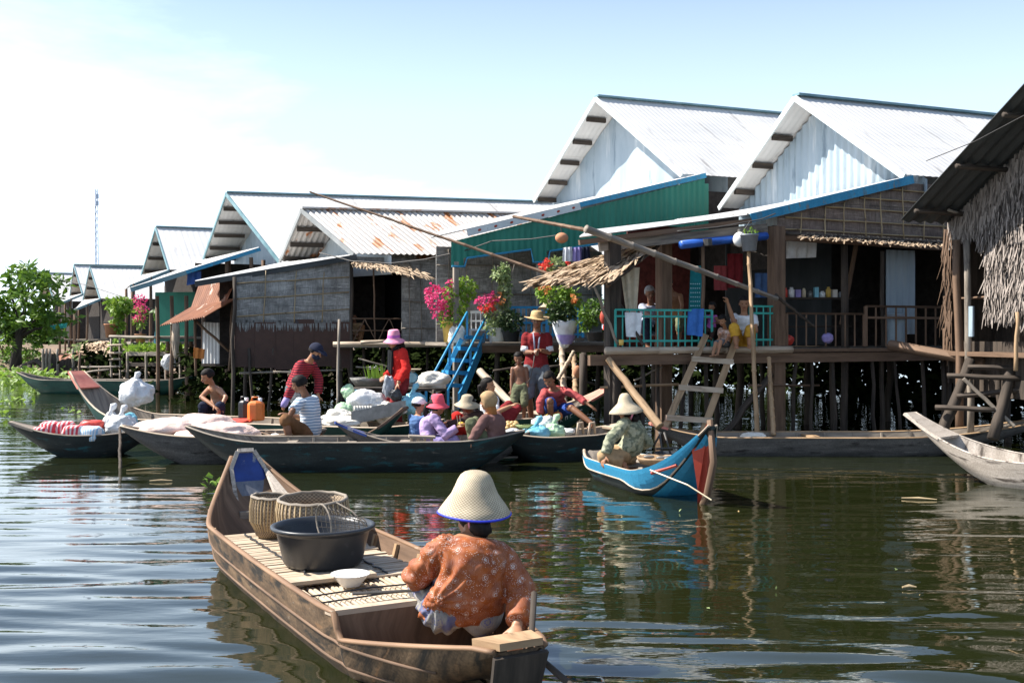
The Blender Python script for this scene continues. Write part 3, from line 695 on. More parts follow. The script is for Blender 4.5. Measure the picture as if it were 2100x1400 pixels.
for t, v, r in ((-2.75, -.1, .04), (-2.3, -.05, .03), (-1.95, .1, .028), (-1.6, -.05, .032), (-1.25, -.05, .035), (-.7, .5, .05), (.35, -.05, .035), (.62, -.05, .03), (1.0, -.05, .035), (1.35, .4, .045), (1.75, -.05, .035), (2.2, -.05, .03), (2.5, .6, .04), (2.75, -.05, .035), (3.2, .0, .04), (3.7, -.05, .035), (4.1, .4, .05), (-2.4, 1.6, .07), (-.9, 2.0, .07), (.8, 2.1, .07), (2.4, 2.3, .07), (4.2, 2.3, .07), (-1.9, 2.6, .05), (1.6, 2.6, .05)):
    stilt(hb, Bn(t, 0, v), -.6, 1.3, r, 'wood_dark', .05)  # dark wood carries the shade under the deck in its colour
for (a, b, r, mt) in ((P(1231, 795, 15), P(1392, 788, 15.3), .02, 'wood_warm'), (P(1535, 790, 15.6), P(1680, 790, 16.3), .018, 'wood_brown'), (P(1486, 889, 15.2), P(1580, 768, 15.9), .05, 'wood_dark'), (P(1300, 780, 15.6), P(1358, 752, 15.4), .014, 'wood_grey')):
    m = MB(); m.pole(a, b, r, r, .02); m.build('brace', M[mt], hb, True)
m = MB(); m.thatch(P(1650, 480, 16.35), P(1945, 496, 17.15), P(1948, 510, 16.45), P(1638, 490, 15.75), 4, 110, .26, .03, .03); m.build('thatch_eave', M['thatch_warm'], hb)
m = MB(); m.pole(P(1590, 478, 15.95), P(1960, 500, 16.9), .025, .025); m.build('eave_pole', M['wood_dark'], hb, True)

# ================================================================== HOUSE A : green porch wall
def An(t, z, v=0.):
    p = V((3.87, 22.0, 0)) + U * t + N_ * v; p.z = z; return p
ha = thing('stilt_house', 'tall stilt house with green corrugated porch wall and blue balcony railing', 'house', An(-2, 0), 'stilt houses along the river')
AF = P(1223, 200, 24.2); RF = P(1400, 357, 22.1); LF = P(1096, 411, 26.6)
roof(ha, AF, AF + U * 6.6, RF, LF, wl=.13, ov=.5, trim='trim_white', gmat='tin_pale_blue', gwl=.6, gamp=.01, purl=(.16, .37, .57, .77, .95))
pl_, pt_ = P(884, 487, 19.75), An(.12, 4.9); fl_, ft_ = P(905, 474, 22.2), LF + U * .75 - Z * .06
m = MB(); m.sheet(pl_, fl_, ft_, pt_, 1, 3, .13, .014, .008); m.build('porch_roof', M['tin'], ha, True)
pk = lerp(pl_, pt_, .515)
m = MB(); m.beam(pk - Z * .04, pt_ - Z * .04, .035, .1); m.build('fascia_board', M['hull_blue'], ha)
m = MB(); m.beam(lerp(pl_, pt_, .12) - Z * .07, pk - Z * .07, .03, .13); fb = m.build('painted_board', M['trim_white'], ha, label='white eave board with red spots')
m = MB()
nn = (pt_ - pl_).cross(Z).normalized()
for i in range(7):
    c = lerp(pl_, pt_, .16 + .055 * i) - Z * .07 + nn * .02
    m.ell(c, (.035, .008, .024), ((pt_ - pl_).normalized(), nn, Z), 8, 6)
m.build('spot', M['paint_red'], fb, True)
# green walls with scalloped valance
m = MB()
def gw(t0, t1, zb0, zb1):
    k = int(abs(t1 - t0) / .13 * 6); vs = []; fs = []; uv = []
    for i in range(k + 1):
        t = lerp(t0, t1, i / k); zt = lerp(pl_.z, pt_.z, clamp((t + 5.55) / 5.67)) - .1
        o = .012 * math.sin(t / .13 * 6.283); zb = lerp(zb0, zb1, i / k)
        vs += [An(t, zb, .02 + o), An(t, zt, .02 + o)]; uv += [(t, zb), (t, zt)]
    m.add(vs, [(2 * i, 2 * i + 2, 2 * i + 3, 2 * i + 1) for i in range(k)], uv)
gw(-5.4, -5.15, 2.86, 2.86); gw(-5.15, -3.75, 3.02, 3.22); gw(-3.75, -3.45, 2.98, 2.98); gw(-3.45, -2.3, 3.2, 3.38); gw(-2.3, .1, 3.38, 3.3)
m.build('green_valance', M['tin_green'], ha, True)
m = MB(); m.tube([An(-5.4, 2.86, -.02), An(-5.15, 2.86, -.02), An(-5.1, 3.02, -.02), An(-3.8, 3.22, -.02), An(-3.75, 2.98, -.02), An(-3.45, 2.98, -.02), An(-3.4, 3.2, -.02), An(-2.3, 3.38, -.02)], .022, 6); m.build('valance_trim', M['hull_blue'], ha)
wallq(ha, 'green_wall', 'tin_green', An(-1.9, 0, .3), An(.2, 0, .3), 1.5, 3.6)
wallq(ha, 'green_wall', 'tin_green', An(-.2, 0, .05), An(.22, 0, .05), 3.0, 4.7)
wallq(ha, 'woven_wall', 'weave', An(-5.2, 0, 1.5), An(-1.5, 0, 1.5), 1.45, 3.35)
battens(ha, An(-5.2, 0, 1.5), An(-1.5, 0, 1.5), 1.5, 3.3, 3, 8, 'wood_grey', -.03, .012)
wallq(ha, 'opening_shade', 'shade_black', An(-3.3, 0, 1.6), An(-1.9, 0, 1.6), 3.34, 3.8)  # black panel put in for the shade above the woven wall
# window with white frame
wa, wb = An(-1.55, 2.15, .25), An(-1.12, 2.15, .25)
m = MB()
for (p, q) in ((wa, wb), (wa + Z * .5, wb + Z * .5), (wa, wa + Z * .5), (wb, wb + Z * .5), (lerp(wa, wb, .5), lerp(wa, wb, .5) + Z * .5)): m.beam(p, q, .04, .045)
fr = m.build('window', M['white_paint'], ha)
m = MB(); m.quad(wa + U * .02 - N_ * -.03, wb - U * .02 - N_ * -.03, wb - U * .02 + Z * .5 + N_ * .03, wa + U * .02 + Z * .5 + N_ * .03); m.build('pane', M['glass_window'], fr)
m = MB()
for i in range(6): m.beam(wa + Z * (.05 + .07 * i) - N_ * .01, wb + Z * (.05 + .07 * i) - N_ * .01, .012, .03)
m.build('louvre', M['tin_pale_blue'], fr)
for t in (-5.3, -3.6):
    m = MB(); m.beam(An(t, .0, 0.05), An(t, 2.95, .05), .09, .09, U); m.build('post', M['wood_grey'], ha)
m = MB(); m.slab(An(-5.4, 1.44, -.1), An(.6, 1.44, -.1), An(.6, 1.44, 1.6), An(-5.4, 1.44, 1.6), .06); m.build('floor_deck', M['wood_grey'], ha)
m = MB(); m.slab(An(-4.6, 1.42, 1.62), An(7, 1.42, 1.62), An(7, 1.42, 5.2), An(-3, 1.42, 5.2), .06); m.build('rear_floor', M['wood_dark'], ha)
m = MB(); m.slab(An(.62, 1.42, -.1), An(7, 1.42, -.1), An(7, 1.42, 1.6), An(.62, 1.42, 1.6), .06); m.build('rear_floor', M['wood_dark'], ha)
wallq(ha, 'rear_wall', 'wall_dim', An(7, 0, .0), An(7, 0, 5), 1.3, 4.8)
m = MB(); m.beam(An(-5.4, 1.32, -.06), An(.6, 1.32, -.06), .08, .14); m.build('floor_beam', M['wood_brown'], ha)
for t, v in ((-5.2, 0), (-4.4, .2), (-3.6, 0), (-3.0, .3), (-2.2, 0), (-1.2, .2), (-.3, 0), (-4.8, 1.5), (-3.2, 1.5), (-1.6, 1.5), (-.2, 1.5)):
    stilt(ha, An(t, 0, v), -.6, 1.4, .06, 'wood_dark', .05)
ra, rb = P(1046, 694, 19.95), P(1196, 692, 20.6)
for i in range(2):
    a_, b_ = lerp(ra, rb, i * .5 + .005), lerp(ra, rb, i * .5 + .495)
    rail(ha, 'balcony_railing', a_, b_, .58, 'paint_blue', .1, (.1, .5), .016, .035)
m = MB(); m.beam(ra - Z * .04, rb - Z * .04, .1, .05); m.build('balcony_sill', M['wood_grey'], ha)
m = MB(); m.beam(An(-.2, 3.4, .5), An(1.9, 3.5, .5), .1, .5); m.build('rear_beam', M['wood_dark'], ha)
wallq(ha, 'rear_wall', 'wall_dim', An(.25, 0, .4), An(4, 0, .4), 2.6, 4.6)
# lower storage under porch
for i, (px, py) in enumerate([(1040, 760), (1085, 748), (1150, 752), (1180, 772)]):
    m = MB(); m.pole(P(px - 28, py, 19.2), P(px + 40, py + R.uniform(-25, 25), 19.6), .022); m.build('brace', M['wood_dark'], ha, True)

# ================================================================== HOUSE D : rusty roof, woven porch wall
def Dn(t, z, v=0.):
    p = V((-3.525, 23.5, 0)) + U * t + N_ * v; p.z = z; return p
hd_ = thing('stilt_house', 'woven bamboo stilt house under a rust streaked corrugated roof', 'house', Dn(0, 0), 'stilt houses along the river')
AF = P(620, 429, 24.7); RF = P(727, 520, 23.4); LF = P(575, 535, 26.1)
roof(hd_, AF, P(1115, 441, 25.75), RF, LF, 'tin_rust', .13, .016, ov=.8, trim='tin_back', gmat='trim_white', gwl=.3, gamp=.006, purl=(.3, .6, .88), cap='tin_rust')
pa, pb = P(400, 577, 22.35), RF + V((.05, 0, -.02)); qa, qb = P(418, 573, 24.4), LF - Z * .06
m = MB(); m.sheet(pa, qa, qb, pb, 1, 2, .13, .014, .008); m.build('porch_roof', M['tin'], hd_, True)
m = MB(); m.beam(pa - Z * .06, pb - Z * .06, .04, .1); m.build('rake_board', M['tin_dark'], hd_)
# woven wall upper part, rust sheets lower part
c0, c1 = Dn(-2.5, 0), Dn(-.02, 0)
wallq(hd_, 'woven_wall', 'weave', c0, c1, 1.84, 2.78, 3.2)
mm = MB()
for z in (2.05, 2.42, 2.75):
    mm.pole(Dn(-2.45, z - .08, -.03), Dn(-.05, z + .1, -.03), .014, .012, .025, 5, 8)
for t in (-1.9, -1.25, -.65):
    mm.pole(Dn(t, 1.86, -.035), Dn(t + .05, 2.95, -.035), .011, .011, .02, 5, 4)
mm.build('wall_batten', M['bamboo'], hd_, True)
m = MB()
for k in range(120):
    t = R.uniform(-2.45, -.05); m.blade(Dn(t, 1.9, -.02), R.uniform(.1, .26), V((0, 0, -1)), .03, N_ * -1, .05, 2)
m.build('frayed_edge', M['weave'], hd_)
z_ = .86
for i in range(6):
    t0 = lerp(-2.5, -.02, i / 6); t1 = lerp(-2.5, -.02, (i + 1) / 6)
    wallq(hd_, 'rusty_sheet', 'rust_sheet', Dn(t0 + .005, 0, -.01 - .012 * (i % 2)), Dn(t1 + .03, 0, -.01 - .012 * (i % 2)), z_ + R.uniform(-.05, .05), 1.86 + R.uniform(-.04, .06))
m = MB(); m.pole(Dn(-2.55, -.5, -.04), Dn(-2.5, 2.8, -.04), .045, .04, .03); m.build('post', M['wood_dark'], hd_, True)
m = MB(); m.pole(Dn(0, -.5, -.02), Dn(0, 3.3, -.02), .045, .04, .02); m.build('post', M['wood_dark'], hd_, True)
wallq(hd_, 'woven_wall', 'weave', Dn(1.15, 0), Dn(2.45, 0), 1.35, 3.28)
battens(hd_, Dn(1.15, 0), Dn(2.45, 0), 1.4, 3.2, 3, 4, 'wood_grey', -.03, .012)
wallq(hd_, 'woven_wall', 'weave', Dn(.0, 0, -.005), Dn(1.2, 0, -.005), 3.05, 3.3)
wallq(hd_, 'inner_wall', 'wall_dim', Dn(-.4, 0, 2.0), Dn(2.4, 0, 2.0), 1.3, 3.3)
wallq(hd_, 'inner_wall', 'shade_black', Dn(-.1, 0, .05), Dn(-.1, 0, 2.), 1.3, 3.3)
wallq(hd_, 'inner_wall', 'shade_black', Dn(1.35, 0, .05), Dn(1.35, 0, 2.), 1.3, 3.3)
wallq(hd_, 'rear_wall', 'wall_dim', Dn(-2.6, 0, 1.6), Dn(-.15, 0, 1.6), .9, 2.9)
m = MB(); m.pole(Dn(.52, 1.3, -.03), Dn(.5, 3.2, -.03), .02, .02, .01); m.build('door_post', M['wood_brown'], hd_, True)
m = MB(); m.thatch(P(722, 536, 23.5), P(835, 540, 24.0), P(900, 578, 22.7), P(722, 545, 22.9), 4, 70, .3, .035, .03); m.build('thatch_awning', M['thatch_warm'], hd_)
m = MB(); m.slab(Dn(-.3, 1.36, -.35), Dn(2.5, 1.36, -.35), Dn(2.5, 1.36, 2.0), Dn(-.3, 1.36, 2.0), .05); m.build('floor_deck', M['wood_grey'], hd_)
m = MB(); m.pole(P(683, 706, 22.3), P(908, 706, 22.9), .055, .05, .03); m.build('deck_pole', M['wood_pale'], hd_, True)
m = MB(); m.pole(P(740, 702, 22.25), P(790, 699, 22.3), .04, .03, .01); m.build('deck_pole', M['wood_pale'], hd_, True)
m = MB()
a, b = Dn(.02, 1.42, -.05), Dn(1.12, 1.42, -.05)
m.pole(a + Z * .52, b + Z * .52, .016); m.pole(a + Z * .26, b + Z * .26, .014)
for t0, t1 in ((.0, .25), (.5, .25), (.5, .75), (1., .75)): m.pole(lerp(a, b, t0), lerp(a, b, t1) + Z * .52, .012)
m.build('door_railing', M['wood_brown'], hd_, True)
for t in (-2.2, -1.7, -1.2, -.7, -.25, .3, .8, 1.3, 1.8, 2.3):
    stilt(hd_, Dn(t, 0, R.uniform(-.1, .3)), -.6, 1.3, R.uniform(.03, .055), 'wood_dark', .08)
for t in (-2, -.9, .4, 1.6): stilt(hd_, Dn(t, 0, 1.7), -.6, 1.3, .05, 'wood_dark')
m = MB(); m.pole(Dn(-2.4, .78, -.06), Dn(-.2, .82, -.06), .022); m.build('brace', M['wood_grey'], hd_, True)
m = MB(); m.pole(P(692, 850, 21.8), P(696, 655, 22.3), .03); m.build('mooring_post', M['wood_grey'], hd_, True)
for (a, b) in ((P(735, 735, 22.2), P(860, 770, 22.6)), (P(730, 752, 22.3), P(790, 757, 22.5)), (P(640, 765, 21.9), P(560, 762, 21.8))):
    m = MB(); m.pole(a, b, .018); m.build('brace', M['wood_grey'], hd_, True)

# ================================================================== HOUSE C : long pale roof behind
hc = thing('stilt_house', 'long stilt house with plain pale roof rising behind the rusty roof', 'house', P(520, 760, 30), 'stilt houses along the river')
AF = P(465, 396, 30); RF = P(582, 545, 27.2); LF = P(418, 530, 33)
RBc, LBc = roof(hc, AF, P(1135, 416, 32.2), RF, LF, wl=.13, amp=.003, ov=.9, gmat='tin_pale_blue', gwl=.5, gamp=.01)
pa, pb = P(268, 590, 27.), P(534, 507, 28.); qa, qb = P(300, 580, 30), LF - Z * .05
m = MB(); m.sheet(pa, qa, qb, pb, 1, 2, .13, .012, .008); m.build('porch_roof', M['tin'], hc, True)
m = MB(); m.beam(lerp(pa, pb, .42) - Z * .05, pb - Z * .05, .04, .09); m.build('fascia_board', M['hull_blue'], hc)
m = MB(); m.beam(pa - Z * .06, lerp(pa, pb, .42) - Z * .06, .04, .1); m.build('fascia_board', M['rim_teal'], hc)
wallq(hc, 'side_wall', 'wall_dim', P(400, 640, 28.6), P(640, 640, 30), 1.2, 3.5)
wallq(hc, 'side_wall', 'tin_green', P(318, 640, 29.5), P(400, 640, 29.3), 1.4, 2.75)
m = MB(); m.sheet(P(385, 560, 27.9), P(412, 556, 27.9), P(412, 580, 27.9), P(383, 585, 27.9), 6, 2, .15, .02, .01); m.build('tarpaulin', M['tarp_blue'], hc, True)
m = MB(); m.slab(P(315, 690, 28.2), P(640, 690, 29.6), P(640, 688, 31), P(330, 688, 31), .06); m.build('floor_deck', M['wood_grey'], hc)
for px, Y in ((322, 28.2), (352, 28), (382, 28), (418, 28.2), (345, 30), (390, 30), (470, 29), (540, 29), (465, 27.9), (515, 28)):
    stilt(hc, P(px, 700, Y), -.4, 2.6 if px < 420 else 3.6, .06, 'wood_brown')

# ================================================================== far houses
def far_house(lb, AF, RF, LF, L, porch, wall='wall_dim', pm='tin', zf=1.35, trim='rim_teal', wl=.2):
    h = thing('stilt_house', lb, 'house', V((AF.x, AF.y, 0)), 'stilt houses along the river')
    RB, LB = roof(h, AF, AF + L, RF, LF, wl=wl, amp=.004, ov=1.0, trim=trim, gmat='tin_back', gwl=.3, purl=(.3, .6, .88))
    s_ = U * .8
    wallq(h, 'side_wall', wall, RF + s_ + N_ * .2, RB + N_ * .2, zf, RF.z)
    wallq(h, 'front_wall', wall, LF + s_, RF + s_ + N_ * .2, zf, RF.z)
    if porch:
        a, b = porch, RF; d = a + N_ * ((RF - LF).length * .8); e = LF - Z * .05
        m = MB(); m.sheet(a, d, e, b, 1, 2, wl, .014, .01); m.build('porch_roof', M[pm], h, True)
        m = MB(); m.beam(a - Z * .05, b - Z * .05, .05, .09); m.build('fascia_board', M[trim], h)
        for t in (.05, .5): stilt(h, lerp(a, b, t), -.4, lerp(a, b, t).z, .06, 'wood_brown'); stilt(h, lerp(d, e, t), -.4, lerp(d, e, t).z, .06, 'wood_brown')
        m = MB(); m.slab(V((a.x, a.y, zf)), V((RB.x, RB.y, zf)), V((RB.x, RB.y, zf)) + N_ * 3, V((a.x, a.y, zf)) + N_ * 3, .08); m.build('floor_deck', M['wood_grey'], h)
    for t in (.0, .35, .7, 1.): stilt(h, lerp(RF + s_, RB, t), -.4, zf, .07, 'wood_dark')
    return h
E_ = far_house('stilt house with steep pale roof between the tree side cottages and the long roof', P(320, 466, 38), P(347, 553, 36), P(291, 562, 40), U * 4.2, P(268, 584, 33.6))
far_house('small far stilt house with narrow gable, nearer of the two twin roofs', P(185, 547, 52), P(206, 612, 50), P(171, 614, 54), V((2.9, 1, 0)), P(152, 634, 48))
far_house('small far stilt house whose gable peeks out behind its twin roof', P(152, 543, 57), P(170, 602, 55.5), P(144, 606, 59), V((3.6, 1.2, 0)), P(120, 622, 54))
far_house('farthest pale roofed cottage half hidden behind the leafy tree', P(92, 560, 66), P(112, 617, 64), P(80, 612, 68), V((2.2, .8, 0)), None)

# ================================================================== RIGHT THATCHED HUT
hh = thing('thatched_hut', 'dark thatched palm leaf hut cut off by the right edge', 'hut', P(1985, 880, 14.8))
G = V((.215, -.977, 0)).normalized()
e0 = P(1845, 452, 15.0); ap = e0 + G * 3.5; ap.z = 5.02
m = MB(); m.sheet(ap, ap + U * 5, e0 + U * 5, e0, 1, 2, .2, .022, .01); m.build('roof_slope', M['tin_dark'], hh, True)
er = ap + G * 3.3; er.z = e0.z
m = MB(); m.sheet(ap, ap + U * 5, er + U * 5, er, 1, 2, .2, .022, .01); m.build('roof_slope', M['tin_dark'], hh, True)
for t in (.1, .36, .62, .86):
    p = lerp(e0, ap, t) - Z * .09; m = MB(); m.pole(p + U * .02, p + U * 1.6, .035); m.build('purlin', M['wood_dark'], hh, True)
m = MB(); m.pole(lerp(e0, ap, .12) + U * .55 - Z * .1, lerp(e0, ap, .03) + U * 1.7 - Z * .05, .02); m.build('purlin', M['wood_grey'], hh, True)
w0 = e0 + U * .92
def Hw(s, z, o=0.): p = w0 + G * s - U * o; return V((p.x, p.y, z))
m = MB()
for i in range(26):
    s0 = i * .1; zt = lerp(3.2, 5.0, s0 / 3.5) + .02
    zb = 2.98 if s0 < .95 else lerp(2.98, 1.95, ss(s0, .95, 1.2))
    a, b, c, d = Hw(s0, zt), Hw(s0 + .1, zt), Hw(s0 + .1, zb), Hw(s0, zb)
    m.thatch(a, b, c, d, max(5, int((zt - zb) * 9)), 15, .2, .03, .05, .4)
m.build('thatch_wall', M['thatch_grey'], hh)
m = MB()
for i in range(20):
    s0 = .85 + i * .05; zt = lerp(3.0, 3.6, ss(s0, .8, 1.6)); zb = 2.8 if s0 < .98 else 1.85
    m.thatch(Hw(s0, zt, .1), Hw(s0 + .05, zt, .12), Hw(s0 + .05, zb, .16), Hw(s0, zb, .14), int((zt - zb) * 12) + 2, 9, .18, .028, .06, .45)
m.build('thatch_door_fringe', M['thatch_grey'], hh)
m = MB()
for i in range(3):
    m.thatch(Hw(.95, 2.9 - .35 * i, .05), Hw(1.9, 2.9 - .35 * i, .05), Hw(1.9, 2.6 - .35 * i, .12), Hw(.98, 2.6 - .35 * i, .12), 4, 30, .3, .03, .08, .4)
m.build('thatch_door_fringe', M['thatch_grey'], hh)
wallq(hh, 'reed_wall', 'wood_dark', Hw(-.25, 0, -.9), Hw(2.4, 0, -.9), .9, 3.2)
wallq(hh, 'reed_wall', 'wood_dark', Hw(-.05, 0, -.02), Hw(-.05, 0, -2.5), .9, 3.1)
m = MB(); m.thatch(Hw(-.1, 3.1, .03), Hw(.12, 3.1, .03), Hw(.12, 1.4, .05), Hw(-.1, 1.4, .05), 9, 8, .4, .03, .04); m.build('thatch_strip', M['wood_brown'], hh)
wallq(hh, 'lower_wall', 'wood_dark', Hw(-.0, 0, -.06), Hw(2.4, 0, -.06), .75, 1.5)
m = MB(); m.slab(Hw(-.2, 1.36, .2), Hw(2.6, 1.36, .2), Hw(2.6, 1.36, -2), Hw(-.2, 1.36, -2), .06); m.build('floor_deck', M['wood_brown'], hh)
for (px0, py0, px1, py1, Y, r, mt) in ((1968, 900, 1962, 492, 14.9, .06, 'wood_brown'), (1990, 900, 1982, 492, 14.7, .05, 'wood_grey'), (2083, 760, 2086, 640, 13.4, .025, 'wood_warm'), (2050, 900, 2052, 730, 14.4, .05, 'wood_dark')):
    m = MB(); m.pole(P(px0, py0, Y), P(px1, py1, Y), r, r * .9, .02); m.build('post', M[mt], hh, True)
m = MB(); m.pole(Hw(.05, 2.1, .0), Hw(1.3, 2.1, .0), .02); m.build('door_rail', M['wood_brown'], hh, True)
m = MB(); m.beam(P(1992, 628, 14.6), P(1992, 690, 14.6), .07, .03, U); m.build('door_slat', M['tin_pale_blue'], hh)
for t in (-.1, .6, 1.3, 2.0): stilt(hh, Hw(t, 0, -1.2), -.5, 1.3, .06)
# ================================================================== boats
def hull(name_root, A, B, w, zg, zb=-.1, e0=(.3, .9, .1), e1=(.3, .9, .1), mats=('hull_grey', 'wood_grey', 'wood_pale'), br=.72, th=.028, n=46, taper=.25, ribs=6, seats=(), floor=None, plates=(None, None), skew=0., bl=.36, gf=None):
    """A, B: the two ends (xy). e = (rise, run, end half width). mats: outside, inside, gunwale"""
    root = name_root; A = V((A.x, A.y, 0)); B = V((B.x, B.y, 0)); L = (B - A).length; X = (B - A) / L; S = V((-X.y, X.x, 0))
    def st(x):
        k0 = clamp(1 - x / e0[1]); k1 = clamp(1 - (L - x) / e1[1])
        s = x / L; ww = w * (1 - taper * (2 * s - 1) ** 2)
        for k, e in ((k0, e0), (k1, e1)):
            if k > 0: ww = lerp(ww, e[2], k ** 1.7)
        g = zg + e0[0] * k0 ** 2 + e1[0] * k1 ** 2 + (gf(x) if gf else 0)
        b = zb
        for k, e in ((k0, e0), (k1, e1)):
            if k > 0: b = lerp(b, zg + e[0] - .035, k ** 1.55)
        return ww, g, b
    def sec(x, inn=0):
        ww, g, b = st(x); c = A + X * x + S * (skew * math.sin(math.pi * x / L))
        b = min(b, g - .03); wb = ww * br; o = th if inn else 0; zz = th if inn else 0
        md = lerp(b, g, .5); wm = lerp(wb, ww, .62)
        p = [(-(ww - o), g), (-(wm - o), md), (-(wb - o), min(b + .03 + zz, g)), (-(wb - o) * .5, min(b + zz, g)), ((wb - o) * .5, min(b + zz, g)), (wb - o, min(b + .03 + zz, g)), (wm - o, md), (ww - o, g)]
        return [c + S * q[0] + Z * q[1] for q in p]
    xs = [L * i / n for i in range(n + 1)]
    def skin(inn):
        m = MB(); vs = []; uv = []; fs = []
        for x in xs:
            q = sec(x, inn); g = 0
            for k, p in enumerate(q):
                if k: g += (p - q[k - 1]).length
                vs.append(p); uv.append((g * 1., x))
        for i in range(n):
            for k in range(7):
                f = (i * 8 + k, i * 8 + k + 1, (i + 1) * 8 + k + 1, (i + 1) * 8 + k)
                fs.append(f if inn else f[::-1])
        m.add(vs, fs, uv if inn else [(v_, u_) for u_, v_ in uv])
        return m
    m = skin(0)
    for x in (0, L):       # end planks close the shell
        q = sec(x); q2 = sec(x, 1); m.add(q, [tuple(range(8)) if x else tuple(range(7, -1, -1))], [(p.z, i * .1) for i, p in enumerate(q)])
    m.build('hull', M[mats[0]], root, True)
    m = skin(1); m.build('inner_planking', M[mats[1]], root, True)
    for sg in (0, 7):
        m = MB(); pts = []
        for x in xs:
            q = sec(x)[sg]; c = A + X * x; pts.append(q + (c - V((q.x, q.y, 0))).normalized() * th * .5 + Z * .004)
        m.tube(pts, th * .62, 8, True, .62); m.build('gunwale', M[mats[2]], root, True)
    for i in range(ribs):
        x = lerp(e0[1] * .7, L - e1[1] * .7, (i + .5) / ribs); m = MB(); q = sec(x, 1)
        m.tube([q[0] - Z * .01, q[1], q[2], q[3], q[4], q[5], q[6], q[7] - Z * .01], .02, 5); m.build('rib', M[mats[1]], root)
    for (x, wd, zo, mt) in seats:
        x *= L; ww, g, b = st(x); c = A + X * x; m = MB()
        m.beam(c - S * (ww - .03) + Z * (g - zo), c + S * (ww - .03) + Z * (g - zo), .022, wd, X); m.build('thwart', M[mt], root)
    if floor:
        f0, f1, fz, mt = floor; m = MB(); k = 5
        for i in range(k):
            u_ = lerp(-.8, .8, i / (k - 1))
            pts = []
            m.beam(A + X * L * f0 + S * st(L * f0)[0] * br * u_ * .8 + Z * fz, A + X * L * f1 + S * st(L * f1)[0] * br * u_ * .8 + Z * fz, w * .27, .02)
        m.build('floorboard', M[mt], root)
    for e, plm, x0, dr in ((e0, plates[0], 0, 1), (e1, plates[1], L, -1)):
        if plm:      # painted facing of the upswept end
            m = MB(); pts = []
            for k in range(5):
                x = x0 + dr * (e[1] * bl * k / 4 - .012); ww, g, b = st(clamp(x, 0, L)); c = A + X * x; pts.append((c - S * (ww + .004) + Z * (g + .012), c + S * (ww + .004) + Z * (g + .012)))
            for k in range(4):
                a, b2 = pts[k], pts[k + 1]
                m.slab(a[0], a[1], b2[1], b2[0], .03 if dr < 0 else -.03)
            m.build('end_board', M[plm], root)
    return st, sec, A, X, S, L

def boat(lb, A, B, *a, grp='wooden boats on the river', **k):
    t = thing('wooden_boat', lb, 'boat', V(((A.x + B.x) / 2, (A.y + B.y) / 2, 0)), grp)
    return (t,) + hull(t, A, B, *a, **k)
def at(px, Y): return V(((px - CX) / F * Y, Y, 0))

b3 = boat('dark weathered boat with peeling turquoise paint carrying the brown scarf woman', at(383, 12.75), at(1076, 12.9), .42, .34, e0=(.17, 1.0, .07), e1=(.1, .9, .07), mats=('hull_dark', 'wood_grey', 'wood_grey'), ribs=9, seats=((.3, .12, .05, 'wood_grey'), (.48, .12, .05, 'wood_grey'), (.64, .12, .05, 'wood_grey')), floor=(.2, .85, .06, 'wood_grey'))
b4 = boat('grey boat loaded with pale pink sacks, carrying the man in a striped shirt', at(248, 13.35), at(668, 13.95), .42, .33, e0=(.13, 1.0, .07), e1=(.04, .7, .1), mats=('hull_grey', 'wood_grey', 'wood_pale'), ribs=5)
b5 = boat('small dark boat at far left loaded with red and white packets', at(22, 14.05), at(330, 14.5), .4, .28, e0=(.17, .9, .08), e1=(.1, .8, .08), mats=('hull_dark', 'wood_grey', 'wood_grey'), ribs=4, plates=('wood_grey', None))
b6 = boat('long green boat with a salmon pink panel on its raised prow', at(158, 16.6), at(905, 14.25), .52, .36, e0=(.66, 1.25, .16), e1=(.1, .9, .1), bl=.22, mats=('hull_green', 'wood_grey', 'wood_pale'), ribs=11, seats=((.33, .16, .1, 'wood_grey'), (.52, .16, .1, 'wood_pale')), floor=(.2, .85, .1, 'wood_grey'), plates=('paint_pink', None))
b7 = boat('dark green boat moored along the bank in front of the garden bed', at(38, 29.5), at(402, 28.4), .5, .36, e0=(.2, 1.2, .1), e1=(.15, 1.1, .1), mats=('hull_green', 'wood_grey', 'wood_grey'), ribs=6)
b8 = boat('little boat with a raised green and brown stern beside the metal tray', at(540, 14.0), at(830, 13.75), .32, .22, e0=(.1, .8, .08), e1=(.44, .9, .12), mats=('hull_green', 'wood_grey', 'wood_brown'), ribs=3, plates=(None, 'wood_brown'))
b9 = boat('boat with a blue tipped prow carrying the woman in lavender', at(690, 13.15), at(1095, 13.75), .42, .26, e0=(.26, 1.0, .08), e1=(.12, .8, .08), mats=('hull_grey', 'wood_grey', 'wood_grey'), ribs=4, plates=('paint_navy', None), floor=(.2, .9, .05, 'wood_grey'))
b10 = boat('dark fruit seller boat loaded with plastic bags and bananas', at(1010, 13.45), at(1292, 14.5), .42, .3, e0=(.1, .7, .09), e1=(.1, .9, .13), mats=('hull_dark', 'wood_grey', 'wood_pale'), ribs=3, plates=(None, 'wood_pale'))
b11 = boat('green boat with a pink prow board and painted white letters', at(930, 15.0), at(1248, 15.7), .45, .42, e0=(.1, .8, .1), e1=(.4, 1.5, .15), bl=.26, mats=('hull_green', 'wood_grey', 'wood_pale'), ribs=4, plates=(None, 'paint_pink'), seats=((.35, .2, .04, 'wood_pale'), (.6, .3, .02, 'wood_pale')))
b12 = boat('long grey boat moored along the stilts of the open shop', at(1335, 14.45), at(2175, 14.5), .48, .24, e0=(.16, 1.0, .1), e1=(.26, 2.4, .1), bl=.22, mats=('hull_grey', 'wood_grey', 'wood_warm'), ribs=8, plates=('paint_pink', None), seats=((.4, .14, .03, 'wood_warm'),))
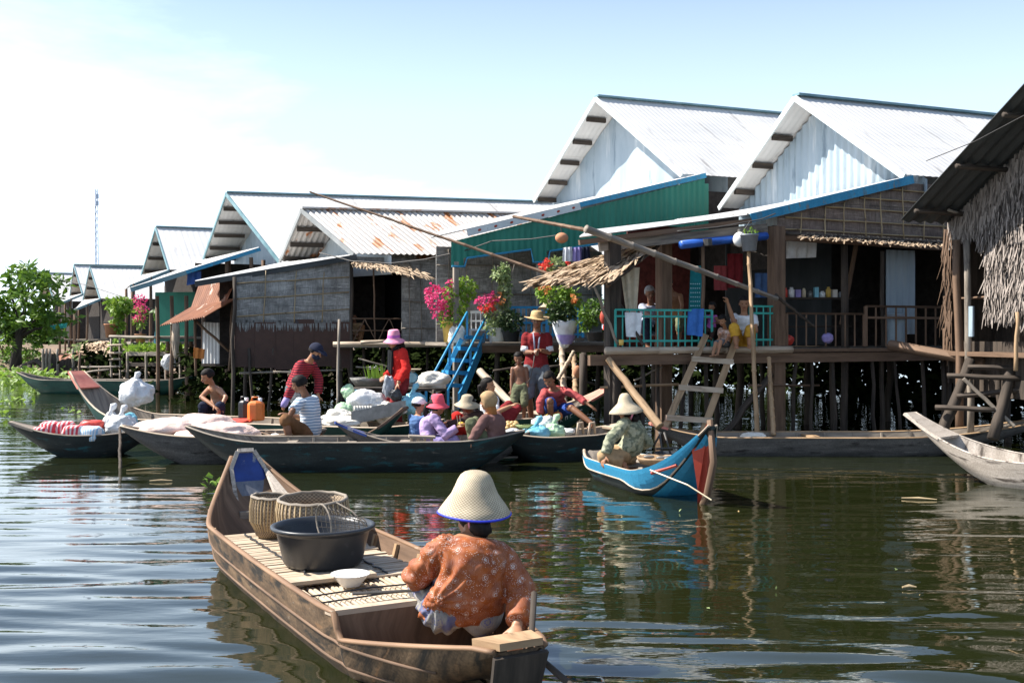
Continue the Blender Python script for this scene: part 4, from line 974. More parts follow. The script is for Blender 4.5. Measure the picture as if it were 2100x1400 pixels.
b13 = boat('weathered whitish boat with a rusty stained bow cut by the right edge', at(1868, 12.35), V((7.0, 9.7, 0)), .44, .27, e0=(.42, 1.3, .13), e1=(.2, .9, .1), mats=('hull_pale', 'hull_pale', 'hull_pale'), ribs=0, seats=((.42, .12, .05, 'hull_pale'), (.52, .12, .05, 'hull_pale'), (.62, .12, .05, 'hull_pale')), floor=(.3, .85, .06, 'hull_pale'), plates=('hull_pale', None))
# white letters on the side of the pink prowed boat
root, st, sec, A_, X_, S_, L_ = b11
m = MB()
def onside(x, f, o=.006):
    q = sec(x); a, b = q[0], q[2]
    return lerp(a, b, f) - S_ * o
for i, ch in enumerate(['|-|', 'n', 'R', 'o', 'c', 'r', '~']):
    x = 1.3 + i * .08
    S0 = {'|-|': [((0, 0), (0, 1)), ((.6, 0), (.6, 1)), ((0, .5), (.6, .5))], 'n': [((0, 1), (0, .3)), ((0, .4), (.5, .3)), ((.5, .3), (.6, 1))], 'R': [((0, 1), (0, 0)), ((0, 0), (.6, .2)), ((.6, .2), (0, .5)), ((0, .5), (.6, 1))], 'o': [((0, .4), (.5, .4)), ((.5, .4), (.5, 1)), ((.5, 1), (0, 1)), ((0, 1), (0, .4))], 'c': [((.5, .4), (0, .5)), ((0, .5), (0, 1)), ((0, 1), (.5, 1))], 'r': [((0, 1), (0, .4)), ((0, .5), (.5, .4))], '~': [((0, .7), (.3, .5)), ((.3, .5), (.6, .7))]}[ch]
    for (a, b) in S0:
        m.tube([onside(x + a[0] * .07, .12 + a[1] * .3), onside(x + b[0] * .07, .12 + b[1] * .3)], .007, 5)
# the near side is the -S side when S points away from the camera
m.build('lettering', M['white_paint'], root)

# ------------------------------------------------------------------ blue boat with red stem
t2 = thing('wooden_boat', 'small bright blue boat with red stem carrying the woman in patterned green', 'boat', V((1.4, 11.2, 0)), 'wooden boats on the river')
A2, B2 = V((.98, 12.55, 0)), V((1.86, 9.95, 0))
st, sec, A_, X_, S_, L_ = hull(t2, A2, B2, .42, .23, -.1, (.02, .7, .16), (.52, 1.0, .05), ('hull_dark', 'wood_grey', 'wood_pale'), ribs=3, br=.66, seats=((.32, .25, .06, 'wood_grey'),), floor=(.15, .7, .03, 'wood_grey'))
for sg, sn in ((0, -1), (7, 1)):   # painted sheer strake, swelling towards the stem
    m = MB(); pa = []; pb = []
    for i in range(31):
        x = L_ * i / 30; q = sec(x); a, b = q[sg], q[1 if sg == 0 else 6]; c = q[2 if sg == 0 else 5]
        l1, l2 = (b - a).length, (c - b).length; tl = lerp(l1 * .66, l1 + l2 * .98, ss(x, L_ - 1.2, L_ - .5)); row = []
        for k in range(7):
            g_ = tl * k / 6; row.append((lerp(a, b, g_ / l1) if g_ <= l1 else lerp(b, c, (g_ - l1) / l2)) + S_ * sn * .014 + (Z * .012 if k == 0 else Z * 0))
        pa.append(row); pb.append(row[-1])
    for i in range(29):
        for k in range(6): m.quad(pa[i][k], pa[i + 1][k], pa[i + 1][k + 1], pa[i][k + 1])
    m.build('blue_strake', M['hull_blue'], t2, True)
    m = MB(); m.tube([p + S_ * sn * .003 for p in pb[:28]], .009, 6); m.build('strake_edge', M['wood_pale'], t2, True)
    m = MB()
    x = L_ - .62; q = sec(x); q2 = sec(x + .26); i0, i1 = (1, 2) if sg == 0 else (6, 5)
    m.tube([lerp(q[sg], q[i0], .5) + S_ * sn * .02, lerp(q2[i0], q2[i1], .6) + S_ * sn * .02], .018, 6); m.build('red_stripe', M['paint_red'], t2)
m = MB()
for i in range(14):
    xa, xb2 = L_ - .95 + .9 * i / 14, L_ - .95 + .9 * (i + 1) / 14; qa_, qb_ = sec(xa), sec(xb2); o = -Z * .012 + X_ * .008
    for s0, s1 in ((2, 3), (3, 4), (4, 5)): m.quad(qa_[s0] + o, qa_[s1] + o, qb_[s1] + o, qb_[s0] + o)
m.build('bow_plank', M['hull_blue'], t2, True)
m = MB(); pts = []; E1 = A_ + X_ * L_
# stem: red wedge between the planks, grey brown post in front
q = sec(L_ - .02)
top = E1 + Z * .8 - X_ * .06; bot = E1 - X_ * .3 + Z * -.12
for sn in (-1, 1):
    a, b, c, d = top, E1 - X_ * .2 + S_ * sn * .11 + Z * .52, E1 - X_ * .2 + S_ * sn * .045 + Z * .12, bot
    m.add([a, b, c, d] if sn > 0 else [d, c, b, a], [(0, 1, 2, 3)], [(p.z, p.x) for p in (a, b, c, d)])
m.add([top, E1 - X_ * .2 + S_ * .11 + Z * .52, E1 - X_ * .2 - S_ * .11 + Z * .52], [(0, 1, 2)])
m.build('stem_board', M['paint_red'], t2)
m = MB(); m.tube([top + X_ * .01 + Z * .0, E1 + X_ * .02 + Z * .42, E1 - X_ * .1 + Z * .1, E1 - X_ * .28 - Z * .12], [.03, .034, .036, .03], 8); m.build('stem_post', M['wood_brown'], t2, True)
m = MB(); m.tube([sec(L_ - .6)[0] - S_ * .03 - Z * .03, E1 - X_ * .22 - S_ * .14 + Z * .18, E1 - X_ * .02 + Z * .06], .008, 5); m.build('rope', M['enamel_cream'], t2)

# ------------------------------------------------------------------ foreground boat
fb_ = thing('wooden_boat', 'weathered brown boat in front with bamboo deck and navy blue prow plate', 'boat', V((-1.0, 6.3, 0)), 'wooden boats on the river')
A1, B1 = V((.03, 4.36, 0)), V((-2.06, 8.25, 0))
st, sec, A_, X_, S_, L_ = hull(fb_, A1, B1, .5, .3, -.12, (.02, 1.15, .13), (.36, .95, .11), ('hull_wood', 'wood_brown', 'wood_gun'), ribs=0, br=.74, taper=.12, th=.03, n=140, gf=lambda x: -.115 * clamp((x - .1) / .8) * (1 - ss(x, .93, .97)))
S_ = V((-X_.y, X_.x, 0))     # points to camera left
for sg, md, sn in ((0, 1, -1), (7, 6, 1)):
    for zs in (.165, .055):
        m = MB(); pts = []
        for i in range(0, 36):
            q = sec(L_ * i / 40); q = q if sg == 0 else q[::-1]; k0 = ss(L_ * i / 40, L_ - 1.15, L_ - .1); zt_ = lerp(zs, zs + .42, k0 ** 1.5)
            for k in range(3):
                if q[k].z >= zt_ > q[k + 1].z: pts.append(lerp(q[k], q[k + 1], (q[k].z - zt_) / (q[k].z - q[k + 1].z)) + S_ * sn * .003); break
        m.tube(pts, .008, 6); m.build('rubbing_strake', M['wood_brown'], fb_, True)
def D1(x, s, z): return A_ + X_ * x + S_ * s + Z * z
for i in range(7):   # frames on the far inner wall and near wall
    x = 1.35 + i * .36
    for sg in (0, 7):
        q = sec(x, 1); a = q[sg]; b = q[1 if sg == 0 else 6]; c = q[2 if sg == 0 else 5]
        m = MB(); m.beam(a - Z * .015, b, .05, .035, X_); m.beam(b, c, .05, .035, X_); m.build('rib', M['wood_warm'], fb_)
# end block of the stern
g = .3
m = MB(); m.slab(D1(-.02, .1, g + .03), D1(-.02, -.1, g + .03), D1(.15, -.14, g + .015), D1(.15, .14, g + .015), -.03); m.build('stern_cap', M['wood_warm'], fb_)
m = MB(); m.slab(D1(-.025, -.125, g), D1(-.025, .125, g), D1(.1, .1, -.1), D1(.1, -.1, -.1), .02); m.build('stern_transom', M['wood_dark'], fb_)
# bulkhead that closes the slatted deck
xb = .97; wb_ = st(xb)[0]
m = MB(); m.slab(D1(xb, wb_ - .02, .30), D1(xb, -(wb_ - .02), .30), D1(xb, -(wb_ * .72), -.02), D1(xb, wb_ * .72, -.02), -.03); m.build('bulkhead', M['wood_brown'], fb_)
m = MB(); m.slab(D1(xb + .0, wb_ - .0, .312), D1(xb + .0, -wb_, .312), D1(xb + .07, -wb_ - .01, .31), D1(xb + .07, wb_ + .01, .31), .025); m.build('bulkhead_plank', M['wood_pale'], fb_)
m = MB()
for i in range(4): m.beam(D1(.28 + .0, lerp(-.14, .14, i / 3), .0), D1(xb - .03, lerp(-.26, .26, i / 3), .0), .1, .02)
m.build('floorboard', M['wood_warm'], fb_)
# slats across the deck
x = 1.78; zt = .215
sm = MB(); gm = MB()
x = 1.95
while x < 3.62:
    wd = R.uniform(.03, .05); hw = st(x)[0] * .9 - .02
    sm.beam(D1(x, hw - R.uniform(0, .03), zt + R.uniform(-.004, .004)), D1(x + R.uniform(-.012, .012), -hw + R.uniform(0, .03), zt + R.uniform(-.004, .004)), .012, wd, X_)
    x += wd + R.uniform(.006, .016)
sm.build('slat_deck', M['slat'], fb_)
for s_ in (.22, -.2, .0):
    m = MB(); pts = [D1(1.95 + .05 * i, s_ + .01 * math.sin(i * 2.1), zt + .012 + .004 * (i % 2)) for i in range(33)]; m.tube(pts, .006, 5); m.build('lashing', M['plastic_black'], fb_)
s_ = -.36
while s_ < .37:
    wd = R.uniform(.016, .024)
    gm.tube([D1(1.2, s_, zt - .012 + R.uniform(-.003, .003)), D1(1.92, s_ + R.uniform(-.01, .01), zt - .012)], wd * .55, 6)
    s_ += wd + R.uniform(.006, .014)
gm.build('slat_deck', M['slat'], fb_, True)
m = MB(); m.slab(D1(1.86, .40, zt + .02), D1(1.86, -.1, zt + .02), D1(1.97, -.1, zt + .02), D1(1.97, .42, zt + .02), -.02); m.build('deck_plank', M['slat'], fb_)
for x in (1.35, 1.5, 1.66):
    m = MB(); m.tube([D1(x, .36, zt + .004), D1(x + .02, 0, zt + .008), D1(x, -.36, zt + .004)], .005, 5); m.build('lashing', M['plastic_black'], fb_)
m = MB(); m.slab(D1(1.95, .34, .08), D1(1.95, -.34, .08), D1(3.6, -.3, .08), D1(3.6, .3, .08), -.02); m.slab(D1(1.17, .33, .08), D1(1.17, -.33, .08), D1(1.94, -.34, .08), D1(1.94, .34, .08), -.02); m.build('under_deck', M['wood_dark'], fb_)
# prow plate, navy on the inner face with worn white edges
pp = [D1(L_ - .34, .125, .24), D1(L_ - .34, -.125, .24), D1(L_ - .1, -.125, .58), D1(L_ - .06, -.055, .71), D1(L_ - .06, .065, .71), D1(L_ - .1, .125, .58)]
m = MB(); nrm = (pp[1] - pp[0]).cross(pp[2] - pp[0]).normalized()
if nrm.dot(X_) > 0: nrm = -nrm
fr_ = [p + nrm * .0 for p in pp]; bk = [p - nrm * .035 for p in pp]
ma, mb_ = lerp(pp[1], pp[2], .74), lerp(pp[0], pp[5], .74)
up_ = [mb_, ma, pp[2], pp[3], pp[4], pp[5]]
m.add(up_, [tuple(range(6))], [((p - pp[0]).dot(S_), p.z) for p in up_]); m.build('prow_plate', M['paint_navy'], fb_)
m = MB(); m.add([pp[0], pp[1], ma, mb_], [(0, 1, 2, 3)]); m.build('lower_prow_plate', M['wood_bluegrey'], fb_)
m = MB(); m.add(bk, [tuple(range(5, -1, -1))])
for i in range(6):
    j = (i + 1) % 6; m.quad(fr_[i], bk[i], bk[j], fr_[j])
for i in range(2, 6):
    j = (i + 1) % 6; m.beam(fr_[i] - nrm * .01, fr_[j] - nrm * .01, .03, .05, nrm)
m.build('prow_plate_edge', M['hull_pale'], fb_)
m = MB(); m.beam(pp[0] + nrm * .02 + Z * .02, pp[1] + nrm * .02 + Z * .02, .05, .05); m.build('prow_step', M['wood_grey'], fb_)
for sg in (-1,):
    m = MB(); m.slab(D1(L_ - .95, sg * .4, .31), D1(L_ - .34, sg * .145, .42), D1(L_ - .1, sg * .13, .6), D1(L_ - .5, sg * .27, .34), .02 * sg); m.build('prow_cheek', M['hull_pale'], fb_)
m = MB()
for (a, b) in ((D1(1.28, -.47, .31), D1(1.28, -.3, .31)), (D1(1.28, -.3, .31), D1(1.45, -.32, .30)), (D1(1.45, -.32, .30), D1(1.45, -.49, .31))): m.beam(a, b, .05, .1)
m.build('side_bracket', M['wood_pale'], fb_)
m = MB(); m.tube([D1(1.15, .3, .335), D1(1.0, -.02, .35), D1(.96, -.1, .36)], .008, 6); m.build('iron_rod', M['wire'], fb_)

# things lying on the front boat
c = D1(2.42, -.05, .222); c = V((-1.13, 6.42, .222))
bs = thing('basin', 'large black plastic basin on the bamboo deck of the front boat', 'basin', c)
m = MB(); m.lathe([(0, 0), (.2, 0), (.222, .012), (.235, .03), (.275, .2), (.282, .212), (.3, .218), (.31, .228), (.31, .24), (.298, .245), (.285, .24), (.268, .21), (.23, .04), (.21, .026), (0, .026)], c, n=48); m.build('tub', M['plastic_black'], bs, True)
m = MB(); m.lathe([(.266, .198), (.272, .2), (.272, .206), (.266, .206)], c, n=40); m.build('inner_lip', M['plastic_black'], bs, True)
c = V((-.885, 5.88, .222))
m = MB(); m.lathe([(0, .0), (.05, 0), (.054, .006), (.075, .03), (.1, .062), (.108, .066), (.108, .07), (.1, .07), (.074, .036), (.05, .012), (0, .01)], c, n=36)
tag(m.build('bowl', M['enamel'], smooth=True), 'small white enamel bowl on slats below the black basin', 'bowl')
def basket(c, r, h, lb, tilt=V((0, 0, 1)), squ=.8, hollow=True):
    t = thing('basket', lb, 'basket', c, 'woven baskets on the front boat')
    m = MB(); m.lathe([(0, 0), (r * squ * .7, 0), (r * squ, .03), (r * .97, h * .45), (r, h * .75), (r * .95, h), (r * .9, h), (r * .95, h * .75), (r * .9, h * .45), (r * .7, .04), (0, .03)], c, tilt, 36); m.build('woven_side', M['basketry'], t, True)
    m = MB()
    ax = tilt.normalized(); a_ = ax.cross(V((0, 1, 0))).normalized(); b_ = ax.cross(a_)
    pts = [c + ax * (h + .003 * math.sin(i * 2.3)) + (a_ * math.cos(i / 30 * 6.283) + b_ * math.sin(i / 30 * 6.283)) * r * .94 for i in range(31)]
    m.tube(pts, .012, 6); m.build('rim', M['wood_grey'], t, True)
    m = MB()
    for i in range(40):
        th = i / 40 * 6.283; d = a_ * math.cos(th) + b_ * math.sin(th)
        m.tube([c + d * r * (squ + .01) + ax * .03, c + d * (r * .985) + ax * h * .45, c + d * (r * 1.012) + ax * h * .75, c + d * r * .965 + ax * h], .0055, 4)
    m.build('stake', M['bamboo'], t)
    return t
basket(P(556, 1108, 7.3), .15, .30, 'narrow deep bamboo basket nearest the blue prow plate', V((.05, 0, 1)), .55)
bk2 = basket(P(642, 1105, 7.1), .235, .27, 'wide dark bamboo basket behind the black basin', V((0, -.05, 1)), .85)
# conical wire trap leaning in the basin
ct = thing('fish_trap', 'conical wire mesh fish trap tilted inside the black basin', 'fish trap', P(705, 1100, 6.4))
a = P(655, 1098, 6.35); b = P(742, 1080, 6.5); ax = (b - a).normalized(); e_ = ax.cross(Z).normalized(); f_ = e_.cross(ax)
def ringp(k, n=18):
    c = lerp(P(664, 1072, 6.32), P(745, 1082, 6.5), k); r = lerp(.11, .062, k)
    return [c + (e_ * math.cos(i / n * 6.283) + f_ * math.sin(i / n * 6.283)) * r for i in range(n + 1)]
m = MB(); RG = [ringp(k / 9) for k in range(10)]
for k, q in enumerate(RG): m.tube(q, .0035 if k in (0, 9) else .0018, 4)
for i in range(18): m.tube([q[i] for q in RG], .0018, 4)
m.build('mesh_cone', M['wire_mesh'], ct)
m = MB(); m.tube(RG[0], .006, 5); m.build('hoop', M['wood_grey'], ct); m = MB(); m.tube([P(690, 1030, 6.55), P(722, 1048, 6.5), P(755, 1082, 6.45)], .006, 5); m.build('handle', M['wood_grey'], ct)
pd = thing('paddle', 'dark wooden paddle trailing from the woman in orange', 'paddle', W(1200, 1470))
m = MB(); m.tube([V((.10, 4.82, .44)), P(1088, 1332, 4.62), P(1168, 1402, 4.35), P(1220, 1450, 4.25)], [.014, .014, .015, .016], 8); m.build('shaft', M['wood_dark'], pd, True)
m = MB(); a = P(1220, 1450, 4.25); b = a + V((.14, -.12, -.32)); m.beam(a, b, .12, .02, V((.5, 1, 0))); m.build('blade', M['wood_dark'], pd)

# ================================================================== loads on the boats
def blob(mb, c, r, seed, amp=.26, fr=3., nu=40, nv=26, squash=.0):
    def fn(d):
        k = noise.noise(V((d[0] * fr * .5 + seed, d[1] * fr * .5, d[2] * fr * .5))) * amp - abs(noise.noise(V((d[0] * fr * 1.1 + seed, d[1] * fr * 1.1, d[2] * fr * 1.1 + 5)))) * amp * .9 + noise.noise(V((d[0] * fr * 3 + seed, d[1] * fr * 3, d[2] * fr * 3 + 5))) * amp * .22 + amp * .2
        return 1 + k
    mb.ell(V(c), r, None, nu, nv, fn)
def bag(lb, c, r, mat, seed, knot=True, group=None, cat='bag'):
    t = thing('plastic_bag', lb, cat, V(c) - Z * r[2], group); m = MB(); blob(m, c, r, seed); m.build('body', M[mat], t, True)
    if knot:
        m = MB(); c2 = V(c) + Z * r[2] * .95
        m.tube([c2 - Z * .05, c2 + Z * .03, c2 + V((.03, 0, .09)), c2 + V((.07, .0, .12))], [.07, .025, .05, .02], 8); m.build('knot', M[mat], t, True)
    return t
bag('big tied white plastic bag behind the salmon pink prow', P(278, 806, 15.9), (.25, .22, .2), 'plastic_white', 1)
bag('white plastic bag heaped in the boat with red goods', P(250, 873, 14.3), (.2, .18, .16), 'plastic_white', 2)
bag('pale bluish plastic bag behind the white one in the red goods boat', P(262, 865, 14.7), (.14, .14, .12), 'plastic_sky', 3, False)
bag('white bag with upright twisted neck in the red goods boat', P(228, 868, 14.45), (.11, .1, .15), 'plastic_white', 4)
for i, (px, py, Y, sx, sz, an, mt, lb) in enumerate([(82, 888, 14.1, .22, .1, .2, 'stripes', 'red packet nearest the prow of the left boat'), (104, 880, 14.2, .24, .12, -.3, 'stripes', 'red and white packet second from the prow of the left boat'), (132, 880, 14.25, .26, .12, .5, 'stripes', 'red and white packet third from the prow, tilted'),
        (150, 886, 14.05, .24, .11, .1, 'stripes', 'red and white packet in the middle of the left boat'), (190, 874, 14.4, .3, .1, 0, 'redbox', 'plain red box between packets and white bags'), (188, 890, 14.05, .26, .12, -.2, 'blue', 'white and blue striped packet beside the white bags')]):
    m = MB(); c = P(px, py, Y)
    def fn(d): return 1 + .12 * noise.noise(V((d[0] * 2 + i * 7, d[1] * 2, d[2] * 2)))
    e = lambda v_: math.copysign(abs(v_) ** .5, v_)
    vs0 = len(m.v); m.ell(c, (sx * .62, .15, sz), (V((math.cos(an), math.sin(an), .1 * an)), V((-math.sin(an), math.cos(an), 0)), Z), 16, 10, lambda d: fn(d) * min(1.3, 1 / max(abs(d[0]), abs(d[1]), abs(d[2]))) * .82)
    tag(m.build('packet', M[{'stripes': 'st_goods', 'redbox': 'plastic_red', 'blue': 'st_goods_blue'}[mt]], smooth=True), lb, 'packet', 'packets in the left boat')
for (px, py, Y, r, sd_, lb) in [(345, 878, 13.7, (.42, .28, .13), 11, 'pale pink sack at the prow end of the loaded grey boat'), (420, 872, 13.85, (.4, .3, .15), 12, 'large pale pink sack in the middle of the loaded grey boat'), (460, 886, 13.6, (.42, .26, .13), 13, 'pale pink sack lying nearest us in the loaded grey boat'), (410, 892, 13.4, (.3, .2, .08), 14, 'flat folded pink sack drooping over the near gunwale')]:
    m = MB(); blob(m, P(px, py, Y), r, sd_, .22, 2.6, 30, 18)
    tag(m.build('sack', M['sack_pink'], smooth=True), lb, 'sack', 'pink sacks in the grey boat')
m = MB(); a, b = P(515, 898, 13.55), P(575, 893, 13.75); m.sheet(a, b, b + V((.1, .35, .0)), a + V((.1, .35, .0)), 8, 4, 0, 0, .02, lambda x, y: .02 * math.sin(x * 9 + y * 5)); tag(m.build('white_cloth', M['cl_white'], smooth=True), 'flat white cloth spread on the grey boat beside the sacks', 'cloth')
def can(lb, c, sx, sy, sz, mat, ang=0):
    t = thing('jerrycan', lb, 'jerrycan', c); m = MB(); ca, sa_ = math.cos(ang), math.sin(ang); X1 = V((ca, sa_, 0)); Y1 = V((-sa_, ca, 0)); rings = []
    for (z, k) in ((0, .9), (.02, 1), (sz * .8, 1), (sz * .9, .9), (sz, .55)):
        rings.append((c + Z * z, X1 * sx * .5 * k * 1.2, Y1 * sy * .5 * k * 1.2))
    m.loft(rings, 8); m.build('body', M[mat], t)
    m = MB(); h = c + Z * sz; m.tube([h - X1 * sx * .3, h - X1 * sx * .25 + Z * .05, h + X1 * sx * .15 + Z * .05, h + X1 * sx * .2], .014, 6); m.build('handle', M[mat], t, True)
    m = MB(); m.lathe([(0, .05), (.03, .05), (.03, 0)], h + X1 * sx * .28 - Z * .01, n=10); m.build('cap', M['enamel'], t, True)
can('orange jerrycan standing in the green boat', P(525, 862, 15.2), .2, .16, .28, 'plastic_orange', .2)
can('black jerrycan beside the orange one', P(500, 858, 15.35), .13, .12, .26, 'plastic_black', .1)
t = thing('red_tray', 'flat red plastic tray lying in the green boat', 'tray', P(478, 872, 15.1))
m = MB(); c = P(478, 868, 15.1); m.sheet(c + V((-.25, -.1, -.02)), c + V((.25, -.16, 0)), c + V((.27, .14, .03)), c + V((-.23, .2, .03)), 8, 4, 0, 0, .03, lambda x, y: .03 * (abs(x - .5) * 2) ** 4 + .03 * (abs(y - .5) * 2) ** 4); m.build('pan', M['plastic_red'], t, True)
t = thing('stool', 'low wooden stool under the shirtless boy', 'stool', P(430, 866, 15.75))
c = P(430, 845, 15.75); m = MB(); m.beam(c - V((.14, 0, 0)), c + V((.14, 0, 0)), .2, .03); m.build('seat', M['wood_pale'], t)
for sx in (-1, 1):
    for sy in (-1, 1): m = MB(); m.beam(c + V((.11 * sx, .07 * sy, -.01)), c + V((.12 * sx, .08 * sy, -.28)), .03, .03); m.build('leg', M['wood_pale'], t)
# vendor's goods around the woman in red
bag('large white sack bulging beside the woman in red', P(752, 826, 15.1), (.29, .22, .18), 'plastic_white', 21, False, cat='sack')
bag('smaller white sack right of the large white sack', P(789, 846, 14.95), (.14, .13, .14), 'sack_white', 22, False, cat='sack')
bag('cream sack at the left end of the vendor load', P(694, 856, 14.85), (.22, .2, .11), 'sack_white', 23, False, cat='sack')
bag('greenish white bag sagging on top of the cream sack', P(706, 838, 15.0), (.13, .12, .09), 'plastic_green', 24, False)
bag('turquoise plastic bag behind the boy in denim', P(848, 828, 15.0), (.17, .15, .17), 'plastic_sky', 25)
bag('round cream sack lying in the vendor boat beside the striped man', P(700, 868, 14.6), (.26, .18, .1), 'sack_white', 26, False, cat='sack')
t = thing('metal_tray', 'long patterned metal tray along the vendor boat edge', 'tray', P(775, 866, 14.55)); a, b = P(722, 868, 14.5), P(832, 845, 14.6)
m = MB(); m.slab(a, b, b + V((0, .02, .16)), a + V((0, .02, .16)), .015); m.slab(a + V((0, .3, 0)), b + V((0, .3, 0)), b + V((0, .32, .16)), a + V((0, .32, .16)), .015); m.slab(a, a + V((0, .3, 0)), a + V((0, .32, .16)), a + V((0, .02, .16)), .015); m.slab(a - Z * .0, b, b + V((0, .3, 0)), a + V((0, .3, 0)), .015); m.build('tray_box', M['metal_grey'], t)
for i in range(7):
    c = P(728 + i * 5.5, 847, 14.7); m = MB(); m.tube([c, c + Z * .1], .018, 6)
    tag(m.build('bottle', M['sack_white'], smooth=True), 'one of the small pale bottles lined up in the metal tray', 'bottle', 'pale bottles in the tray')
t = thing('basin', 'shallow grey basin holding green onions behind the white sacks', 'basin', P(757, 792, 16.))
c = P(757, 792, 16.); m = MB(); m.lathe([(0, 0), (.2, 0), (.26, .08), (.29, .13), (.28, .13), (.2, .02), (0, .02)], c, n=28); m.build('bowl', M['metal_grey'], t, True)
m = MB()
for i in range(60):
    a_ = R.uniform(-.25, .25); m.blade(P(768, 785, 16.) + V((R.uniform(-.1, .14), R.uniform(-.08, .08), 0)), R.uniform(.18, .3), V((a_, R.uniform(-.2, .2), 1)).normalized(), .014, V((0, -1, 0)), R.uniform(-.2, .2))
tag(m.build('green_onions', M['leaf_bright']), 'bunch of green onions standing in the grey basin', 'vegetables')
t = thing('kitchen_scale', 'round dial kitchen scale beside the woman in red', 'scale', P(846, 790, 15.9)); c = P(846, 774, 15.9)
m = MB(); m.ell(c, (.085, .05, .085)); m.build('case', M['hull_blue'], t, True); m = MB(); m.lathe([(.07, 0), (0, .006)], c - V((0, .05, 0)), V((0, -1, 0)), 20); m.build('dial', M['dial'], t, True)
m = MB(); m.lathe([(0, .0), (.1, .01), (.14, .03), (.13, .03), (0, .015)], c + Z * .1, n=20); m.build('pan', M['enamel_cream'], t, True); m = MB(); m.tube([c + Z * .06, c + Z * .1], .03, 8); m.beam(c - Z * .1 - V((.08, 0, 0)), c - Z * .1 + V((.08, 0, 0)), .12, .04); m.build('base', M['metal_grey'], t)
bag('white cloth bundle behind the blue stairs', P(888, 782, 16.6), (.24, .2, .16), 'sack_white', 28, False, cat='bundle')
t = thing('plank_table', 'rough plank shelf holding basin and scale behind the vendor', 'shelf', P(800, 800, 16.2)); m = MB(); m.beam(P(715, 798, 16.1), P(905, 797, 16.6), .6, .04); m.build('top', M['wood_dark'], t)
for px in (725, 800, 890): m = MB(); m.pole(P(px, 799, 16.1), P(px, 880, 16.1), .03); m.build('leg', M['wood_dark'], t, True)
t = thing('stand', 'light blue plastic stand with folded net beside the white sacks', 'stand', P(722, 850, 15.4))
for (a, b) in ((P(710, 792, 15.4), P(712, 850, 15.4)), (P(732, 800, 15.4), P(732, 850, 15.5)), (P(708, 800, 15.4), P(745, 800, 15.5)), (P(708, 820, 15.4), P(740, 820, 15.5))): m = MB(); m.tube([a, b], .012, 6); m.build('leg', M['plastic_cyan'], t, True)
bag('pale green crumpled net hung on the light blue stand', P(714, 803, 15.3), (.1, .08, .1), 'plastic_green', 29, False, cat='net')
t = thing('small_table', 'tiny wooden stool upturned between the boy and lavender woman', 'stool', P(870, 915, 13.0)); m = MB(); m.beam(P(838, 894, 12.95), P(892, 896, 13.0), .2, .025); m.build('seat', M['wood_grey'], t)
for px, py in ((845, 896), (858, 897), (872, 897), (886, 898)): m = MB(); m.beam(P(px, py, 12.95), P(px - 3, 916, 12.95), .03, .03); m.build('leg', M['wood_pale'], t)
# fruit boat
bag('light blue plastic bag in the fruit boat', P(1101, 888, 13.75), (.17, .15, .1), 'plastic_sky', 31)
bag('pale green plastic bag right of the light blue one', P(1137, 884, 13.9), (.14, .13, .1), 'plastic_green', 32)
bag('white plastic bag behind the blue and green bags', P(1117, 868, 14.1), (.15, .13, .1), 'plastic_white', 33, False)
bag('crumpled clear plastic bag at the left end of the fruit boat', P(1052, 893, 13.5), (.14, .12, .08), 'plastic_white', 34, False)
bag('flat white bag by the wooden cleat of the fruit boat', P(1165, 884, 14.1), (.1, .1, .04), 'plastic_white', 35, False)
for i in range(14):
    m = MB(); c = P(1040 + R.uniform(-6, 22), 874 + R.uniform(-10, 5), 13.8 + R.uniform(-.1, .1)); m.ell(c, (.035, .035, .032), None, 10, 7)
    tag(m.build('longan_fruit', M['fruit_tan'], smooth=True), 'small round tan fruit heaped at the left end of the fruit boat', 'fruit', 'tan fruit in the boat')
for i in range(5):
    m = MB(); c = P(1066 + i * 4, 876, 13.7); m.tube([c + V((-.06, 0, .03)), c + V((0, -.02, 0)), c + V((.07, 0, .035))], [.008, .02, .008], 7)
    tag(m.build('banana', M['leaf_pale'], smooth=True), 'greenish banana lying beside the tan fruit', 'banana', 'bananas in the fruit boat')
for (px, py, lb) in ((1128, 857, 'left one of the two round yellow melons by the squatting boy'), (1143, 853, 'right one of the two round yellow melons, darker orange')):
    t = thing('melon', lb, 'melon', P(px, py, 14.7)); m = MB(); m.ell(P(px, py, 14.7), (.075, .07, .065)); m.build('flesh', M['fruit_yellow' if px < 1130 else 'petal_orange'], t, True)
    m = MB(); m.tube([P(px, py - 9, 14.7), P(px + 2, py - 13, 14.7)], .008, 5); m.build('stalk', M['leaf_pale'], t)
for px in (1188, 1212): m = MB(); m.tube([P(px - 5, 893, 14.0), P(px - 2, 868, 14.05), P(px + 6, 866, 14.15), P(px + 8, 888, 14.2)], .018, 6); tag(m.build('cleat', M['wood_pale'], smooth=True), 'bent wooden cleat on the fruit boat, %s of the pair' % ('left' if px < 1200 else 'right'), 'cleat', 'cleats of the fruit boat')
t = thing('basket', 'flat round winnowing basket with fish in the blue boat', 'basket', P(1350, 944, 11.2)); c = P(1352, 950, 11.15)
m = MB(); m.lathe([(0, 0), (.2, 0), (.23, .05), (.235, .07), (.22, .07), (.2, .03), (0, .02)], c, n=28); m.build('woven_side', M['wood_warm'], t, True)
for i in range(5):
    m = MB(); cc = c + V((R.uniform(-.12, .12), R.uniform(-.1, .1), .06)); m.ell(cc, (.06, .02, .02), None, 10, 6); tag(m.build('fish', M['metal_grey'], smooth=True), 'small grey fish lying in the winnowing basket', 'fish', 'fish in the basket')
t = thing('cooking_stand', 'dark iron cooking stand with rods beside the winnowing basket', 'stand', P(1372, 945, 11.6))
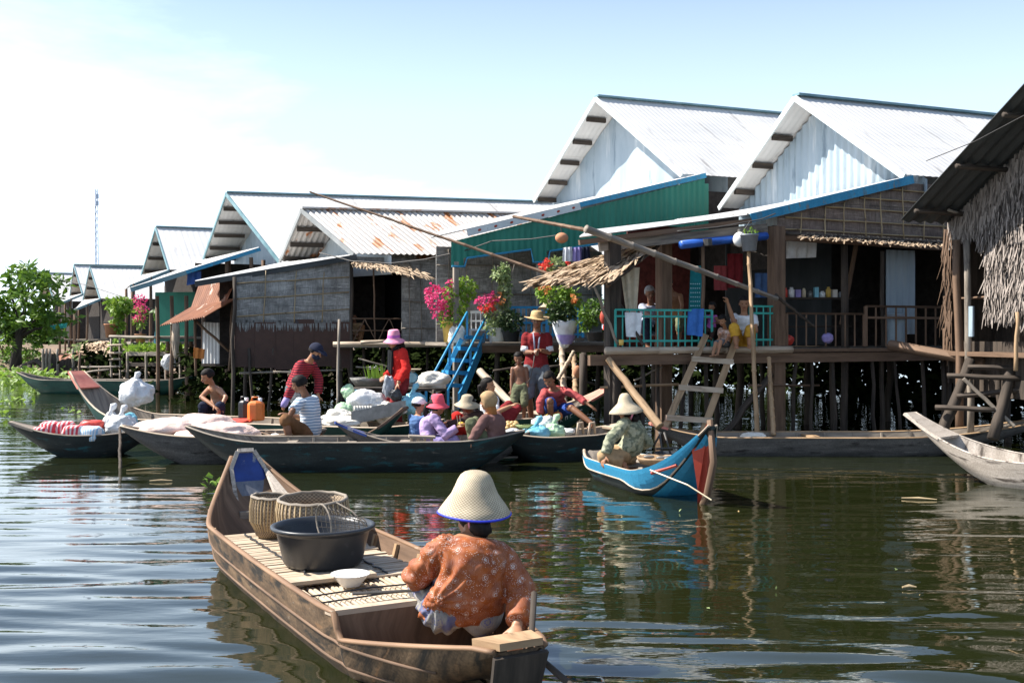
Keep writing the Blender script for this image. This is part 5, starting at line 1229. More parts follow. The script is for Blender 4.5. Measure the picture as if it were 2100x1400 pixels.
for (a, b) in ((P(1360, 940, 11.6), P(1352, 885, 11.7)), (P(1378, 940, 11.6), P(1362, 886, 11.7)), (P(1340, 915, 11.7), P(1356, 886, 11.7)), (P(1345, 920, 11.6), P(1392, 918, 11.6))): m = MB(); m.tube([a, b], .012, 6); m.build('rod', M['wire'], t, True)
m = MB(); m.lathe([(0, 0), (.12, 0), (.15, .06), (.14, .06), (0, .02)], P(1370, 938, 11.7), n=20); m.build('pot', M['plastic_black'], t, True)
bag('crumpled white and red bag on the long grey boat', P(1545, 893, 14.4), (.17, .1, .05), 'sack_white', 41, False)

# ================================================================== poles, ladders, stairs
def bpole(lb, a, b, r0, r1, mat='bamboo', wob=.02, grp=None, nodes=True):
    m = MB(); L = (b - a).length; pts = []; rr = []
    for i in range(10):
        o = V((R.uniform(-wob, wob), R.uniform(-wob, wob), R.uniform(-wob, wob) * .3)) * (0 if i in (0, 9) else .6); c = lerp(a, b, i / 9) + o; d = (b - a) / L; r = lerp(r0, r1, i / 9)
        for e, k in ((-.02, 1.), (-.008, 1.16), (.008, 1.16), (.02, .98)):
            pts.append(c + d * e); rr.append(r * (k if nodes else 1))
    m.tube(pts, rr, 8); tag(m.build('bamboo_pole', M[mat], smooth=True), lb, 'pole', grp)
bpole('long thin bamboo pole slanting across the rusty roof towards the thatch awning', P(637, 394, 18.8), P(1125, 562, 17.2), .016, .028, 'wood_brown')
bpole('short dark bamboo pole slanting in front of the green porch wall', P(1054, 444, 17.4), P(1212, 474, 15.6), .024, .03, 'wood_brown')
bpole('thick bamboo pole slanting down across the shop porch to its corner post', P(1203, 470, 14.3), P(1592, 612, 15.6), .05, .032, 'wood_grey')
bpole('thin bamboo pole continuing past the corner post over the shop railing', P(1592, 606, 15.62), P(1668, 668, 15.9), .026, .02, 'wood_dark')
bpole('tall upright bamboo pole standing in the long grey boat beside the ladder', P(1535, 500, 15.35), P(1553, 895, 14.75), .026, .034, 'wood_warm', .012)
bpole('upright bamboo pole under the teal railing right of the ladder', P(1577, 735, 15.3), P(1586, 890, 14.8), .028, .034, 'wood_warm', .012)
bpole('thin dark stick leaning against the white towel on the railing', P(1240, 570, 15.3), P(1318, 705, 14.9), .02, .022, 'wood_dark', .01)
bpole('flattened plank pole leaning from the porch to the blue boat', P(1249, 738, 14.7), P(1352, 872, 14.0), .045, .06, 'wood_warm', .012, None, False)
bpole('upright pole behind the standing man beside the cloth pot', P(1152, 700, 18.4), P(1158, 845, 17.5), .05, .055, 'wood_pale', .01)
bpole('pole with a worn orange float tied on it, right of the standing man', P(1178, 730, 18.), P(1182, 850, 17.), .045, .05, 'wood_warm', .01)
bpole('short slanting prop between the two poles behind the squatting boy', P(1176, 722, 18.), P(1146, 775, 17.8), .03, .03, 'wood_pale', .01)
bpole('thin grey mooring stick beside the boat with red goods', P(246, 878, 13.7), P(246, 985, 12.6), .018, .02, 'wood_dark', .01)
bpole('pale board leaning between the blue stairs and the standing child', P(985, 762, 17.), P(1050, 830, 16.2), .06, .06, 'wood_pale', .01, None, False)
t = thing('float', 'worn orange fishing float tied to the pole behind the boy', 'float', P(1184, 765, 16.8)); m = MB(); m.ell(P(1184, 762, 16.9), (.07, .05, .1)); m.build('body', M['terracotta'], t, True)
m = MB(); m.tube([P(1180, 752, 16.9), P(1182, 745, 17.)], .01, 5); m.build('cord', M['wire'], t)
t = thing('ladder', 'sunlit wooden ladder leading from the long grey boat up to the shop porch', 'ladder', P(1400, 880, 14.9))
la, lb_, ra_, rb_ = P(1447, 688, 15.45), P(1362, 880, 14.55), P(1516, 678, 15.55), P(1434, 905, 14.6)
for a, b in ((la, lb_), (ra_, rb_)): m = MB(); m.beam(a, b, .09, .07, V((0, -1, .3))); m.build('rail', M['wood_warm'], t)
for py in (738, 797, 857):
    k = (py - 688) / (880 - 688); k2 = (py + 6 - 678) / (905 - 678); a, b = lerp(la, lb_, k), lerp(ra_, rb_, k2); d = (b - a).normalized(); m = MB(); m.beam(a - d * .06 - V((0, .05, 0)), b + d * .06 - V((0, .05, 0)), .06, .075); m.build('rung', M['wood_pale'], t)
t = thing('ladder', 'log ladder below the thatched hut, coloured dark for its shade', 'ladder', P(1985, 890, 14.2))
for a, b in ((P(1990, 738, 14.6), P(1928, 900, 14.3)), (P(2082, 728, 14.2), P(2036, 900, 13.9))): m = MB(); m.pole(a, b, .065, .08); m.build('rail', M['wood_dark'], t, True)  # rails and rungs coloured dark to stand for the hut's shade
for (a, b) in (((1985, 752), (2110, 756)), ((1942, 770), (2095, 776)), ((1962, 812), (2110, 798)), ((1918, 835), (2040, 840))): m = MB(); m.pole(P(*a, 14.35), P(*b, 14.0), .035); m.build('rung', M['wood_dark'], t, True)
bpole('heavy dark plank sloping from the shop railing to the hut ladder', P(1828, 708, 15.9), P(2016, 742, 14.7), .08, .07, 'wood_brown', .01, None, False)
bpole('thin diagonal stick below the hut ladder', P(1978, 778, 14.2), P(2078, 872, 13.9), .025, .025, 'wood_grey', .01, None, False)
# blue stairs
t = thing('stairs', 'bright blue wooden stairs with thin handrails leading up to the green porch house', 'stairs', P(910, 820, 18.6))
T0 = (P(950, 688, 20.0), P(986, 690, 20.3)); T1 = (P(888, 812, 18.3), P(934, 814, 18.6))
for i in range(5):
    k = (i + .12) / 5.0; a, b = lerp(T0[0], T1[0], k), lerp(T0[1], T1[1], k); m = MB(); m.beam(a, b, .2, .07); m.build('tread', M['paint_blue'], t)
sv = V((.04, 0, .07)); m = MB(); m.slab(T0[1] + sv, T1[1] + sv, T1[1] + sv - Z * .27, T0[1] + sv - Z * .27, -.04); m.build('stringer', M['paint_blue'], t)
m = MB(); m.beam(T0[0], T1[0] - Z * .02, .04, .08, V((-1, .3, 1))); m.build('stringer', M['paint_blue'], t)
for (a, b) in ((P(958, 640, 19.9), P(874, 795, 18.2)), (P(999, 645, 20.1), P(919, 800, 18.4))):
    m = MB(); m.tube([a, b], .022, 7); m.build('handrail', M['paint_blue'], t, True)
    for k in (.0, .45, 1.): p = lerp(a, b, k); m = MB(); m.beam(p, p - Z * (.45 if k < 1 else .3), .04, .04); m.build('baluster', M['paint_blue'], t)

# ================================================================== plants in pots
def plant(lb, pot, clumps, flowers=(), stems=(), leafm='leaf_bright', name='potted_plant', grp='potted plants on the porches', cat='plant', lsz=.09):
    t = thing(name, lb, cat, pot[0] if pot else clumps[0][0], grp)
    if pot:
        c, r, h, mt = pot; m = MB(); m.lathe([(0, 0), (r * .78, 0), (r, h * .9), (r * 1.08, h * .92), (r * 1.08, h), (r * .95, h), (r * .9, h * .9), (0, h * .88)], c, n=20); m.build('pot', M[mt], t, True)
    m = MB()
    for (c, r, n) in clumps: m.leaves(c, r, n, lsz, .5, .6, .6)
    m.build('foliage', M[leafm], t)
    for (mt, lst) in flowers:
        m = MB()
        for (c, r, n) in lst: m.leaves(c, r, n, .065, .3, .5, .9, fold=.4)
        m.build('blossom', M[mt], t)
    if stems:
        m = MB()
        for (a, b) in stems:
            for q in range(4): m.pole(a + V((R.uniform(-.03, .03), 0, 0)), b + V((R.uniform(-.25, .25), R.uniform(-.1, .1), R.uniform(-.1, .1))), .012, .006, .03, 5, 4)
        m.build('stem', M['wood_grey'], t, True)
    return t
def pr(px, py, Y, rx, rz, n, ry=None): s = Y / F; return (P(px, py, Y), (rx * s, (ry or rx) * s, rz * s), n)
plant('pink flowering bougainvillea in a yellow planter left of the blue stairs', (P(925, 702, 20.2), .17, .4, 'plastic_yellow'),
      [pr(935, 610, 20.2, 26, 38, 420), pr(955, 592, 20.2, 22, 22, 220), pr(915, 655, 20.1, 16, 14, 120), pr(940, 650, 20.1, 18, 24, 120)],
      [('petal_pink', [pr(897, 612, 20.05, 24, 24, 190), pr(905, 640, 20.05, 20, 14, 70), pr(886, 598, 20.05, 14, 14, 50), pr(926, 580, 20.1, 8, 6, 18)])], [(P(928, 672, 20.2), P(940, 600, 20.2))])
plant('pink and red flowering plant in a pale pot right of the blue stairs', (P(1022, 700, 19.9), .16, .25, 'sack_white'),
      [pr(1020, 640, 19.9, 26, 30, 330), pr(1035, 590, 19.9, 12, 30, 140), pr(1040, 655, 19.85, 20, 20, 160), pr(1010, 670, 19.8, 14, 16, 90)],
      [('petal_pink', [pr(995, 618, 19.75, 20, 14, 80), pr(1010, 610, 19.75, 14, 10, 40)]), ('petal_red', [pr(1000, 632, 19.7, 16, 8, 40), pr(1004, 628, 19.65, 6, 5, 16)]), ('petal_orange', [pr(1022, 612, 19.75, 14, 12, 40)])], [(P(1022, 678, 19.9), P(1018, 620, 19.9))], 'leaf_pale')
plant('dark leaved plant in a black pot below the pale climber', (P(1048, 700, 19.75), .17, .2, 'plastic_black'), [pr(1048, 662, 19.7, 22, 22, 260)], leafm='leaf_dark')
plant('pale green climber on the white porch post', None, [pr(1030, 560, 19.9, 18, 14, 130), pr(1024, 566, 19.8, 16, 10, 60), pr(1034, 545, 19.9, 6, 8, 24), pr(1036, 585, 19.9, 9, 20, 80)], stems=[(P(1040, 640, 19.9), P(1034, 550, 19.9))], leafm='leaf_pale')
plant('bushy green plant with orange blooms under the thatch awning', None, [pr(1140, 600, 17.6, 34, 28, 420), pr(1165, 615, 17.5, 26, 22, 240), pr(1112, 592, 17.6, 14, 12, 70)],
      [('petal_orange', [pr(1118, 590, 17.3, 10, 8, 26), pr(1178, 612, 17.2, 7, 5, 18)])], [(P(1148, 660, 17.6), P(1140, 600, 17.6))], 'leaf_bright')
t = plant('dark trailing plant in a hanging white and violet cloth pot', None, [pr(1150, 640, 17.2, 26, 22, 260), pr(1135, 650, 17.1, 16, 14, 90)], leafm='leaf_dark')
m = MB(); c = P(1158, 712, 17.2); m.lathe([(0, 0), (.06, .02), (.12, .12), (.18, .3), (.22, .42), (.2, .42), (0, .36)], c, n=24, wave=lambda th, i: .02 * math.sin(th * 7)); m.build('cloth_pot', M['cl_white'], t, True)
m = MB(); m.lathe([(.085, .05), (.13, .12), (.16, .2)], c - V((-.02, .02, 0)), n=24); m.build('violet_cloth', M['cl_violet'], t, True)
plant('white dotted dark shrub between the green window and the teal railing', (P(1222, 700, 16.9), .15, .15, 'plastic_black'), [pr(1222, 640, 16.9, 32, 26, 330), pr(1200, 660, 16.9, 16, 20, 120), pr(1240, 630, 16.8, 18, 18, 140)], leafm='leaf', lsz=.08)
plant('hanging pot of red flowers below the corrugated eave', (P(1140, 560, 17.8), .1, .12, 'plastic_grey'), [pr(1138, 545, 17.8, 24, 16, 140)], [('petal_red', [pr(1113, 545, 17.6, 8, 8, 28), pr(1165, 532, 17.6, 7, 6, 20), pr(1126, 540, 17.6, 6, 6, 14)])], leafm='leaf_pale')
t = thing('lantern', 'round red paper lantern beside the teal railing', 'lantern', P(1240, 668, 16.5)); m = MB(); m.ell(P(1240, 650, 16.5), (.075, .075, .12), None, 16, 10); m.build('shade', M['paint_red'], t, True); m = MB(); m.tube([P(1240, 634, 16.5), P(1240, 628, 16.5)], .03, 8); m.tube([P(1240, 666, 16.5), P(1240, 676, 16.5)], .03, 8); m.build('tassel', M['plastic_red'], t)
bag('white sack resting beside the yellow planter behind the stairs', P(938, 692, 20.), (.17, .14, .24), 'sack_white', 51, False, cat='sack')
t = thing('chair', 'white plastic garden chair at the top of the blue stairs', 'chair', P(985, 700, 20.4)); c = P(985, 676, 20.4)
m = MB(); m.beam(c - V((.2, 0, 0)), c + V((.2, 0, 0)), .38, .04); m.build('seat', M['white_paint'], t)
m = MB()
for i in range(5): m.beam(c + V((-.18 + .09 * i, .18, 0)), c + V((-.18 + .09 * i, .22, .34)), .025, .02)
m.beam(c + V((-.2, .22, .34)), c + V((.2, .22, .34)), .03, .05); m.beam(c + V((-.2, .2, .17)), c + V((.2, .2, .17)), .03, .03); m.build('backrest', M['white_paint'], t)
for sx in (-1, 1):
    for sy in (-1, 1): m = MB(); m.beam(c + V((.18 * sx, .16 * sy, 0)), c + V((.2 * sx, .18 * sy, -.26)), .035, .035); m.build('leg', M['white_paint'], t)
m = MB(); c = P(1125, 632, 18.); m.lathe([(.18, 0), (.1, .05), (.085, .1), (0, .13)], c, n=20, wave=lambda t, i: .02 * math.sin(2 * t)); tag(m.build('straw_hat', M['straw'], smooth=True), 'pale hat hanging on the porch plants above the standing man', 'hat')
t = thing('pole_sign_pot', 'wicker hanging pot under the corrugated eave', 'hanging pot', P(1152, 500, 17.9)); m = MB(); m.ell(P(1152, 488, 17.9), (.11, .11, .09)); m.build('pot', M['terracotta'], t, True); m = MB(); m.tube([P(1152, 478, 17.9), P(1150, 466, 17.9)], .008, 5); m.build('cord', M['wire'], t)
t = thing('laundry', 'white and navy clothes hanging under the corrugated eave by the red flowers', 'clothes', P(1172, 540, 17.3))
for px, mt in ((1164, 'cl_white'), (1184, 'cl_violet'), (1200, 'cl_navy')): m = MB(); m.sheet(P(px - 9, 508, 17.3), P(px + 9, 506, 17.3), P(px + 11, 536, 17.3), P(px - 11, 536, 17.3), 8, 3, .06, .02, .008); m.build('garment', M[mt], t, True)

# ================================================================== porch objects
def hang(lb, pts, mat, name='hanging_cloth', cat='cloth', wl=.12, amp=.02, grp=None):
    m = MB(); m.sheet(*pts, 10, 4, wl, amp, .008); return tag(m.build(name, M[mat], smooth=True), lb, cat, grp)
hang('long cream curtain hanging at the left end of the shop porch', [P(1272, 552, 15.25), P(1312, 548, 15.3), P(1306, 640, 15.3), P(1284, 640, 15.25)], 'cl_cream', 'curtain', 'curtain')
hang('white towel draped over the teal railing', [P(1281, 640, 14.95), P(1316, 641, 15.0), P(1312, 692, 14.95), P(1284, 690, 14.92)], 'cl_white', wl=.16)
hang('bright blue cloth draped over the railing beside the toddler', [P(1411, 634, 15.35), P(1443, 633, 15.4), P(1440, 690, 15.3), P(1408, 686, 15.28)], 'cl_blue', wl=.15)
t = hang('dark teal dotted dress hanging from the porch roof', [P(1416, 545, 15.8), P(1436, 545, 15.85), P(1440, 634, 15.85), P(1412, 634, 15.8)], 'cl_teal', wl=.2)
m = MB()
for i in range(5):
    for j in range(6): m.ell(P(1417 + i * 4.4, 582 + j * 9, 15.74), (.011, .004, .009), None, 6, 4)
m.build('dot', M['dial'], t)
for px, py, w_, h_, mt, lb in ((1508, 520, 16, 70, 'cl_maroon', 'dark red garment hanging behind the slanting bamboo pole'), (1478, 545, 14, 50, 'cl_brick', 'brick red garment hanging deep inside the porch'), (1560, 560, 12, 50, 'cl_denim', 'faded denim garment hanging beside the corner post')):
    hang(lb, [P(px - w_, py, 16.4), P(px + w_, py, 16.5), P(px + w_, py + h_, 16.5), P(px - w_, py + h_, 16.4)], mt, 'garment', 'clothes')
hang('pair of white cloths hanging under the thatch eave of the shop', [P(1612, 490, 16.5), P(1672, 490, 16.8), P(1670, 528, 16.8), P(1612, 530, 16.5)], 'cl_white', wl=.22, amp=.03)
t = thing('tarpaulin', 'rolled blue tarpaulin under the porch eave', 'tarpaulin', P(1400, 500, 15.3)); m = MB(); m.tube([P(1397, 502, 15.2), P(1450, 496, 15.5), P(1572, 484, 15.9)], .06, 8); m.build('roll', M['tarp_blue'], t, True); m = MB(); m.tube([P(1450, 490, 15.4), P(1451, 504, 15.4)], .07, 8); m.build('tie', M['wire'], t)
t = thing('bucket', 'dark blue plastic bucket hanging at the porch corner with sprouting greens', 'bucket', P(1537, 515, 15.3)); c = P(1537, 515, 15.3)
m = MB(); m.lathe([(0, 0), (.095, 0), (.125, .22), (.135, .22), (.135, .235), (.12, .235), (.09, .03), (0, .03)], c, n=24); m.build('pail', M['plastic_grey'], t, True); m = MB(); m.leaves(c + Z * .26, (.1, .1, .04), 30, .06); m.build('sprout', M['leaf_bright'], t)
m = MB(); m.tube([c + V((-.13, 0, .22)), c + V((0, 0, .42)), c + V((.13, 0, .22))], .006, 5); m.build('handle', M['wire'], t)
t = thing('lamp_globe', 'round white lampshade beside the hanging blue bucket', 'lamp', P(1516, 505, 15.5)); m = MB(); m.ell(P(1517, 491, 15.5), (.1, .1, .11)); m.build('globe', M['enamel'], t, True); m = MB(); m.tube([P(1517, 478, 15.5), P(1517, 470, 15.5)], .03, 8); m.build('cap', M['metal_grey'], t)
t = thing('shelf', 'dark wooden shelf of the shop behind the bamboo railing', 'shelf', Bn(.3, 1.9, 1.2)); sa, sb = P(1600, 612, 17.), P(1735, 612, 17.4)
m = MB(); m.beam(sa, sb, .3, .03); m.build('board', M['wood_dark'], t); m = MB(); m.beam(sa - Z * .45, sb - Z * .45, .3, .03); m.build('board', M['wood_dark'], t)
for p in (sa, sb): m = MB(); m.beam(p + Z * .3, p - Z * .6, .04, .04); m.build('upright', M['wood_dark'], t)
gl = ['plastic_red', 'enamel', 'cl_violet', 'enamel_cream', 'metal_grey', 'plastic_cyan', 'enamel', 'plastic_yellow', 'sack_white', 'plastic_grey']
for i, g in enumerate(gl):
    c = lerp(sa, sb, .06 + .093 * i) + Z * .017 - V((0, .06, 0)); h_ = R.uniform(.08, .17); m = MB(); r_ = R.uniform(.03, .05)
    if i % 3 == 2: m.beam(c, c + Z * h_, r_ * 2, r_ * 2)
    else: m.lathe([(0, 0), (r_, 0), (r_, h_ * .75), (r_ * .6, h_ * .85), (r_ * .6, h_), (0, h_)], c, n=12)
    tag(m.build('jar', M[g], smooth=i % 3 != 2), 'one of the small jars and boxes lined up on the shop shelf', 'jar', 'goods on the shop shelf')
t = thing('barrel', 'tall pale blue plastic barrel behind the shop railing', 'barrel', P(1835, 708, 16.9)); c = P(1836, 706, 17.)
m = MB(); m.lathe([(0, 0), (.14, 0), (.15, .03), (.15, .46), (.13, .5), (0, .5)], c, n=24); m.build('drum', M['tin_pale_blue'], t, True); m = MB(); m.lathe([(.155, .42), (.16, .43), (.16, .46), (.155, .47)], c, n=24); m.build('hoop', M['plastic_grey'], t, True)
for px, py, mt, lb in ((1616, 704, 'plastic_red', 'orange red basket on the shop floor by the railing'), (1697, 700, 'cl_violet', 'pale violet bundle on the shop floor'), (1602, 706, 'enamel_cream', 'small cream pot beside the orange red basket')):
    m = MB(); blob(m, P(px, py - 7, 16.3), (.09, .08, .08), px, .12); tag(m.build('bundle', M[mt], smooth=True), lb, 'bundle')
t = thing('plastic_cup', 'small yellow cup tied on the teal railing', 'cup', P(1274, 706, 14.9)); m = MB(); m.lathe([(0, 0), (.03, 0), (.036, .08), (.03, .08), (0, .01)], P(1274, 708, 14.85), n=12); m.build('cup_body', M['plastic_yellow'], t, True); m = MB(); m.tube([P(1274, 699, 14.85), P(1275, 694, 14.87)], .006, 5); m.build('cord', M['wire'], t)
# thatch awning at the porch end
t = thing('thatch_awning', 'ragged brown thatch awning sloping out from the shop porch', 'awning', P(1255, 577, 14.5))
a, b, c, d = P(1198, 538, 16.2), P(1354, 498, 15.6), P(1254, 578, 14.35), P(1086, 580, 15.2)
m = MB(); m.sheet(a - Z * .05, b - Z * .05, c - Z * .04, d - Z * .04, 6, 4, 0, 0, .03); m.build('underlay', M['wood_dark'], t)
m = MB(); m.thatch(a, b, c, d, 12, 46, .36, .05, .04, .35); m.thatch(b, a, d, c, 8, 20, .3, .04, .05, .5); m.build('thatch', M['thatch_warm'], t)
for k in (.05, .5, .95): m = MB(); m.pole(lerp(a, b, k) - Z * .07, lerp(d, c, k) - Z * .06, .022); m.build('rafter', M['wood_brown'], t, True)
m = MB(); m.pole(lerp(d, c, .8) - Z * .06, P(1270, 715, 14.95), .02, .02); m.build('prop', M['wood_grey'], t, True)
# rusty awning at left
t = thing('rusty_awning', 'bent rusty corrugated awning left of the woven wall house', 'awning', P(400, 660, 24.3))
m = MB(); m.sheet(P(408, 584, 25.5), P(485, 576, 24.2), P(464, 622, 23.7), P(391, 634, 25.), 1, 2, .1, .014, .008); m.build('upper_sheet', M['rust_awning'], t, True)
m = MB(); m.sheet(P(388, 632, 25.0), P(488, 611, 23.6), P(420, 650, 22.6), P(328, 668, 24.0), 1, 2, .1, .014, .008); m.build('lower_sheet', M['rust_awning'], t, True)
for a, b in ((P(402, 770, 23.6), P(400, 650, 23.4)), (P(470, 760, 23.6), P(478, 618, 23.6)), (P(395, 652, 23.5), P(470, 720, 23.8))): m = MB(); m.pole(a, b, .03); m.build('prop', M['wood_brown'], t, True)
t = thing('corrugated_panel', 'sunlit corrugated panel with blue pail behind the shirtless boy', 'panel', P(440, 750, 24.2)); m = MB(); m.sheet(P(416, 660, 24.6), P(456, 662, 24.4), P(458, 748, 24.4), P(414, 748, 24.6), 1, 1, .09, .012, .008, sag=0); m.build('sheet', M['tin'], t, True); m = MB(); m.beam(P(414, 748, 24.5), P(460, 748, 24.3), .05, .06); m.build('rail', M['wood_dark'], t)
# water tank, wires, mast
t = thing('water_tank', 'pale round water tank between the two tall gables', 'tank', P(1465, 410, 23.8)); m = MB(); m.lathe([(0, 0), (.26, 0), (.28, .04), (.28, .5), (.2, .6), (.06, .64), (0, .64)], P(1466, 404, 23.8), n=24); m.build('drum', M['tin_pale_blue'], t, True)
m = MB(); m.tube([P(1458, 404, 23.7), P(1454, 425, 23.6)], .07, 8); m.build('pipe', M['plastic_cyan'], t); m = MB(); m.beam(P(1440, 407, 23.8), P(1500, 408, 23.9), .5, .08); m.build('platform', M['wood_dark'], t)
def cable(lb, pts, r=.007):
    o = [V(p) for p in pts]; q = []
    for i in range(len(o) - 1):
        for k in range(6): q.append(lerp(o[i], o[i + 1], k / 6))
    q.append(o[-1]); m = MB(); m.tube(q, r, 5); tag(m.build('cable', M['wire'], smooth=True), lb, 'cable', 'wires between the houses')
cable('sagging wire from the rusty roof to the green porch', [P(655, 518, 23.2), P(720, 535, 22.5), P(800, 540, 22), P(870, 532, 21), P(960, 512, 20), P(1010, 494, 19.6)], .011)
cable('wire from the porch valance to the wicker hanging pot', [P(1010, 494, 19.6), P(1090, 490, 19), P(1160, 480, 18)], .009)
cable('pink power wire along the shop porch fascia', [P(1390, 474, 14.9), P(1470, 466, 15.2), P(1560, 450, 15.7), P(1590, 438, 15.85)], .01)
cable('pale guy wire running up in front of the hut roof', [P(1900, 330, 14), P(2000, 290, 13), P(2110, 232, 12)], .006)
cable('wire sagging over the far cottages at left', [P(95, 568, 45), P(180, 585, 42), P(262, 612, 38), P(330, 640, 33), P(370, 665, 30)], .012)
t = thing('radio_mast', 'slender pale lattice radio mast rising far behind the cottages', 'mast', P(200, 690, 170)); m = MB(); c0, c1 = P(200, 690, 170), P(197, 388, 170)
for q in range(3):
    o = V((math.cos(q * 2.1), math.sin(q * 2.1), 0)) * .28; m.tube([c0 + o, c1 + o * .8], .06, 5)
for i in range(22):
    z0, z1 = i / 22, (i + 1) / 22
    for q in range(3):
        o = V((math.cos(q * 2.1), math.sin(q * 2.1), 0)) * .28; o2 = V((math.cos(q * 2.1 + 2.1), math.sin(q * 2.1 + 2.1), 0)) * .28; m.tube([lerp(c0, c1, z0) + o, lerp(c0, c1, z1) + o2], .035, 4)
m.build('lattice', M['mast'], t)
for py in (398, 412): m = MB(); m.tube([P(198, py, 169.5), P(198, py + 9, 169.5)], .35, 8); m.build('antenna', M['mast'], t)

# ================================================================== left bank
tr = thing('tree', 'leafy broad crowned tree at the left edge of the picture', 'tree', P(33, 752, 44)); Y = 44; s_ = Y / F
m = MB(); base = P(33, 760, Y); m.tube([base, P(34, 720, Y), P(40, 680, Y), P(48, 640, Y)], [.26, .2, .16, .12], 9)
for (a, b) in (((38, 700), (0, 640)), ((40, 690), (80, 650)), ((46, 660), (60, 590)), ((44, 670), (20, 600)), ((42, 690), (100, 670)), ((36, 705), (-30, 670))): m.tube([P(*a, Y), lerp(P(*a, Y), P(*b, Y), .5) + Z * .1, P(*b, Y)], [.09, .06, .03], 6)
m.tube([base, P(75, 740, Y - 1), P(110, 765, Y - 1.5)], [.16, .12, .07], 7); m.tube([base, P(60, 752, Y - 1), P(85, 775, Y - 2)], [.14, .1, .05], 7)
m.build('trunk', M['wood_dark'], tr, True)
m = MB()
tree_clumps = [(R.gauss(30, 42), R.uniform(560, 700), R.uniform(9, 22), R.uniform(7, 15)) for _ in range(36)] + [(115, 612, 14, 8), (72, 556, 10, 9), (128, 650, 14, 9), (30, 545, 14, 10), (120, 688, 16, 9), (5, 552, 14, 9), (98, 575, 9, 8)]
tree_clumps = [(x, y, a_, b_, int(a_ * b_ * .26)) for x, y, a_, b_ in tree_clumps if ((x - 40) / 92) ** 2 + ((y - 640) / 105) ** 2 < 1.05]
for (px, py, rx, rz, n) in tree_clumps:
    c = P(px, py, Y); m.leaves(c + V((0, R.uniform(-1.3, 1.3), 0)), (rx * s_, rx * s_ * 1.1, rz * s_), n, .4, .6, .5, .42)
m.build('crown', M['leaf'], tr)
for (px, py, Y_, rx, rz, n, mt, lb) in ((8, 705, 43, 20, 20, 130, 'leaf_bright', 'yellow green bush low at the left edge below the tree'), (60, 712, 46, 26, 18, 150, 'leaf', 'dark bush right of the tree trunk'), (168, 722, 40, 24, 20, 120, 'leaf_pale', 'dry bush with reddish tips in front of the twin cottages'), (240, 706, 36, 16, 10, 80, 'leaf_bright', 'small bright potted shrub above the bank ladder'), (330, 640, 31, 14, 12, 60, 'leaf', 'small green shrub beside the hanging white cloth')):
    t = thing('bush', lb, 'bush', P(px, py + rz, Y_), 'bushes along the bank'); k = Y_ / F; m = MB(); m.leaves(P(px, py, Y_), (rx * k, rx * k, rz * k), n, .2, .6, .6); m.build('foliage', M[mt], t); m = MB()
    for q in range(4): m.pole(P(px + R.uniform(-3, 3), py + rz + 6, Y_), P(px + R.uniform(-10, 10), py, Y_), .03, .015, .03, 5, 3)
    m.build('stem', M['wood_brown'], t)
plant('tall yellow green shrub in a terracotta jar on the left bank', (P(228, 692, 33), .2, .42, 'terracotta'), [pr(244, 630, 33, 22, 18, 260), pr(256, 622, 33, 16, 10, 100), pr(240, 660, 33, 10, 22, 120), pr(222, 618, 33, 6, 6, 24)], leafm='leaf_bright', lsz=.17, stems=[(P(242, 664, 33), P(244, 630, 33))])
plant('magenta bougainvillea beside the yellow green shrub on the left bank', (P(288, 702, 32), .16, .25, 'terracotta'), [pr(288, 650, 32, 10, 22, 110)], [('petal_pink', [pr(288, 614, 31.8, 14, 10, 90), pr(290, 632, 31.8, 14, 9, 80), pr(286, 652, 31.8, 12, 8, 60)])], [(P(288, 690, 32), P(288, 630, 32))], lsz=.15)
t = thing('garden_bed', 'raised wooden garden bed full of bright green seedlings', 'garden bed', P(315, 760, 31)); m = MB(); m.slab(P(258, 722, 31), P(372, 722, 29.8), P(378, 716, 31.5), P(270, 716, 32.6), .1); m.build('tray', M['wood_grey'], t)
m = MB(); m.slab(P(262, 744, 31), P(372, 744, 29.8), P(378, 734, 31.5), P(270, 734, 32.6), .1); m.build('tray', M['wood_dark'], t)
m = MB()
for k in range(700):
    x, y = R.random(), R.random(); p = lerp(lerp(P(260, 720, 31), P(372, 720, 29.8), x), lerp(P(270, 714, 32.6), P(378, 714, 31.5), x), y); m.leaf(p, R.uniform(.1, .3), V((0, -.2, 1)), .5, .4)
for k in range(260):
    x, y = R.random(), R.random(); p = lerp(lerp(P(265, 741, 31), P(360, 741, 29.8), x), lerp(P(272, 733, 32.6), P(366, 733, 31.5), x), y); m.leaf(p, R.uniform(.08, .22), V((0, -.4, 1)), .5, .4)
m.build('seedlings', M['leaf_bright'], t)
for px, Y_ in ((262, 31), (300, 30.6), (340, 30.2), (370, 29.8), (276, 32.4), (330, 32)): m = MB(); m.pole(P(px, 722, Y_), P(px, 790, Y_), .045); m.build('leg', M['wood_grey'], t, True)
t = thing('ladder', 'small pale ladder rising from the bank left of the garden bed', 'ladder', P(236, 790, 31.5))
for px in (228, 246): m = MB(); m.pole(P(px, 690, 31.8), P(px, 785, 31.3), .035); m.build('rail', M['wood_grey'], t, True)
for py in (708, 724, 737, 752, 768): m = MB(); m.pole(P(223, py, 31.5), P(251, py - 1, 31.5), .03); m.build('rung', M['wood_pale'], t, True)
t = thing('deck_frame', 'low pole deck frame along the left bank', 'jetty', P(300, 780, 31.5))
for (a, b, r) in (((150, 765), (225, 757), .03), ((250, 762), (400, 748), .045), ((255, 776), (380, 768), .04), ((225, 690), (330, 692), .05), ((160, 752), (240, 752), .03)): m = MB(); m.pole(P(*a, 31.8), P(*b, 31), r, r, .04); m.build('pole', M['wood_grey'], t, True)
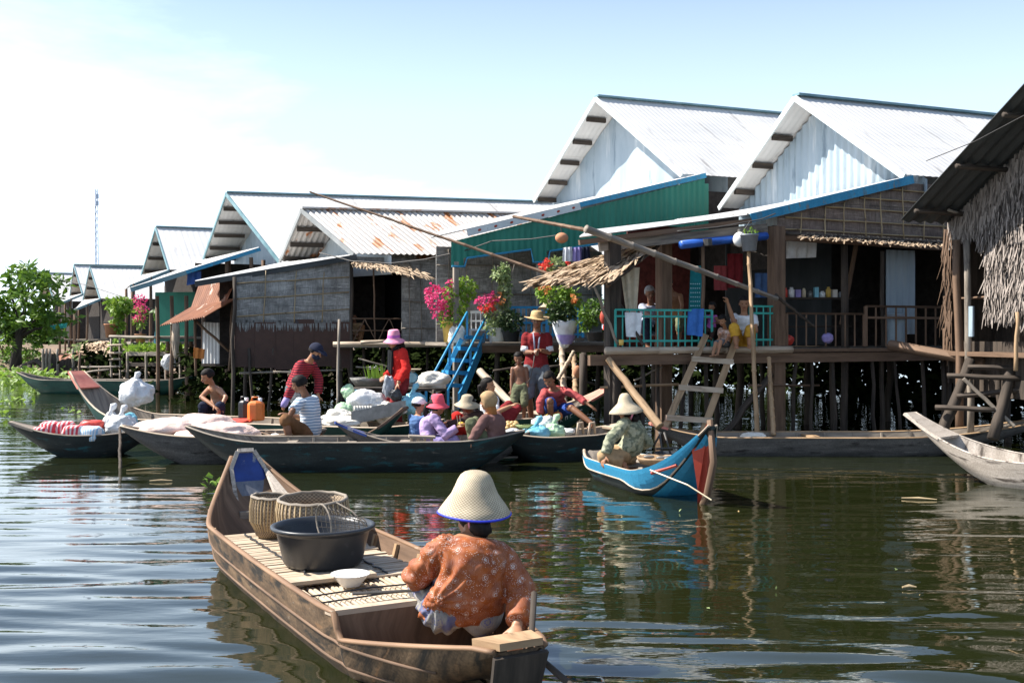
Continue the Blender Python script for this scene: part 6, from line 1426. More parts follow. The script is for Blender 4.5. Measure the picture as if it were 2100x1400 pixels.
for px in (165, 185, 205, 260, 285, 310, 335, 365, 395): m = MB(); m.pole(P(px, 745 + R.uniform(-25, 8), 31.6), P(px + R.uniform(-4, 4), 790, 31.4), R.uniform(.025, .05)); m.build('pole', M['wood_brown'], t, True)
t = thing('lean_to', 'dark low thatch lean-to on the bank under the twin cottages', 'shed', P(200, 770, 38)); m = MB(); m.thatch(P(170, 708, 38.5), P(222, 700, 38.5), P(228, 722, 37), P(166, 728, 37), 6, 40, .7, .08, .06); m.build('roof', M['thatch_warm'], t)
m = MB(); m.slab(P(172, 712, 39), P(222, 708, 39), P(222, 768, 39), P(172, 772, 39), .06); m.build('back_wall', M['shade_black'], t)
for px in (176, 200, 220): m = MB(); m.pole(P(px, 775, 37.3), P(px, 712, 37.3), .05); m.build('post', M['wood_brown'], t, True)
t = thing('lean_to', 'reddish brown low hut beside the leafy tree', 'shed', P(125, 765, 42)); m = MB(); m.sheet(P(118, 730, 42.5), P(160, 718, 42.5), P(166, 730, 41), P(120, 740, 41), 1, 1, .2, .02, .02); m.build('roof', M['rust_awning'], t)
m = MB(); m.slab(P(92, 725, 43.5), P(165, 725, 43.5), P(165, 775, 43.5), P(92, 778, 43.5), .08); m.build('back_wall', M['wood_dark'], t)
for px in (88, 95, 102, 118, 150): m = MB(); m.pole(P(px, 770, 41), P(px, 715, 41), .05); m.build('post', M['wood_grey'], t, True)
hang('white shirt hanging in the shade of the porch far left', [P(335, 605, 30.5), P(350, 604, 30.5), P(352, 642, 30.5), P(336, 644, 30.5)], 'cl_white', 'garment', 'clothes')
hang('green tarpaulin strip below the far cottages', [P(100, 668, 44), P(138, 662, 44), P(136, 672, 44), P(104, 676, 44)], 'paint_teal', 'tarpaulin', 'tarpaulin')
t = thing('chair', 'blue plastic chair on the shaded porch far left', 'chair', P(338, 690, 30)); c = P(338, 682, 30.2); m = MB(); m.beam(c - V((.22, 0, 0)), c + V((.22, 0, 0)), .4, .05); m.build('seat', M['plastic_cyan'], t); m = MB()
for i in range(4): m.beam(c + V((-.2 + .13 * i, .2, 0)), c + V((-.2 + .13 * i, .22, .45)), .05, .03)
m.beam(c + V((-.22, .22, .45)), c + V((.22, .22, .45)), .05, .08); m.build('backrest', M['plastic_cyan'], t)
for sx in (-1, 1): m = MB(); m.beam(c + V((.2 * sx, -.15, 0)), c + V((.22 * sx, -.18, -.3)), .05, .05); m.build('leg', M['plastic_cyan'], t)
bag('white plastic bag hanging at the garden bed corner', P(345, 742, 29.4), (.18, .15, .22), 'plastic_white', 61, False)
hang('orange red cloth hanging by the rusty awning prop', [P(398, 712, 23.2), P(420, 716, 23.3), P(418, 736, 23.3), P(396, 734, 23.2)], 'cl_orange')
bag('white pole wrapped bundle of canes left of the rusty awning', P(360, 690, 27.5), (.1, .1, .5), 'wood_pale', 62, False, cat='bundle')

for i in range(16):
    px, py = R.uniform(1100, 2080), R.uniform(985, 1330); c = W(px, py, .008); m = MB(); m.leaf(c, R.uniform(.02, .045), V((R.uniform(-1, 1), R.uniform(-1, 1), 0)), 3, .5, .1)
    tag(m.build('floating_leaf', M['fruit_tan' if i % 3 else 'leaf_pale']), 'one of the tiny dry leaves floating on the dark water at right', 'leaf', 'leaves floating on the river')
# ================================================================== people
def ik(a, c, l1, l2, pole):
    d = c - a; L = d.length
    if L > (l1 + l2) * .995: c = a + d * ((l1 + l2) * .995 / L); d = c - a; L = d.length
    L = max(L, abs(l1 - l2) + .02)
    x = (l1 * l1 - l2 * l2 + L * L) / (2 * L); h = math.sqrt(max(l1 * l1 - x * x, 1e-6)); u = d.normalized()
    p = pole - u * pole.dot(u)
    p = p.normalized() if p.length > 1e-4 else V((0, 0, 1))
    return a + u * x + p * h, c

HATS = {
    'tall': ('straw', [(0, .218), (.03, .216), (.052, .209), (.07, .194), (.083, .17), (.096, .135), (.111, .1), (.13, .066), (.154, .031), (.174, -.002), (.173, -.008), (.15, .022), (.12, .07), (.07, .16)], .007),
    'cone': ('straw', [(0, .17), (.03, .168), (.055, .15), (.075, .11), (.09, .06), (.13, .02), (.19, -.035), (.205, -.06), (.2, -.064), (.125, .01), (.08, .07)], .006),
    'gold': ('straw_gold', [(0, .105), (.06, .105), (.085, .09), (.095, .03), (.1, .0), (.15, -.005), (.19, .002), (.19, -.006), (.1, -.012), (.09, .03)], .012),
    'straw': ('straw', [(0, .11), (.05, .108), (.08, .09), (.095, .03), (.13, -.01), (.19, -.05), (.188, -.056), (.12, -.016), (.09, .02)], .01),
    'bucket': (None, [(0, .135), (.06, .134), (.08, .12), (.093, .05), (.1, .01), (.135, -.03), (.165, -.05), (.162, -.056), (.13, -.038), (.096, .0), (.088, .05)], .012),
}
def person(lb, s, pel, neck, head, fa, LH, RH, LF, RF, top=None, bot=None, skin='skin', hair='short', hat=None, hs=1., LE=None, RE=None, LK=None, RK=None, bulk=1., look=None, vox=.0085, hpol=(0, 0, -1), sex='m', extras=None, cloth_disp=None, hand_curl=.55, hdn=None, shd=0.):
    a = rad(fa); fw = V((math.cos(a), math.sin(a), 0)); lf = V((-math.sin(a), math.cos(a), 0))
    ground = min(LF.z, RF.z)
    t = thing('person', lb, 'person', V((pel.x, pel.y, ground - .05 * s)), None)
    sp = (neck - pel); T = sp.length; dn = sp.normalized()
    lat = (lf - dn * lf.dot(dn)).normalized(); fr = lat.cross(dn).normalized()
    if fr.dot(fw) < 0: fr = -fr
    bendv = -fr * (.05 * s) * clamp((.5 * s - T) / (.1 * s) + .4, 0, 1.5)
    def spine(k): return pel + sp * k + bendv * (4 * k * (1 - k))
    TR = [(-.5, .185, .145), (-.36, .16, .125), (-.22, .10, .085), (-.1, .155, .11), (.05, .165, .115), (.22, .15, .105), (.42, .132, .098), (.6, .145, .108), (.78, .16, .108), (.9, .155, .09), (.97, .1, .07), (1.02, .058, .056)]
    if sex == 'f': TR = [(k, w_ * (1.06 if k < .3 else .9 if k > .5 else .93), d_) for k, w_, d_ in TR]
    b = MB()
    def torso(m, inf, k0=-.3, k1=2., grow=1.):
        rings = [(spine(k), lat * ((w_ * s + inf) * grow), fr * ((d_ * s + inf) * grow)) for k, w_, d_ in [((k, .178, .14) if k == -.22 and k0 < -.3 else (k, w_, d_)) for k, w_, d_ in TR] if k0 <= k <= k1]
        m.loft(rings, 18)
    torso(b, 0)
    sh = spine(.9); LS, RS = sh + lat * .155 * s - dn * .02 * s, sh - lat * .155 * s - dn * .02 * s
    if sex == 'f': LS, RS = sh + lat * .15 * s, sh - lat * .15 * s
    LS, RS = LS - dn * shd, RS - dn * shd
    LHp, RHp = pel + lat * .092 * s - dn * .03 * s, pel - lat * .092 * s - dn * .03 * s
    pole_a = -fr * .5 + V((0, 0, -.7))
    J = {}
    for nm, S_, Hd, E_, sg in (('L', LS, LH, LE, 1), ('R', RS, RH, RE, -1)):
        if E_ is None: E_, Hd = ik(S_, Hd, .28 * s, .25 * s, pole_a + lat * sg * .5)
        J[nm + 'a'] = (S_, E_, Hd)
    for nm, S_, Ft, K_, sg in (('L', LHp, LF, LK, 1), ('R', RHp, RF, RK, -1)):
        if K_ is None: K_, Ft = ik(S_, Ft, .42 * s, .41 * s, fw * .8 + V((0, 0, .35)) + lat * sg * .15)
        J[nm + 'l'] = (S_, K_, Ft)
    def limb(m, j, r, inf=0., upto=2., n=12):
        A, E_, Hn = j; pts = []; rr = []
        for k in range(13):
            u = k / 6.
            if u > upto + 1e-6: u = upto
            p = lerp(A, E_, u) if u <= 1 else lerp(E_, Hn, u - 1)
            pts.append(p)
            q = (r[0], r[1], r[2], r[3], r[4]); x = u * 2; i = min(int(x), 3); rr.append(lerp(q[i], q[i + 1], x - i) * s + inf)
            if u >= upto: break
        # rounded joint: soften the bend a little
        m.tube(pts, rr, n)
        m.ell(A, (rr[0] * .92,) * 3, None, 10, 8); m.ell(E_, ((r[2] * s + inf) * 1.02,) * 3, None, 10, 8) if upto > 1 else None
    AR = (.055, .048, .039, .037, .026); LR = (.088, .074, .056, .052, .036)
    for k in 'LR': limb(b, J[k + 'a'], AR); limb(b, J[k + 'l'], LR)
    # feet
    for k in 'LR':
        A, K_, Ft = J[k + 'l']; sd_ = (Ft - K_).normalized(); fd_ = fw - sd_ * fw.dot(sd_) * .6; fd_.z = min(fd_.z, 0) * .3; fd_.normalize()
        u_ = Z if abs(fd_.z) < .8 else -fr; l_ = fd_.cross(u_).normalized(); u_ = l_.cross(fd_)
        c = Ft - u_ * .035 * s
        b.loft([(c - fd_ * .05 * s, l_ * .02 * s, u_ * .02 * s), (c - fd_ * .035 * s, l_ * .03 * s, u_ * .032 * s), (c + fd_ * .03 * s, l_ * .036 * s, u_ * .036 * s), (c + fd_ * .11 * s - u_ * .012 * s, l_ * .043 * s, u_ * .022 * s), (c + fd_ * .165 * s - u_ * .018 * s, l_ * .038 * s, u_ * .015 * s), (c + fd_ * .18 * s - u_ * .02 * s, l_ * .02 * s, u_ * .01 * s)], 12)
        b.ell(Ft, (.037 * s,) * 3, None, 10, 8)
    # hands: palm, four unequal fingers, thumb on the side
    for k, sg in (('L', 1), ('R', -1)):
        S_, E_, Hn = J[k + 'a']; d = (Hn - E_).normalized()
        pn = V(hpol) - d * V(hpol).dot(d)
        if pn.length < .2: pn = -lat * sg - d * (-lat * sg).dot(d)
        pn.normalize(); sdv = d.cross(pn).normalized() * sg
        h = s * (1.08 if hs > 1 else 1)
        b.loft([(Hn - d * .015 * h, sdv * .024 * h, pn * .02 * h), (Hn + d * .02 * h, sdv * .033 * h, pn * .017 * h), (Hn + d * .06 * h, sdv * .04 * h, pn * .016 * h), (Hn + d * .085 * h, sdv * .038 * h, pn * .013 * h)], 10)
        for i, ln in enumerate((.068, .078, .072, .056)):
            p = Hn + d * .078 * h + sdv * ((1.5 - i) * .0195 * h); q = d.copy(); pts = [p - d * .02 * h, p]; 
            for jn, f in enumerate((.45, .32, .25)):
                an = hand_curl * (.5 + .35 * jn) * (1 + .06 * i); q = (q * math.cos(an) + pn * math.sin(an)).normalized(); p = p + q * ln * f * h; pts.append(p)
            b.tube(pts, [.0095 * h, .0095 * h, .009 * h, .0085 * h, .0065 * h], 7)
        p = Hn + d * .02 * h + sdv * .03 * h; q = (d * .6 + sdv * .75 + pn * .25).normalized(); p2 = p + q * .04 * h; p3 = p2 + (d * .85 + sdv * .25 + pn * .4).normalized() * .032 * h
        b.tube([p - q * .02 * h, p, p2, p3], [.013 * h, .0125 * h, .011 * h, .008 * h], 7)
    # head
    hd = hdn.normalized() if hdn is not None else (head - neck).normalized() * .6 + Z * .4; hd.normalize()
    fd = V(look) if look else fw + Z * -.15; fd = (fd - hd * fd.dot(hd)).normalized(); sd_ = fd.cross(hd).normalized(); H_ = s * hs
    FRM = (fd, sd_, hd)
    def hp(f, x, u): return head + (fd * f + sd_ * x + hd * u) * H_
    b.tube([neck - dn * .03 * s, lerp(neck, hp(-.02, 0, -.06), .5), hp(-.015, 0, -.05)], [.056 * s, .05 * s, .052 * s], 12)
    b.ell(hp(-.012, 0, .025), (.098 * H_, .077 * H_, .09 * H_), FRM, 18, 12)
    b.ell(hp(.02, 0, -.035), (.068 * H_, .06 * H_, .08 * H_), FRM, 16, 10)
    b.ell(hp(.055, 0, -.082), (.026 * H_, .03 * H_, .024 * H_), FRM, 10, 8)
    b.tube([hp(.078, 0, .012), hp(.094, 0, -.012), hp(.106, 0, -.028), hp(.085, 0, -.036)], [.008 * H_, .011 * H_, .0155 * H_, .008 * H_], 8)
    for x in (-1, 1):
        b.ell(hp(.0, .078 * x, -.008), (.022 * H_, .009 * H_, .032 * H_), FRM, 10, 8); b.ell(hp(.045, .042 * x, -.03), (.03 * H_, .022 * H_, .022 * H_), FRM, 8, 6)
    fused('body', b, vox * max(.75, s), M[skin], t, 3, .45)
    for x in (-1, 1):
        m = MB(); m.ell(hp(.0775, .031 * x, .004), (.009 * H_, .011 * H_, .005 * H_), FRM, 10, 8); m.build('eye', M['eye'], t, True)
    m = MB(); m.ell(hp(.0865, 0, -.058), (.009 * H_, .023 * H_, .008 * H_), FRM, 10, 8); m.build('mouth', M['lip'], t, True)
    if hair:
        hm = M['hair_grey' if hair == 'grey' else 'hair']; m = MB()
        def hf(d):
            k = 1.0 + .03 * noise.noise(V((d[0] * 4, d[1] * 4, d[2] * 4 + fa)))
            face = d[0] > .28 and d[2] < .42 and abs(d[1]) < .93
            low = d[2] < -.45
            return .8 if face or (low and hair in ('short', 'grey')) else k
        m.ell(hp(-.016, 0, .022), (.112 * H_, .092 * H_, .108 * H_), FRM, 28, 20, hf); ho = m.build('hair', hm, t, True)
        if hair in ('bun', 'pony', 'long'):
            m = MB()
            if hair == 'bun': m.ell(hp(-.105, 0, -.1), (.045 * H_, .058 * H_, .05 * H_), FRM, 14, 10, lambda d: 1 + .06 * math.sin(d[2] * 14))
            if hair == 'pony': m.tube([hp(-.09, 0, .02), hp(-.15, 0, -.01), hp(-.16, 0, -.1), hp(-.14, .01, -.2)], [.03 * H_, .042 * H_, .038 * H_, .012 * H_], 10)
            if hair == 'long': m.tube([hp(-.04, 0, .03), hp(-.075, 0, -.06), hp(-.09, 0, -.14), hp(-.085, 0, -.24)], [.07 * H_, .07 * H_, .06 * H_, .02 * H_], 12)
            m.build('bun' if hair == 'bun' else 'ponytail', hm, t, True)
            if hair == 'bun': m = MB(); m.lathe([(.055, -.01), (.06, 0), (.055, .01)], hp(-.085, 0, -.062), fd * -1 + hd * -.5, 18); m.build('hair_tie', M['cl_pink'], t, True)
    if hat:
        kind, hm = hat[0], hat[1] if len(hat) > 1 else None; up = hat[2] if len(hat) > 2 else hd; up = V(up).normalized(); ho_ = hat[3] if len(hat) > 3 else .03
        if kind in HATS:
            mt, prof, wv = HATS[kind]; m = MB(); rs_ = 1.08 if kind == 'tall' else 1.; m.lathe([(r * H_ * rs_, h * H_) for r, h in prof], hp(-.008, 0, ho_), up, 40, (lambda th, i: wv * H_ * math.sin(2 * th + 1) * (1 if i > len(prof) * .45 else 0))); h_ = m.build('hat', M[hm or mt], t, True)
            if kind == 'tall': m = MB(); m.lathe([(r * H_ * 1.08, h * H_) for r, h in ((.171, .001), (.1755, .0), (.177, -.006), (.173, -.011), (.168, -.008))], hp(-.008, 0, ho_), up, 40, lambda th, i: wv * H_ * math.sin(2 * th + 1)); m.build('hat_rim', M['blue_rim'], h_, True)
            if kind == 'bucket': m = MB(); m.lathe([((r + .0012) * H_, h * H_) for r, h in ((.092, .055), (.0975, .03), (.1, .018))], hp(-.008, 0, ho_), up, 40); m.build('hat_band', M['cl_hotpink' if hm == 'cl_hotpink' else 'cl_magenta'], h_, True)
        elif kind == 'cap':
            m = MB(); m.ell(hp(-.012, 0, .035), (.116 * H_, .096 * H_, .105 * H_), FRM, 22, 14, lambda d: 1 if d[2] > -.12 else .75); h_ = m.build('cap', M[hm], t, True)
            m = MB(); rr = []
            for k in range(6): x = lerp(.08, .19, k / 5); rr.append((hp(x, 0, .055 - .5 * max(0, x - .1) ** 1.2), sd_ * (.08 * H_ * math.sqrt(max(.05, 1 - (k / 5.4) ** 2))), hd * .005 * H_))
            m.loft(rr, 14); m.build('cap_bill', M[hat[4] if len(hat) > 4 else hm], h_, True)
        elif kind == 'wrap':
            m = MB(); m.ell(hp(-.015, 0, .03), (.122 * H_, .104 * H_, .122 * H_), FRM, 22, 14, lambda d: .8 if d[0] > .35 and d[2] < .3 else 1 + .04 * noise.noise(V(d) * 5)); h_ = m.build('headscarf', M[hm], t, True)
            m = MB(); m.tube([hp(-.03, 0, -.02), hp(-.05, 0, -.1), hp(-.05, 0, -.19)], [.08 * H_, .07 * H_, .075 * H_], 16, True, .9); m.build('scarf_tail', M['cl_kerchief'], h_, True)
    cd = cloth_disp or (lambda c: s * (.007 * noise.noise(c * (10 / s)) - .016 * abs(noise.noise(V((c.x * 9, c.y * 9, c.z * 14)) / s)) + .003 * noise.noise(c * (26 / s)) + .005))
    if top:
        mt, sl, hem = top[:3]; inf = (top[3] if len(top) > 3 else .014) * s; m = MB()
        torso(m, inf, hem, .98, bulk)
        for k in 'LR':
            if sl > 0:
                limb(m, J[k + 'a'], (.054, .05, .046, .043, .036), inf * 1.05 * bulk, sl)
        fused('shirt', m, .011 * max(.75, s), M[mt], t, 4, .5, cd)
    if bot:
        mt, lg = bot[:2]; inf = (bot[2] if len(bot) > 2 else .013) * s; m = MB()
        torso(m, inf, -.3, .1)
        for k in 'LR': limb(m, J[k + 'l'], (.095, .08, .066, .06, .05), inf, lg)
        fused('trousers', m, .012 * max(.75, s), M[mt], t, 4, .5, cd)
    if extras: extras(t, dict(hp=hp, fd=fd, hd=hd, sd=sd_, J=J, spine=spine, lat=lat, fr=fr, s=s, FRM=FRM, H=H_))
    return t

# --- woman in the front boat
def fold(c):
    u = c - V((-.36, 5.1, .36)); r_ = math.sqrt(u.x ** 2 + u.y ** 2 + u.z ** 2); an = math.atan2(u.z, u.x)
    k = .008 * math.sin(an * 15 + 4 * noise.noise(c * 7)) * ss(r_, .05, .13) * (1 - ss(r_, .2, .42))
    v = c - V((-.34, 5.12, .62)); a2 = math.atan2(v.z, v.x); r2 = v.length
    k += .003 * math.sin(a2 * 12 + 3 * noise.noise(c * 8)) * ss(r2, .03, .08) * (1 - ss(r2, .12, .26))
    return k + .006 * noise.noise(c * 8) + .004 * noise.noise(V((c.x * 24, c.y * 24, c.z * 10)))
person('woman seen from behind in an orange flowered blouse and tall straw hat, paddling', .96, P(950, 1246, 5.08), P(968, 1096, 5.14), P(971, 1060, 5.24), 112,
       P(874, 1185, 5.5), P(1060, 1285, 4.88), P(905, 1262, 5.6), P(985, 1268, 5.62), ('fl_orange', 1.9, -.32, .024), ('fl_sarong', 1.9, .018), hair='bun', hat=('tall', None, (.03, .0, 1), .02),
       shd=.05, LE=P(856, 1180, 5.14), RE=P(1070, 1208, 5.08), LK=P(868, 1205, 5.42), RK=P(1005, 1210, 5.5), bulk=1.05, vox=.007, sex='f', cloth_disp=fold, hand_curl=.9)
# --- woman in the blue boat
person('woman in patterned green blouse and wide cone straw hat sitting in the blue boat', .92, P(1284, 928, 11.6), P(1289, 862, 11.65), P(1283, 841, 11.6), 150,
       P(1241, 934, 11.3), P(1300, 915, 12.0), P(1280, 953, 11.35), P(1300, 950, 11.8), ('fl_green', 1.9, -.3, .02), ('cl_tan', 1.9, .02), hat=('cone', None, (-.1, 0, 1), .035), sex='f',
       LE=P(1252, 900, 11.35), LK=P(1240, 936, 11.35), RK=P(1262, 925, 11.9), hair='bun', bulk=1.08)
# --- women's boat
person('person in a brown sweater with orange brown headscarf crouching at the dark boat end', .92, P(1008, 906, 12.85), P(1003, 847, 12.85), P(1000, 824, 12.8), 155,
       P(966, 905, 12.6), P(985, 890, 13.1), P(972, 908, 12.75), P(985, 908, 13.2), ('cl_brown', 1.9, -.3, .018), ('cl_olive', 1.9, .014), hat=('wrap', 'cl_tan'), LE=P(978, 885, 12.62), LK=P(966, 868, 12.7), RK=P(975, 866, 13.1), bulk=1.08)
person('stooping person in dark brown with wide straw hat between lavender and brown figures', .88, P(985, 890, 13.75), P(964, 845, 13.65), P(958, 829, 13.6), 190,
       P(915, 873, 13.3), P(912, 868, 13.8), P(940, 910, 13.5), P(945, 908, 13.9), ('cl_darkbrown', 1.9, -.3), ('cl_red', 1.5), skin='skin_dark', hat=('straw', None, (.05, -.15, 1), .035), LE=P(940, 868, 13.35), LK=P(938, 872, 13.4), sex='f')
person('woman in a lavender shirt and bright coral pink sunhat eating with chopsticks', .9, P(884, 903, 13.35), P(893, 850, 13.35), P(898, 832, 13.35), 5,
       P(942, 873, 13.55), P(938, 876, 13.2), P(905, 918, 13.5), P(900, 920, 13.2), ('cl_lavender', 1.92, -.3, .016), ('cl_violet', 1.9), hat=('bucket', 'cl_hotpink', (0, 0, 1), .03), RE=P(914, 892, 13.15), RK=P(932, 904, 13.2), LK=P(936, 900, 13.6), hair='pony', sex='f',
       extras=lambda t, q: [(lambda m: (m.ell(P(945, 870, 13.25), (.05, .04, .035), None, 12, 8), m.build('held_food', M['fruit_yellow'], t, True)))(MB()), [(lambda m: (m.tube([P(940 + i * 5, 872, 13.2), P(937 + i * 6, 852, 13.18)], .005, 5), m.build('chopstick', M['wood_pale'], t)))(MB()) for i in range(2)]])
person('small child in denim blue shirt and white cap with pink bill, seen from behind', .64, P(858, 893, 13.65), P(858, 850, 13.65), P(860, 831, 13.65), 60,
       P(880, 868, 13.9), P(884, 878, 13.7), P(885, 912, 14.0), P(890, 914, 13.8), ('cl_denim', 1.6, -.3, .02), ('cl_navy', 1.9), hs=1.25, hat=('cap', 'cl_white', None or (0, 0, 1), .03, 'cl_pink'), look=(.9, .2, -.2))
person('dark haired woman in white and red top reaching out behind the headscarf person', .9, P(1010, 866, 14.6), P(1009, 812, 14.6), P(1002, 790, 14.55), 25,
       P(1050, 838, 14.7), P(1048, 832, 14.3), P(1030, 880, 14.9), P(1030, 882, 14.5), ('cl_white', .9, -.3), ('cl_maroon', 1.9), hair='pony', look=(.7, -.2, -.5), sex='f')
# --- man, child and boy on the green boat
def lanyard(t, q):
    for sg in (-1, 1):
        m = MB(); m.tube([q['spine'](.98) + q['lat'] * sg * .05 + q['fr'] * .075, q['spine'](.75) + q['lat'] * sg * .035 + q['fr'] * .132, q['spine'](.4) + q['lat'] * sg * .02 + q['fr'] * .125], .011, 6, True, .4, q['fr']); m.build('lanyard', M['cl_skyshirt'], t, True)
    for k in 'LR':
        A, E_, Hn = q['J'][k + 'a']; m = MB(); c = lerp(A, E_, .78); d = (E_ - A).normalized(); m.tube([c - d * .035, c + d * .035], .068, 14); m.build('sleeve_cuff', M['cl_white'], t, True)
    m = MB(); p = q['J']['Ra'][2] + V((.02, -.03, 0)); m.tube([p, p + V((-.02, -.02, -.15)), p + V((-.06, 0, -.35)), p + V((-.1, 0, -.42))], .008, 6); m.build('held_cord', M['wire'], t, True)
person('standing man in a dark red polo shirt with wide golden straw hat', .95, P(1100, 750, 15.2), P(1101, 681, 15.2), P(1101, 656, 15.15), -92,
       P(1106, 718, 14.98), P(1094, 722, 14.97), P(1113, 857, 15.2), P(1090, 857, 15.2), ('cl_polo', .82, -.12, .02), ('cl_greyjean', 1.12, .02), hat=('gold', None, (.03, -.12, 1), .035), skin='skin_dark', extras=lanyard, LE=P(1126, 722, 15.2), RE=P(1077, 722, 15.2), hand_curl=1.0)
person('shirtless small boy in olive shorts standing in front of the polo shirt man', .6, P(1066, 790, 15.05), P(1065, 750, 15.05), P(1063, 735, 15.0), -95,
       P(1085, 828, 14.95), P(1047, 830, 14.95), P(1074, 860, 15.0), P(1058, 859, 15.05), None, ('cl_olive', 1.05, .03), skin='skin_dark', hs=1.22)
person('boy in brick red shirt and blue shorts crouching with one leg stretched over the side', .86, P(1142, 838, 15.1), P(1137, 797, 14.85), P(1126, 778, 14.72), -95,
       P(1208, 830, 14.6), P(1108, 856, 14.6), P(1213, 868, 14.4), P(1130, 860, 14.7), ('cl_brick', 1.75, -.3), ('cl_royal', .85, .02), skin='skin_dark', hs=1.08, RE=P(1107, 825, 14.65), LE=P(1176, 808, 14.75), LK=P(1172, 836, 14.6), RK=P(1128, 822, 14.55), look=(-.25, -.6, -.7), hand_curl=.2)
# --- vendor in red
def vest(t, q):
    m = MB(); s = q['s']; sp_, fr, lat = q['spine'], q['fr'], q['lat']
    m.sheet(sp_(1.0) + fr * .09 - lat * .07, sp_(1.0) + fr * .09 + lat * .05, sp_(.2) + fr * .145 + lat * .02, sp_(.2) + fr * .145 - lat * .09, 8, 8, .09, .012, .03); m.build('scarf', M['cl_black'], t, True)
    m = MB(); m.tube([q['hp'](-.02, 0, -.11), q['hp'](.0, 0, -.07)], [.085 * s, .07 * s], 16); m.build('neck_scarf', M['cl_black'], t, True)
    m = MB(); blob(m, P(797, 792, 14.95), (.08, .07, .16), 77, .3); m.build('held_bag', M['plastic_grey'], t, True)
    m = MB(); blob(m, P(811, 808, 14.9), (.08, .05, .09), 78, .3); m.build('held_bag', M['plastic_black'], t, True)
person('woman in bright red jacket and pink sunhat standing behind the vendor sacks', .96, P(820, 780, 15.2), P(815, 716, 15.2), P(808, 698, 15.15), -150,
       P(816, 786, 14.92), P(790, 772, 15.1), P(826, 889, 15.2), P(806, 889, 15.2), ('cl_red', 1.85, -.05, .016), ('cl_maroon', 1.9, .015), hat=('bucket', 'cl_pink', (-.05, -.1, 1), .025), LE=P(834, 755, 15.0), hair='long', extras=vest, sex='f', look=(-.8, -.4, -.3))
def mask(t, q):
    m = MB(); m.ell(q['hp'](.03, 0, -.05), (.075 * q['H'], .07 * q['H'], .058 * q['H']), q['FRM'], 16, 10); m.build('face_mask', M['cl_navy'], t, True)
    for k in 'R': A, E_, Hn = q['J'][k + 'a']; d = (Hn - E_).normalized(); m = MB(); m.tube([Hn - d * .06, Hn + d * .05, Hn + d * .1], [.045, .05, .035], 10); m.build('glove', M['cl_violet'], t, True)
person('man in red striped shirt and dark cap bending over in the green boat', .98, P(606, 796, 15.5), P(634, 741, 15.45), P(648, 722, 15.4), -20,
       P(652, 812, 15.5), P(586, 822, 15.1), P(618, 893, 15.6), P(600, 895, 15.3), ('st_red', 1.85, -.15, .018), ('cl_greyjean', 1.9, .015), hat=('cap', 'cl_navy', (0, 0, 1), .03), RE=P(604, 785, 15.2), LE=P(654, 775, 15.6), extras=mask, look=(.9, -.45, -.25))
person('man in a white and blue striped shirt sitting with his back to us', .95, P(636, 884, 13.75), P(628, 812, 13.75), P(613, 788, 13.68), 155,
       P(590, 862, 13.35), P(592, 850, 13.8), P(594, 905, 13.3), P(604, 903, 13.85), ('st_blue', .95, -.25, .018), ('cl_brownpants', 1.15, .02), skin='skin_dark', LE=P(600, 842, 13.35), LK=P(586, 862, 13.3), RK=P(594, 860, 13.85), look=(-.9, .1, -.35), bulk=1.05)
person('shirtless boy in dark trousers sitting on a stool in the green boat', .84, P(440, 838, 15.75), P(437, 791, 15.72), P(425, 772, 15.62), -135,
       P(452, 838, 15.35), P(440, 834, 15.3), P(452, 866, 15.4), P(418, 868, 15.5), None, ('cl_navy', 1.9, .016), hs=1.1, LE=P(463, 814, 15.5), RE=P(413, 814, 15.45), LK=P(452, 832, 15.35), RK=P(416, 832, 15.35), look=(-.7, -.4, -.55))
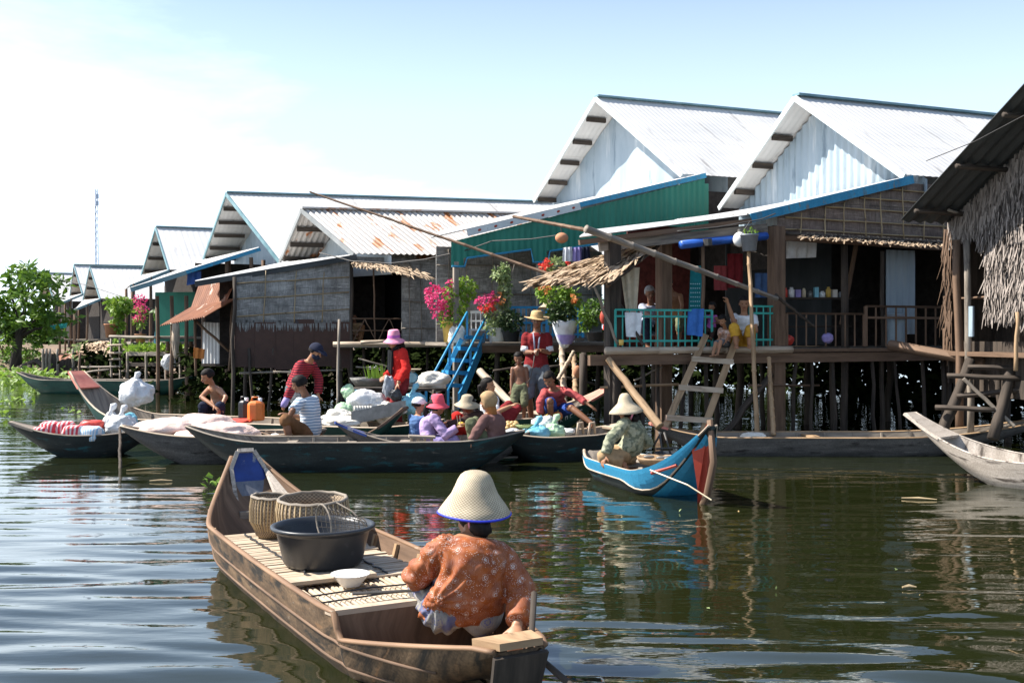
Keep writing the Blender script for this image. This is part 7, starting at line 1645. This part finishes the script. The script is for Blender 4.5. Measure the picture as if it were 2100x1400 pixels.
# --- on the shop porch
person('grey haired elderly person in blue blouse leaning on the shaded teal railing', .9, P(1336, 672, 16.3), P(1335, 624, 16.2), P(1333, 601, 16.1), -85,
       P(1352, 646, 15.75), P(1338, 650, 15.75), P(1346, 706, 16.1), P(1328, 706, 16.1), ('cl_skyshirt', .8, -.3), ('cl_navy', 1.9), skin='skin_dark', hair='grey', sex='f')
person('shirtless child in shade leaning on the porch post beside the elderly person', .74, P(1386, 648, 16.6), P(1379, 600, 16.4), P(1370, 582, 16.3), -110,
       P(1396, 640, 16.1), P(1366, 640, 16.1), P(1392, 704, 16.5), P(1378, 704, 16.6), None, ('cl_olive', 1.2), hs=1.12)
person('toddler in a magenta sleeveless top standing at the porch gap', .43, P(1458, 672, 15.6), P(1459, 645, 15.6), P(1460, 629, 15.55), -130,
       P(1466, 662, 15.4), P(1444, 655, 15.45), P(1464, 706, 15.6), P(1453, 706, 15.55), ('cl_magenta', .12, -.2), ('cl_darkbrown', 1.0), skin='skin_dark', hs=1.4)
person('little child in orange and white print sitting on the porch edge, legs hanging', .52, P(1484, 702, 15.5), P(1488, 675, 15.45), P(1481, 657, 15.35), -125,
       P(1486, 702, 15.2), P(1474, 700, 15.2), P(1472, 724, 15.1), P(1462, 726, 15.05), ('fl_kid', .9, -.3, .02), ('cl_greyjean', 1.0), hs=1.28, LK=P(1478, 700, 15.15), RK=P(1468, 704, 15.15))
person('dark haired woman in white top and yellow trousers sitting with one arm raised', .9, P(1524, 700, 15.75), P(1526, 645, 15.7), P(1526, 622, 15.65), -100,
       P(1540, 682, 15.35), P(1493, 622, 15.4), P(1537, 706, 15.3), P(1510, 706, 15.25), ('cl_white', .6, -.3), ('cl_yellow', 1.5, .016), RE=P(1506, 664, 15.45), LK=P(1538, 676, 15.3), RK=P(1506, 672, 15.25), hair='long', sex='f', hand_curl=1.1)
person('dim figure sitting in the dark doorway of the woven wall house', .85, P(728, 690, 24.0), P(727, 662, 24.0), P(725, 650, 23.95), -80,
       P(735, 685, 23.7), P(722, 684, 23.7), P(738, 700, 23.6), P(722, 700, 23.6), ('cl_tan', .6, -.3), ('cl_brownpants', 1.9), skin='skin_dark', hair='short')
t = thing('bench', 'low dark bench under the elderly person on the porch', 'bench', P(1345, 706, 16.4)); m = MB(); m.beam(P(1318, 684, 16.4), P(1398, 684, 16.7), .35, .04); m.build('seat', M['wood_dark'], t)
for px in (1322, 1392): m = MB(); m.beam(P(px, 685, 16.5), P(px, 713, 16.5), .05, .05); m.build('leg', M['wood_dark'], t)
